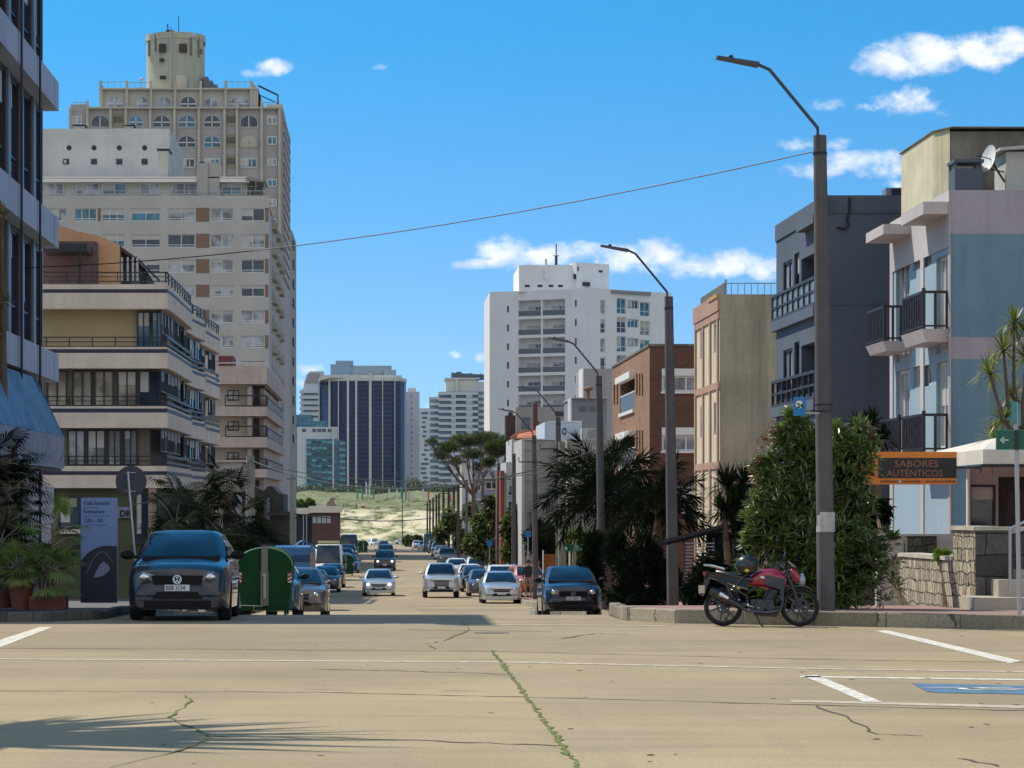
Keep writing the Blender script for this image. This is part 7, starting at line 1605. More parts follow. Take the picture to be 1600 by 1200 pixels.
# --- oleander behind the first lamp pole
def oleander():
    y = 46.2; r = plant('oleander_bush', 'tall sunlit oleander bush behind the nearest lamp pole', 'bush', X(1270, y), y, .2); x = lambda u: X(u, y); z = lambda v: Z(v, y)
    E = [(x(1240), y, z(690), .36, .4, .42), (x(1215), y - .1, z(745), .40, .4, .42), (x(1262), y + .2, z(775), .55, .6, .6), (x(1200), y - .1, z(835), .42, .5, .5), (x(1250), y - .1, z(855), .5, .5, .6), (x(1325), y + .1, z(725), .5, .5, .48), (x(1345), y + .1, z(700), .24, .3, .26), (x(1335), y + .3, z(790), .34, .5, .6), (x(1295), y, z(850), .6, .6, .7), (x(1350), y, z(875), .42, .5, .6), (x(1300), y, z(920), .75, .6, .40), (x(1215), y + .1, z(915), .40, .5, .4), (x(1285), y + .3, z(715), .35, .4, .45), (x(1188), y, z(790), .22, .3, .25), (x(1225), y, z(800), .35, .3, .3)]
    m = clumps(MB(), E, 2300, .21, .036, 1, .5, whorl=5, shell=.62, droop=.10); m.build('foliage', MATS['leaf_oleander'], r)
    m = clumps(MB(), [(e[0], e[1] + .15, e[2], e[3] * .85, e[4] * .8, e[5] * .85) for e in E], 5200, .20, .05, 2, .2, 1, .3); m.build('inner_foliage', MATS['leaf_dark'], r)  # near-black inner leaves paint the shade in the gaps
    m = MB(); r_ = random.Random(9)
    for (u, v) in ((1236, 650), (1222, 668), (1252, 662), (1205, 712), (1195, 745), (1180, 775), (1172, 810), (1165, 845), (1170, 880), (1262, 678), (1305, 672), (1325, 680), (1345, 668), (1358, 684), (1388, 840), (1163, 905), (1310, 700), (1215, 690), (1185, 725)):
        for _ in range(4): clumps(m, [(x(u) + r_.uniform(-.08, .08), y - .15, z(v) + r_.uniform(-.1, .06), .09, .09, .12)], 7, .2, .034, int(u + v), .9, 5, shell=.2)
    m.build('top_shoots', MATS['leaf_oleander'], r)
    m = MB(); r_ = random.Random(3)
    for (u, v) in ((1398, 880), (1400, 915), (1385, 935), (1392, 900), (1380, 860), (1370, 895)): 
        a = Vector((x(1340), y, z(v + 25))); b_ = Vector((x(u - 6), y - .1, z(v))); m.tube([a, b_], [.012, .006], 4)
    for _ in range(16): a = r_.uniform(1210, 1340); m.tube([(x(1270) + r_.uniform(-.3, .3), y, .18), (x(a), y + r_.uniform(-.3, .3), z(r_.uniform(760, 850)))], [.025, .012], 5)
    m.build('stems', MATS['bark'], r)
    m = MB()
    for (u, v) in ((1398, 880), (1400, 915), (1385, 935), (1392, 900), (1380, 860), (1374, 895)): clumps(m, [(x(u - 4), y - .1, z(v), .12, .12, .12)], 9, .2, .035, u, .3, 4)
    m.build('side_sprays', MATS['leaf_mid'], r)
    [clumps(MB(), [(x(u), y - .2, z(v), .1, .1, .13)], 40, .05, .04, u, .2).build('flower_cluster', MATS['flower_pink'], r) for (u, v) in ((1205, 668), (1188, 690), (1182, 715), (1177, 730), (1212, 678), (1285, 672), (1352, 668), (1362, 680), (1196, 684), (1180, 745))]; pass
oleander()
# --- big arching palm on the right
def big_palm(name, label, u, y, zc, n, L, seed, mat, trunk_r=.28, spread=1.0, zbase=None, trunk=True, nl=30, ll=.55, crownlet=None):
    r = plant(name, label, 'palm tree', X(u, y), y); r_ = random.Random(seed); c = Vector((X(u, y), y, zc)); m = MB(); st = MB()
    for k in range(n):
        a = 6.283 * (k * .381966) ; el = 1.25 - 1.75 * (k / n) ** .9
        d = Vector((math.cos(a) * math.cos(el), math.sin(a) * math.cos(el), math.sin(el))); frond(m, c + Vector((0, 0, .1)) + d * .12, d, L * r_.uniform(.85, 1.1) * spread, 1.25 + r_.random() * .7, nl, ll, r_, st, .45, .05)
    m.build('fronds', MATS[mat], r); st.build('frond_stems', MATS['frond_dry'], r)
    if trunk:
        t_ = MB(); z0 = zg(y); hh = zc - z0; pts = [(c.x + .12 * math.sin(k * .7), c.y, z0 + hh * k / 9) for k in range(10)]; t_.tube(pts, [trunk_r * (1.25 - .25 * min(1, k / 3)) * (1 + .08 * (k % 2)) for k in range(10)], 14); t_.build('trunk', MATS['bark'], r, smooth=True)
        t_ = MB(); 
        for k in range(34): a = k * 2.4; zz = zc - .1 - .028 * k; t_.tube([(c.x + math.cos(a) * .2, c.y + math.sin(a) * .2, zz), (c.x + math.cos(a) * .42, c.y + math.sin(a) * .42, zz + .16)], [.05, .02], 4)
        t_.build('leaf_bases', MATS['bark_pale'], r)
    return r
def spiky_tree(name, label, heads, y, mat, rad, n, wid_, base, seed, bark='bark', cat='yucca tree', tk=1.0):
    r = plant(name, label, cat, X(base[0], y), y); r_ = random.Random(seed); m = MB(); t_ = MB(); b0 = Vector((X(base[0], y), y, zg(y) if base[1] is None else Z(base[1], y)))
    for (u, v, dy) in heads:
        c = Vector((X(u, y), y + dy, Z(v, y))); spiky(m, c, rad * r_.uniform(.85, 1.15), n, wid_, r_); mid = b0.lerp(c, .55) + Vector((r_.uniform(-.15, .15), 0, -.1)); t_.tube([b0, b0.lerp(mid, .6), mid, c], [.16 * tk, .11 * tk, .08 * tk, .05 * tk], 8)
    m.build('foliage', MATS[mat], r); t_.build('trunk', MATS[bark], r, smooth=True); return r
spiky_tree('yucca_tree', 'dark spiky yucca clump between the tan house and the oleander', [(1150, 790, 0), (1140, 760, .4), (1165, 755, .3), (1130, 800, -.2), (1155, 835, 0), (1175, 800, .5), (1165, 870, 0)], 60, 'leaf_dark', .58, 150, .05, (1160, None), 7)
spiky_tree('yucca_tree', 'dark yucca heads rising behind the oleander by the balconies', [(1340, 672, 0), (1365, 665, .3), (1320, 690, .2), (1378, 690, 0)], 58, 'leaf_dark', .5, 120, .045, (1350, None), 8)
spiky_tree('yucca_tree', 'sunlit yucca tree with several spiky heads at the right edge', [(1568, 548, 0), (1588, 505, .2), (1545, 585, -.1), (1605, 560, .1), (1590, 620, .3), (1570, 655, .1), (1612, 520, .3), (1560, 690, .3)], 49.5, 'leaf_yucca', .46, 95, .035, (1612, 720), 9, tk=.45)
# --- left foreground plants
def fan_plant(name, label, u, y, zc, n, Lp, rad, seed, mat, z0=None, cat='fan palm', pot=None, trunk_r=.05, nl=22, stemm='bark_pale', w_=.03, minel=-.2):
    r = plant(name, label, cat, X(u, y), y, z0); r_ = random.Random(seed); m = MB(); st = MB(); zb = (zg(y) + .13) if z0 is None else z0
    for k in range(n):
        a = 6.283 * k * .381966; el = minel + (1.35 - minel) * r_.random(); base = Vector((X(u, y), y, zb + (zc - zb) * r_.uniform(.55, 1))); fan(m, base, (math.cos(a) * math.cos(el), math.sin(a) * math.cos(el), math.sin(el)), Lp * r_.uniform(.7, 1.2), rad * r_.uniform(.8, 1.15), r_, st, nl, w_)
    m.build('fronds', MATS[mat], r); st.build('stalks', MATS[stemm], r); t_ = MB(); t_.tube([(X(u, y), y, zb), (X(u, y), y, zc)], [trunk_r * 1.3, trunk_r], 8); t_.build('trunk', MATS['bark'], r)
    return r
def pot(u, y, w_, h, label, square=False):
    z0 = .13; r = thing('plant_pot', label, 'plant pot', (X(u, y), y, z0)); m = MB()
    if square: m.box(X(u, y) - w_ / 2, X(u, y) + w_ / 2, y - .2, y + .2, z0, z0 + h)
    else: m.lathe([(w_ * .36, z0), (w_ * .48, z0 + h * .8), (w_ * .52, z0 + h * .8), (w_ * .52, z0 + h), (w_ * .44, z0 + h), (0, z0 + h * .93)], (X(u, y), y, 0), 22)
    m.build('pot', MATS['terracotta'], r, smooth=not square, bevel=.015 if square else 0)
    m = MB(); m.lathe([(w_ * .44, z0 + h * .9), (0, z0 + h * .95)], (X(u, y), y, 0), 16, cap=False); m.build('soil', MATS['bark'], r)
pot(33, 46.6, .42, .42, 'tall round terracotta pot at the left corner'); pot(76, 46.6, .62, .22, 'low rectangular terracotta trough under the bright fan palm', True); pot(5, 47.4, .5, .3, 'round terracotta pot at the left frame edge')
fan_plant('fan_palm', 'bright green fan palm growing from the terracotta trough', 72, 46.7, .85, 30, .40, .34, 11, 'leaf_mid', .2, nl=20)
fan_plant('fan_palm', 'slender leaning fan palm frond cluster above the trough', 82, 47.3, 1.55, 12, .45, .36, 12, 'leaf_bright', .2, trunk_r=.02)
fan_plant('fan_palm', 'low yellowish fan palm in the tall round pot', 28, 46.7, .80, 24, .34, .32, 13, 'leaf_mid', .4)
fan_plant('fan_palm', 'tall dark fan palm filling the left frame edge', 4, 49.0, 2.6, 46, .6, .5, 14, 'leaf_dark', .13, trunk_r=.09, nl=24)
fan_plant('fan_palm', 'dark fan palm head in front of the blue awning', 22, 50.0, 2.9, 16, .35, .4, 15, 'leaf_palm', .13, trunk_r=.05)
fan_plant('fan_palm', 'dark bushy fan palm behind the pots', -4, 47.8, 1.3, 30, .5, .5, 16, 'leaf_dark', .13)
spiky_tree('palm_tree', 'dry fronds hanging at the upper left edge before the office block', [(2, 335, 0), (-6, 400, .2), (6, 470, 0), (-8, 520, 0)], 52.5, 'frond_dry', .30, 60, .03, (-14, None), 17, cat='palm tree')
def plume_palm(label, u, y, v, n, L, seed, trunk_r=.24, els=None, ll=.62):
    """palm whose arching fronds are thick spiky plumes"""
    r = plant('palm_tree', label, 'palm tree', X(u, y), y); r_ = random.Random(seed); c = Vector((X(u, y), y, Z(v, y))); m = MB(); st = MB()
    for k in range(n):
        a = 6.283 * k * .381966 + .3; el = (1.35 - 1.35 * (k / n)) if els is None else els[k % len(els)]; d = Vector((math.cos(a) * math.cos(el), math.sin(a) * math.cos(el), math.sin(el))); p = c.copy(); pts = [p.copy()]; N = 14; dr = r_.uniform(1.6, 2.5) * (1.1 - el * .35)
        for i in range(N): d = (d + Vector((0, 0, -dr / N * (.4 + i * .09)))).normalized(); p = p + d * L * r_.uniform(.95, 1.05) / N; pts.append(p.copy())
        st.tube(pts[:8], [.03 - .002 * i for i in range(8)], 4, False)
        for i in range(4, N + 1):
            dd = (pts[i] - pts[i - 1]).normalized(); q = pts[i - 1]
            for j in range(9 if i < N else 14):
                o_ = rdir(r_); o_ = (o_ - dd * o_.dot(dd)).normalized(); ld = (dd * r_.uniform(.5, 1.3) + o_).normalized(); ln = ll * r_.uniform(.75, 1.1) * (.75 + .35 * i / N); s_ = ld.cross(dd).normalized() * .022; e = q + ld * ln + Vector((0, 0, -.1 * ln)); h = q + ld * ln * .5; b0 = len(m.v); m.v += [q - s_ * .6, h - s_, e, h + s_, q + s_ * .6]; m.f.append((b0, b0 + 1, b0 + 2, b0 + 3, b0 + 4))
    m.build('fronds', MATS['leaf_dark'], r); st.build('frond_stems', MATS['bark_pale'], r)
    t_ = MB(); z0 = zg(y); t_.tube([(c.x + .08 * math.sin(k), y, z0 + (c.z - z0) * k / 8) for k in range(9)], [trunk_r * (1.2 - .03 * k + .06 * (k % 2)) for k in range(9)], 12); t_.build('trunk', MATS['bark'], r, smooth=True)
plume_palm('large dark palm with drooping plume-like fronds behind the third lamp pole', 945, 92, 785, 38, 2.35, 81)
plume_palm('second dark plume palm, between the large palm and the slatted fence', 1030, 88, 800, 20, 1.7, 82, .2)
# --- dark fan palms behind the container
for k, (u, yy, v, n, s) in enumerate(((300, 82, 790, 40, 1.0), (355, 84, 775, 36, .95), (275, 79, 815, 26, .8), (390, 86, 820, 30, .8), (330, 77, 840, 26, .8))):
    fan_plant('fan_palm', ['broad dark fan palm behind the front hatchback roof', 'tallest dark fan palm right of the round sign', 'short dark fan palm against the striped block', 'dark fan palm beside the timber house', 'low dark fan palm behind the green container'][k], u, yy, Z(v, yy), n, 1.0 * s, .85 * s, 20 + k, 'leaf_dark', None, trunk_r=.14, nl=26, w_=.05, minel=-.5)
# --- umbrella pines
def pine(u, y, vb, heads, seed, label, tr=.28):
    r = plant('pine_tree', label, 'pine tree', X(u, y), y); c0 = Vector((X(u, y), y, zg(y))); fork = Vector((X(u + 3, y), y, Z(vb, y))); E = []; t_ = MB(); r_ = random.Random(seed)
    t_.tube([c0, c0.lerp(fork, .5) + Vector((.15, 0, 0)), fork], [tr, tr * .85, tr * .7], 10)
    for (hu, hv, rx, rz) in heads:
        c = Vector((X(hu, y), y + r_.uniform(-2, 2), Z(hv, y))); E.append((c.x, c.y, c.z, rx * y / F, rx * y / F * .8, rz * y / F)); mid = fork.lerp(c, .5) + Vector((0, 0, -.4)); t_.tube([fork, mid, c + Vector((0, 0, -.2))], [tr * .45, tr * .3, tr * .12], 6)
        for _ in range(4): e = c + rdir(r_) * E[-1][3] * .6; e.z = c.z - .1; t_.tube([mid, e], [tr * .16, tr * .06], 4)
    t_.build('trunk', MATS['bark'], r, smooth=True); clumps(MB(), E, 15000, .34, .06, seed, .7, whorl=1, shell=.35, droop=.0).build('crown', MATS['leaf_pine'], r); return r
pine(737, 262, 775, [(700, 700, 22, 9), (725, 690, 26, 11), (760, 688, 28, 13), (740, 710, 22, 9), (690, 712, 16, 8), (712, 722, 15, 7), (770, 708, 18, 10), (675, 692, 12, 7), (750, 730, 12, 7)], 31, 'umbrella pine with a flat layered crown over the parked cars')
pine(781, 215, 770, [(775, 702, 22, 12), (795, 695, 20, 12), (810, 706, 14, 12), (765, 722, 12, 8), (800, 722, 14, 9)], 32, 'rounder pine crown right of the umbrella pine', .2)
# --- bushes along the right
def bush(u, y, E, n, mat, label, L=.2, w_=.09, seed=1, name='bush', inner=True, up=.2):
    r = plant(name, label, 'bush', X(u, y), y); k = y / F; EE = [(X(a, y), y + dy, Z(b, y), rx * k, rx * k * .9, rz * k) for (a, b, rx, rz, dy) in E]
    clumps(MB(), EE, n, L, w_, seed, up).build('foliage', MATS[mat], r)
    if inner: clumps(MB(), [(a, b, c, d * .75, e * .75, f * .75) for (a, b, c, d, e, f) in EE], n // 3, L * 1.6, w_ * 2, seed + 50, .1, 1, .1).build('inner_foliage', MATS['leaf_dark'], r)  # dark inner leaves put the bush's inner shade into colour
    t_ = MB(); r_ = random.Random(seed)
    for (a, b, c, d, e, f) in EE: t_.tube([(X(u, y) + r_.uniform(-.2, .2), y, zg(y)), (a, b, c)], [.07, .03], 5)
    t_.build('stems', MATS['bark'], r); return r
bush(712, 268, [(705, 815, 18, 22, 0), (722, 845, 16, 22, 1), (690, 835, 12, 18, 2), (735, 800, 14, 16, 0)], 4200, 'leaf_mid', 'grey-green bush below the umbrella pine', .35, .16, 41)
bush(768, 186, [(760, 820, 26, 26, 0), (745, 850, 22, 22, 0), (782, 800, 20, 18, 0), (770, 862, 30, 20, 0), (765, 785, 12, 12, 0)], 6500, 'leaf_mid', 'broad sunlit bush behind the parked white off-roader', .32, .15, 42)
bush(808, 157, [(798, 825, 16, 24, 0), (818, 830, 18, 30, 1), (800, 862, 18, 20, 0), (808, 800, 10, 14, 0), (828, 860, 14, 24, 0)], 4200, 'leaf_mid', 'green hedge bush beside the hotel', .28, .13, 43)
bush(845, 145, [(845, 840, 28, 30, 0), (862, 870, 25, 28, 0)], 2600, 'leaf_dark', 'dark bush in the shade left of the palms', .26, .12, 44)
bush(908, 105, [(905, 845, 26, 20, 0), (918, 868, 18, 16, 0), (885, 862, 14, 16, 0), (893, 878, 10, 10, 0)], 2600, 'leaf_bright', 'bright yellow-green bush behind the small green street sign', .16, .09, 45)
bush(985, 76, [(985, 900, 30, 45, 0), (965, 860, 25, 35, .5), (1010, 870, 30, 45, 0), (1040, 905, 30, 42, 0), (990, 935, 50, 22, 0)], 7000, 'leaf_dark', 'dark dense shrubs around the second lamp pole', .15, .07, 46)
bush(925, 82, [(925, 900, 22, 45, 0), (930, 855, 22, 30, 0)], 2200, 'leaf_dark', 'dark shrub behind the right-hand hatchback', .16, .07, 47)
bush(1100, 56, [(1085, 925, 22, 28, 0), (1110, 900, 30, 40, .3), (1140, 920, 30, 35, .2)], 2600, 'leaf_dark', 'dark shrub behind the motorcycle', .13, .06, 48)
bush(1180, 46.6, [(1165, 930, 20, 26, 0), (1195, 935, 24, 24, .1), (1155, 905, 14, 18, .2), (1230, 940, 30, 18, .1)], 2600, 'leaf_dark', 'dark low shrub added for the shade behind the motorcycle engine', .11, .05, 54)  # near-black leaves added where the background lies in shadow
bush(1425, 50, [(1430, 800, 26, 22, 4), (1405, 815, 20, 18, 4)], 1400, 'leaf_dark', 'dark plant behind the white garden wall', .14, .06, 49)
bush(1480, 47.6, [(1483, 870, 12, 7, .6)], 420, 'leaf_bright', 'tuft of bright grass-like leaves on the low stone wall', .12, .03, 50, inner=False, up=.8)
bush(645, 600, [(640, 845, 12, 7, 0), (652, 843, 10, 6, 0)], 1200, 'leaf_mid', 'green bush at the foot of the dune', .7, .35, 51)
bush(470, 610, [(468, 788, 12, 6, 0), (484, 786, 8, 6, 0)], 1400, 'leaf_bright', 'bright tree top beside the kiosk roof', .7, .35, 52)
bush(455, 640, [(452, 772, 8, 10, 0), (445, 800, 10, 16, 0)], 900, 'leaf_mid', 'grey-green tree behind the kiosk', .8, .4, 53)
# far scrub beyond the dune and treeline before the towers
m = MB(); r_ = random.Random(60); E = []
for k in range(46): uu = 430 + k * 9; yy = 1120 + r_.uniform(-20, 60); E.append((X(uu, yy), yy, dune_z(X(uu, 1060), 1060) - .8 + r_.uniform(0, 2.2), 4.5, 4, r_.uniform(1.8, 4.2)))
clumps(m, E, 11000, 1.3, .7, 61, .2); tag(m.build('scrub', foliage('leaf_far', (.05, .08, .045), (.10, .13, .06), .7, .1)), 'belt of dark scrub between the dune and the towers', None, None, 'stuff')
m = MB(); E = []
for k in range(90): uu = r_.uniform(520, 780); yy = r_.uniform(815, 1000); x_ = X(uu, yy); E.append((x_, yy, dune_z(x_, yy), r_.uniform(.6, 2.2), 1.5, r_.uniform(.3, .8)))
clumps(m, E, 5200, .7, .2, 62, .8); tag(m.build('dune_grass', foliage('leaf_dune', (.12, .14, .05), (.24, .23, .10), .8, .2)), 'tufts of dune grass on the sand', None, None, 'stuff')
# palm just outside the left edge whose fronds throw the shadow on the road
r = plant('fan_palm', 'tall fan palm at the near left corner whose spiky leaves shade the road', 'fan palm', -8.7, 26.7, 0); r_ = random.Random(77); m = MB(); st = MB()
C0 = Vector((-8.7, 26.7, 8.0))
for k in range(40):                                  # long stiff leaf segments reaching out over the corner
    a = R(-24 + k * 2.4 + r_.uniform(-2, 2)); L = r_.uniform(3.0, 4.5) * (1 - .35 * abs(k - 9) / 25); d = Vector((math.cos(a), math.sin(a), r_.uniform(-.12, .10))).normalized(); s_ = Vector((-d.y, d.x, 0)) * r_.uniform(.08, .14); p = C0 + Vector((0, r_.uniform(-.5, .5), r_.uniform(-.3, .3))); q = p + d * L * .6; e = p + d * L - Vector((0, 0, .12)); j = len(m.v); m.v += [p - s_, q - s_ * .9, e, q + s_ * .9, p + s_]; m.f.append((j, j + 1, j + 2, j + 3, j + 4))
for k in range(16): a = R(10 + k * 22); fan(m, C0, (math.cos(a), math.sin(a), .15), .7, 1.3, r_, st, 15, .08)
m.build('fronds', MATS['leaf_palm'], r); st.build('stalks', MATS['bark_pale'], r); t_ = MB(); t_.tube([(-8.7, 26.7, 0), (-8.7, 26.7, 7.9)], [.2, .14], 10); t_.build('trunk', MATS['bark'], r)
# ================================================================ POLES, WIRES, SIGNS
wall('pole_wood', (.115, .108, .112), .5, .15, 2, True, .3); plain('lamp_grey', (.07, .07, .08), .5, .4)
BASES = []
def lamp_pole(x, y, label, h=7.4, lamp=True, lean=.0, old=False, r0=.125, arm='full'):
    z = zg(y) + KH - .02; r = thing('lamp_pole', label, 'lamp pole', (x, y, z), 0, 'lamp poles along the right kerb'); 
    def post(): return MB().tube([(0, 0, 0), (lean * .5, 0, h * .5), (lean, 0, h)], [r0 * 1.12, r0, r0 * .80], 14)
    post().build('pole', MATS['pole_wood'], r, local=True, smooth=True)
    if lamp:
        P = [(lean + -.04, -.08, h - .18), (lean - .05, -.12, h + .1), (lean - .80, -.15, h + 1.0), (lean - .98, -.15, h + 1.08), (lean - 1.12, -.15, h + 1.11)]
        MB().tube(P, .027, 8).build('arm', MATS['lamp_grey'], r, local=True, smooth=True)
        hd = MB().hexa([(lean - 1.62, -.26, h + 1.17), (lean - .98, -.26, h + 1.04), (lean - .98, -.04, h + 1.04), (lean - 1.62, -.04, h + 1.17), (lean - 1.62, -.23, h + 1.21), (lean - .96, -.23, h + 1.11), (lean - .96, -.07, h + 1.11), (lean - 1.62, -.07, h + 1.21)]).build('lamp_head', MATS['lamp_grey'], r, local=True)
        MB().blob((lean - 1.40, -.15, h + 1.195), (.04, .04, .04), 8, 6).build('light_sensor', MATS['black'], hd, local=True)
        MB().box(lean - 1.55, lean - 1.1, -.21, -.09, h + 1.085, h + 1.09).build('lens', MATS['lamp_glass'], hd, local=True) if False else None
        MB().tube([(lean * .98, 0, h - .3), (lean * .98, 0, h - .26)], r0 * .88, 14).build('clamp', MATS['metal_dark'], r, local=True)
    return r
P1 = lamp_pole(X(1291, 43.75), 43.75, 'nearest lamp pole, standing before the oleander', 7.42, lean=-.10)
z1 = zg(43.75) + KH
m = MB(); m.tube([(X(1290, 43.75), 43.75, Z(831, 43.75)), (X(1290, 43.75), 43.75, Z(800, 43.75))], .143, 14, False); m.build('paper_notice', plain('paper', (.42, .41, .42), .8, var=.15, vs=8), P1)
m = MB(); [m.tube([(X(1288, 43.75), 43.75, Z(v, 43.75)), (X(1288, 43.75), 43.75, Z(v - 1.5, 43.75))], .15, 14) for v in (633, 643)]; m.build('strap', MATS['metal_dark'], P1)
f = FRONT(43.6); m = MB(); m.obox(f, X(1258, 43.6), X(1280, 43.6), Z(646.5, 43.6), Z(644.5, 43.6), -.01, .01); b_ = m.build('sign_bracket', MATS['steel'], P1)
r = thing('parking_sign', 'small blue sign with the figures 24 hung on the nearest lamp pole', 'sign', (X(1250, 43.5), 43.5, Z(652, 43.5))); f = FRONT(43.5)
m = MB(); m.obox(f, X(1240, 43.5), X(1259.5, 43.5), Z(650, 43.5), Z(620.5, 43.5), -.015, 0); m.build('panel', plain('sign_blue', (.01, .16, .42), .5), r, bevel=.01)
m = MB(); m.lathe([(.06, .0), (.06, .004), (0, .004)], (X(1249, 43.5), 43.505, Z(632, 43.5)), 16, 'y'); m.v = [Vector((v.x, 43.5 - .004 if v.y > 43.506 else 43.5 - .001, v.z)) for v in m.v]; m.build('white_disc', MATS['white_paint'], r)
text_mb('24', f, X(1245, 43.5), Z(637, 43.5), .10, .008, .001, bold=.004).build('figures', MATS['black'], r)
labs = ['second lamp pole, rising from the dark shrubs', 'third lamp pole, dark, in front of the large palm', 'fourth lamp pole, its top before the white box house', 'fifth lamp pole, against the grey-green party wall', 'sixth lamp pole, beside the hotel sign', 'seventh lamp pole, right of the pine trunk', 'eighth lamp pole, behind the broad bush', 'ninth lamp pole, left of the pine trunk']
for k, (xx, yy, lp) in enumerate(((X(1051.5, 66.5), 66.5, 1), (X(941.5, 88.6), 88.6, 1), (X(874, 111), 111, 1), (X(837, 127), 127, 1), (X(803, 149), 149, 0), (X(778, 169), 169, 0), (X(754, 196), 196, 0), (X(729, 235), 235, 0))):
    lamp_pole(xx, yy, labs[k], 7.4, bool(lp), lean=[-.1, -.12, -.05, -.08, 0, .05, 0, 0][k])
    if k in (2, 3):
        r = [o for o in bpy.data.objects if o.get('label') == labs[k]][0]; h = 6.15 if k == 2 else 6.2
        MB().tube([(.3, -.15, h), (-.75, -.15, h), (-.78, -.15, h + .2)], .03, 5).build('wire_bracket', MATS['metal_dark'], r, local=True)
src = None
for k, u in enumerate((715, 708, 700, 692, 685, 681, 676, 671, 667)):
    yy = 6.83 * F / (u - 600); 
    if src is None:
        src = thing('utility_pole', 'dark wooden pole first of the receding row beyond the pine', 'utility pole', (6.9, yy, zg(yy)), 0, 'dark poles receding towards the beach'); MB().tube([(0, 0, 0), (0, 0, 7.6)], [.16, .12], 8).build('pole', plain('pole_dark', (.05, .038, .035), .8), src, local=True); MB().box(-.5, .5, -.04, .04, 7.2, 7.3).build('crossarm', MATS['pole_dark'], src, local=True)
    else:
        c = copy_tree(src); c.location = (6.9, yy, zg(yy)); c['label'] = ['', 'second', 'third', 'fourth', 'fifth', 'sixth', 'seventh', 'eighth', 'farthest'][k] + ' dark pole of the receding row beyond the pine'
for (u, yy, v, lab, rr_) in ((790, 160, 740, 'thin pale pole beside the hotel corner', .07), (391, 118, 712, 'concrete pole before the stained tan block', .2), (457, 128, 798, 'pale green post behind the blue box truck', .13), (455, 190, 741, 'thin white post at the edge of the arched tower', .08), (629, 700, 745, 'slim pole in the middle of the view at the foot of the dune', .12), (878, 98, 690, 'pale trunk-like pole under the small palm', .14), (897, 99, 845, 'grey pole right of the small green street sign', .08)):
    r = thing('utility_pole', lab, 'utility pole', (X(u, yy), yy, zg(yy))); m = MB(); m.tube([(X(u, yy), yy, zg(yy)), (X(u, yy), yy, Z(v, yy))], [rr_ * 1.1, rr_ * .9], 10); m.build('pole', plain('pole_pale', (.20, .20, .16), .8, var=.1) if u not in (629,) else MATS['lamp_grey'], r)
    m = MB(); m.box(X(u, yy) - .3, X(u, yy) + .3, yy - .03, yy + .03, Z(v, yy) - .35, Z(v, yy) - .28); m.build('bracket', MATS['metal_dark'], r)
def cable(pts, rad, label, sag=0, n=14):
    m = MB(); P = []
    for a, b in zip(pts, pts[1:]):
        a, b = Vector(a), Vector(b)
        for k in range(n): t_ = k / n; p = a.lerp(b, t_); p.z -= sag * 4 * t_ * (1 - t_); P.append(p)
    P.append(Vector(pts[-1])); m.tube(P, rad, 5); return m.build('cable', plain('wire', (.02, .02, .022), .6), None, label=label, cat='cable')
pp = lambda u, v, d: (X(u, d), d, Z(v, d))
cable([pp(1275, 236, 43.75), pp(-40, 420, 62)], .010, 'long overhead cable crossing the sky from the nearest pole', .42)
cable([pp(391, 719, 118), pp(941, 700, 88.6)], .022, 'sagging overhead cable over the street from the concrete pole', 1.25); cable([pp(391, 723, 118), pp(870, 735, 111)], .016, 'thinner overhead cable just below the sagging one', .6)
cable([pp(391, 722, 118), pp(200, 790, 90)], .02, 'dark cable dropping left from the concrete pole', .25)
cable([pp(457, 802, 128), pp(729, 797, 235)], .03, 'low cable crossing in front of the dune', .6)
# leaning round sign seen from behind
y = 50.4; r = thing('road_sign', 'round road sign seen from behind on a leaning steel post', 'road sign', (X(216, y), y, .13)); m = MB(); m.tube([(X(216, y), y, .13), (X(199.5, y), y, Z(737, y))], .028, 8); m.build('post', MATS['steel'], r)
m = MB(); m.lathe([(.275, -.0), (.28, .006), (.275, .012)], (X(204.5, y), y + .035, Z(752, y)), 32, 'y'); d_ = m.build('disc', plain('sign_back', (.05, .055, .075), .5, .4), r)
m = MB(); f = FRONT(y); m.obox(f, X(196, y), X(212, y), Z(739, y), Z(738, y), -.03, -.01); m.obox(f, X(196, y), X(212, y), Z(768, y), Z(767, y), -.03, -.01); m.build('bracket', MATS['steel'], d_)
# totem sign
y = 49.6; f = FRONT(y); x = lambda u: X(u, y); z = lambda v: Z(v, y); r = thing('totem_sign', 'tall pale blue totem board with a dark wave at its foot', 'sign', (x(154), y, .13))
m = MB(); m.obox(f, x(126), x(183), .13, z(778), -.12, 0); m.build('board', plain('totem_blue', (.16, .24, .46), .5), r, bevel=.01)
m = MB(); pts = [(x(126), .14), (x(182.6), .14), (x(182.6), z(854)), (x(172), z(852.5)), (x(160), z(853)), (x(148), z(857)), (x(137), z(864)), (x(126), z(876))]; m.oprism(f, pts, .002, .005); wv = m.build('dark_wave', plain('totem_dark', (.012, .014, .03), .4), r)
m = MB(); m.oprism(f, [(x(146 + 16 * t_ / 9), z(902 - 19 * math.sin(t_ * .17) - t_ * .6)) for t_ in range(0, 10)] + [(x(170), z(883)), (x(172), z(890)), (x(162), z(899)), (x(150), z(903))], .006, .008); m.build('pale_petal', plain('petal', (.20, .23, .36), .5), wv)
m = MB(); m.tube([f.p(x(134 + 42 * t_), z(898 - 36 * math.sin(t_ * 2.6)), .008) for t_ in [k / 12 for k in range(13)]], .005, 4); m.build('pale_arc', MATS['petal'], wv)
tx = plain('totem_text', (.03, .06, .16), .5)
for s_, v, sz in (('Café Salvador', 788.5, .085), ('Restaurant', 801.5, .085), ('12h - 00', 816, .10)): text_mb(s_, f, x(130.5), z(v), sz, .004, .001, bold=.002).build('lettering', tx, r)
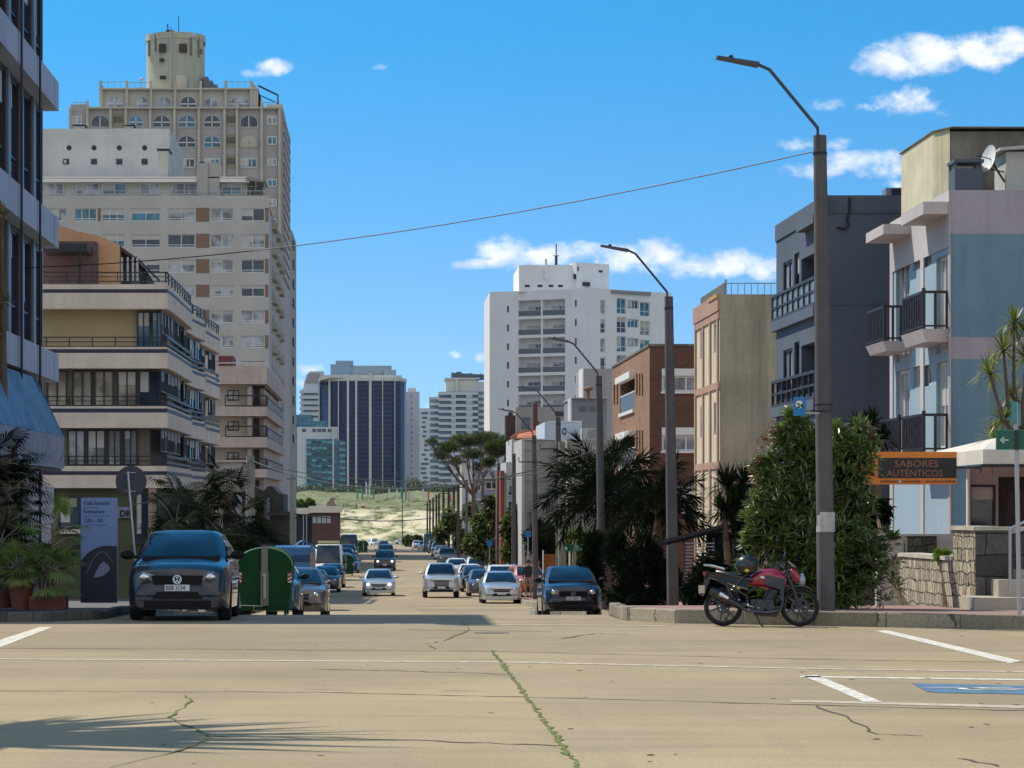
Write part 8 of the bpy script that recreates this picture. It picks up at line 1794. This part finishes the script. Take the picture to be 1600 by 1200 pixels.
m = MB(); [m.obox(f, x(131), x(b), z(v + .8), z(v), .001, .003) for v, b in ((793, 154), (806, 172), (820, 168))]; m.build('fine_print', tx, r)
# small green street sign
y = 97.0; f = FRONT(y); x = lambda u: X(u, y); z = lambda v: Z(v, y); r = thing('street_sign', 'small green street sign on a white post behind the right-hand hatchback', 'street sign', (x(890), y, zg(y))); grn = plain('sign_green', (.0, .12, .08), .5)
m = MB(); m.tube([(x(890), y, zg(y)), (x(890), y, z(851))], .03, 8); m.build('post', MATS['white_paint'], r); m = MB(); m.obox(f, x(880.5), x(914), z(861.5), z(851), .03, .05); p_ = m.build('panel', grn, r)
text_mb('Calle 27', f, x(896.5), z(855.5), .11, .055, .001).build('lettering', MATS['white_paint'], p_); text_mb('Los Muergos', f, x(896), z(859.5), .085, .055, .001).build('lettering', MATS['white_paint'], p_)
m = MB(); m.obox(f, x(882), x(886.5), z(858.5), z(854), .051, .054); m.build('arrow', MATS['white_paint'], p_)
# big green street signs at the right edge
y = 42.6; f = FRONT(y); x = lambda u: X(u, y); z = lambda v: Z(v, y); r = thing('street_sign', 'green street signs with a left arrow on a grey post at the right edge', 'street sign', (x(1592), y, .2))
m = MB(); m.tube([(x(1593), y, .18), (x(1587), y, z(628))], .034, 10); m.build('post', plain('post_grey', (.40, .40, .42), .5, .4), r)
m = MB(); m.obox(f, x(1555), x(1650), z(703), z(672), .04, .055); p_ = m.build('panel', plain('sign_green2', (.004, .10, .065), .45), r)
m = MB(); 
for (a, b_, c_, d_) in ((1555.5, 1650, 673, 672.2), (1555.5, 1650, 703, 702.2), (1555.3, 1556, 703, 672)): m.obox(f, x(a), x(b_), z(c_), z(d_), .055, .058)
m.build('edge_line', plain('teal_line', (.05, .30, .25), .5), p_)
m = MB(); m.obox(f, x(1566), x(1574.5), z(688.8), z(686.6), .056, .06); m.oprism(f, [(x(1560.5), z(687.7)), (x(1567), z(693)), (x(1568.5), z(691.3)), (x(1564.5), z(687.7)), (x(1568.5), z(684)), (x(1567), z(682.4))], .056, .06); m.build('arrow', plain('arrow_white', (.42, .58, .52), .5), p_)
m = MB(); m.obox(f, x(1584.5), x(1590.5), z(703), z(672), .055, .07); m.build('clamp', MATS['frame_dark'], p_)
fs = Face((x(1587), y, 0), (.28, .96, 0), (-.96, .28, 0)); m = MB(); m.obox(fs, -1.1, .95, z(663), z(629), -.02, 0); p_ = m.build('side_panel', plain('sign_teal', (.0, .26, .20), .4), r); m = MB(); m.obox(fs, -1.1, .95, z(630.2), z(629), 0, .004); m.obox(fs, -1.1, .95, z(663), z(661.8), 0, .004); [m.obox(fs, -.8 + k * .22, -.66 + k * .22, z(654), z(649), 0, .004) for k in range(7)]; [m.obox(fs, -.6 + k * .22, -.46 + k * .22, z(642), z(637), 0, .004) for k in range(5)]; m.build('lettering', MATS['white_paint'], p_)
# slatted fence with a lean-to roof
y = 63; f = FRONT(y); x = lambda u: X(u, y); z = lambda v: Z(v, y); r = thing('slatted_fence', 'dark fence of horizontal slats behind the motorcycle tail', 'fence', (x(1090), y, zg(y)))
m = MB(); 
for k in range(22): v = 848 + k * 5.2; m.obox(f, x(1070), x(1116), z(v + 1.9), z(v), 0, .03)
m.build('slats', plain('slat_grey', (.28, .27, .28), .6), r); m = MB(); [m.box(x(u), x(u + 3), y + .01, y + .1, zg(y), z(840)) for u in (1069, 1114)]; m.build('post', MATS['frame_dark'], r)
m = MB(); m.hexa([(x(1040), y, z(852)), (x(1145), y, z(826)), (x(1145), y + 2, z(826)), (x(1040), y + 2, z(852)), (x(1040), y, z(848)), (x(1145), y, z(820)), (x(1145), y + 2, z(820)), (x(1040), y + 2, z(848))]); m.box(x(1116), x(1150), y + .3, y + 1.6, zg(y), z(832)); m.build('lean_to_roof', plain('roof_dark', (.012, .012, .014), 1.0, spec=0), r)
# beach flags
cols = {'g': (.05, .30, .10), 'w': (.6, .62, .6), 'r': (.55, .05, .06), 'p': (.6, .3, .3)}; L_ = [(557, 'g', 760, 790), (565, 'g', 765, 790), (582, 'g', 762, 789), (592, 'w', 770, 790), (600, 'w', 772, 792), (607, 'w', 762, 788), (626, 'g', 760, 789), (633, 'g', 764, 790), (638, 'p', 765, 793), (646, 'w', 772, 796), (660, 'w', 763, 792), (668, 'r', 766, 796), (680, 'r', 772, 795), (693, 'r', 775, 793), (703, 'r', 770, 792), (571, 'w', 752, 788), (576, 'w', 755, 788), (619, 'w', 764, 788)]
for k, (u, c, v0, v1) in enumerate(L_):
    yy = 985; r = thing('beach_flag', {'g': 'green', 'w': 'white', 'r': 'red', 'p': 'pink'}[c] + ' feather flag on the dune, ' + ['first', 'second', 'third', 'fourth', 'fifth', 'sixth', 'seventh', 'eighth', 'ninth', 'tenth', 'eleventh', 'twelfth', 'thirteenth', 'fourteenth', 'fifteenth', 'taller first of a pair', 'taller second of a pair', 'one standing before the pole'][k] + ' from the kiosk', 'flag', (X(u, yy), yy, dune_z(X(u, yy), yy)), 0, 'feather flags on the dune')
    zt = Z(v0, yy); m = MB(); m.tube([(X(u, yy), yy, dune_z(X(u, yy), yy)), (X(u, yy), yy, zt)], .06, 5); m.build('mast', MATS['steel'], r)
    m = MB(); m.oprism(FRONT(yy), [(X(u, yy) + .08, zt), (X(u, yy) + .55, zt - .5), (X(u, yy) + .62, zt - (v1 - v0) * .62 * yy / F), (X(u, yy) + .08, zt - (v1 - v0) * .72 * yy / F)], 0, .05); m.build('banner', plain('flag_' + c, cols[c], .7), r)
# small people
def person(x, y, z, h, top, legs, label, walk=.12, rz=0, skin=(.35, .2, .14)):
    me = bpy.data.meshes.new('person'); s = h / 1.72
    V = [(0, 0, .92), (0, 0, 1.12), (0, 0, 1.38), (0, 0, 1.48), (0, .0, 1.60), (0, 0, 1.70), (.09, 0, .88), (.11, -walk, .48), (.11, -walk * .6, .07), (.11, -walk * .6 - .14, .03), (-.09, 0, .88), (-.11, walk, .48), (-.11, walk * 1.6, .10), (-.11, walk * 1.6 - .12, .03), (.19, 0, 1.38), (.25, walk * .6, 1.10), (.23, -.03, .86), (.22, -.08, .78), (-.19, 0, 1.38), (-.25, -walk * .6, 1.10), (-.23, -.1, .86), (-.22, -.14, .78)]
    E = [(0, 1), (1, 2), (2, 3), (3, 4), (4, 5), (0, 6), (6, 7), (7, 8), (8, 9), (0, 10), (10, 11), (11, 12), (12, 13), (2, 14), (14, 15), (15, 16), (16, 17), (2, 18), (18, 19), (19, 20), (20, 21)]
    rad = [.15, .14, .16, .06, .10, .09, .10, .065, .045, .04, .10, .065, .045, .04, .065, .045, .035, .03, .065, .045, .035, .03]
    me.from_pydata([Vector(v) * s for v in V], E, []); o = bpy.data.objects.new('person', me); COL.objects.link(o); o.location = (x, y, z); o.rotation_euler = (0, 0, rz)
    sk = o.modifiers.new('skin', 'SKIN'); [setattr(me.skin_vertices[0].data[i], 'radius', (q * s, q * s)) for i, q in enumerate(rad)]; me.skin_vertices[0].data[0].use_root = True; o.modifiers.new('sub', 'SUBSURF').levels = 1; o.modifiers['sub'].render_levels = 2
    m_, t, b = newmat('person_' + label[:6]); g = nd(t, 'ShaderNodeTexCoord'); sp = nd(t, 'ShaderNodeSeparateXYZ'); lnk(t, g.outputs['Object'], sp.inputs[0]); a = mixc(t, ramp(t, sp.outputs[2], .94 * s, .95 * s), legs, top); lnk(t, mixc(t, ramp(t, sp.outputs[2], 1.46 * s, 1.47 * s), a, skin), b.inputs['Base Color']); b.inputs['Roughness'].default_value = .8
    me.materials.append(m_); tag(o, label, 'person'); 
    hm = MB(); hm.blob((0, .012 * s, 1.66 * s), (.105 * s, .11 * s, .10 * s), 14, 9); h_ = hm.build('hair', plain('hair', (.02, .014, .01), .8), o, local=True, smooth=True); return o
person(X(557, 905), 905, dune_z(X(557, 905), 905), 1.75, (.03, .03, .04), (.02, .02, .025), 'dark clothed person walking on the dune left of the red tent')
person(X(448 + 89, 925), 925, dune_z(X(537, 925), 925), 1.7, (.3, .3, .32), (.04, .04, .05), 'person in a pale top standing on the dune beside the kiosk')
person(X(822, 133), 131, zg(131) + KH, 1.75, (.02, .02, .025), (.30, .22, .16), 'person in a black top standing by the orange hatchback', .05)
r = thing('beach_tent', 'small red and white beach tent on the dune crest', 'tent', (X(567, 940), 940, dune_z(X(567, 940), 940))); yy = 940; m = MB(); m.box(X(564, yy), X(570, yy), yy, yy + 1.4, Z(800, yy), Z(790, yy)); m.build('cover', MATS['flag_r'], r); m = MB(); m.hexa([(X(564, yy), yy, Z(790, yy)), (X(570, yy), yy, Z(790, yy)), (X(570, yy), yy + 1.4, Z(790, yy)), (X(564, yy), yy + 1.4, Z(790, yy)), (X(565.5, yy), yy + .4, Z(786.5, yy)), (X(567.5, yy), yy + .4, Z(786.5, yy)), (X(567.5, yy), yy + 1, Z(786.5, yy)), (X(565.5, yy), yy + 1, Z(786.5, yy))]); m.build('top', MATS['white_paint'], r)
for k, (u, v, yy) in enumerate(((763, 815, 0), (765, 850, 150), (825, 836, 140))):
    if not yy: continue
    r = thing('road_sign', ['', 'small blue sign on the right footway by the bushes', 'small blue sign beside the fifth lamp pole'][k], 'road sign', (X(u, yy), yy, zg(yy))); m = MB(); m.tube([(X(u, yy), yy, zg(yy)), (X(u, yy), yy, Z(v, yy))], .03, 6); m.build('post', MATS['steel'], r); m = MB(); m.obox(FRONT(yy - .05), X(u, yy) - .15, X(u, yy) + .15, Z(v, yy) - .1, Z(v, yy) + .22, 0, .02); m.build('panel', MATS['sign_blue'], r)
r = thing('rust_panel', 'orange rusty sheet panel standing behind the right-hand hatchback', 'panel', (X(857, 93), 93, zg(93))); m = MB(); m.box(X(849, 93), X(868, 93), 93, 93.1, zg(93), Z(866, 93)); m.build('sheet', wall('rust_sheet', (.33, .13, .03), .7, .3, 2), r); m = MB(); m.box(X(848, 93), X(849.5, 93), 92.97, 93.12, zg(93), Z(860, 93)); m.build('post', MATS['white_paint'], r)
# ================================================================ AIR
def haze():
    m = bpy.data.materials.new('haze'); m.use_nodes = True; t = m.node_tree; t.nodes.remove(t.nodes['Principled BSDF'])
    v = t.nodes.new('ShaderNodeVolumePrincipled'); v.inputs['Color'].default_value = (.80, .88, 1.0, 1); v.inputs['Density'].default_value = .000025; v.inputs['Anisotropy'].default_value = .3
    t.links.new(v.outputs[0], t.nodes['Material Output'].inputs['Volume'])
    o = MB().box(-420, 620, -70, 1750, -16, 100).build('haze', m); tag(o, 'thin pale sea haze in the air', None, None, 'stuff')
haze()
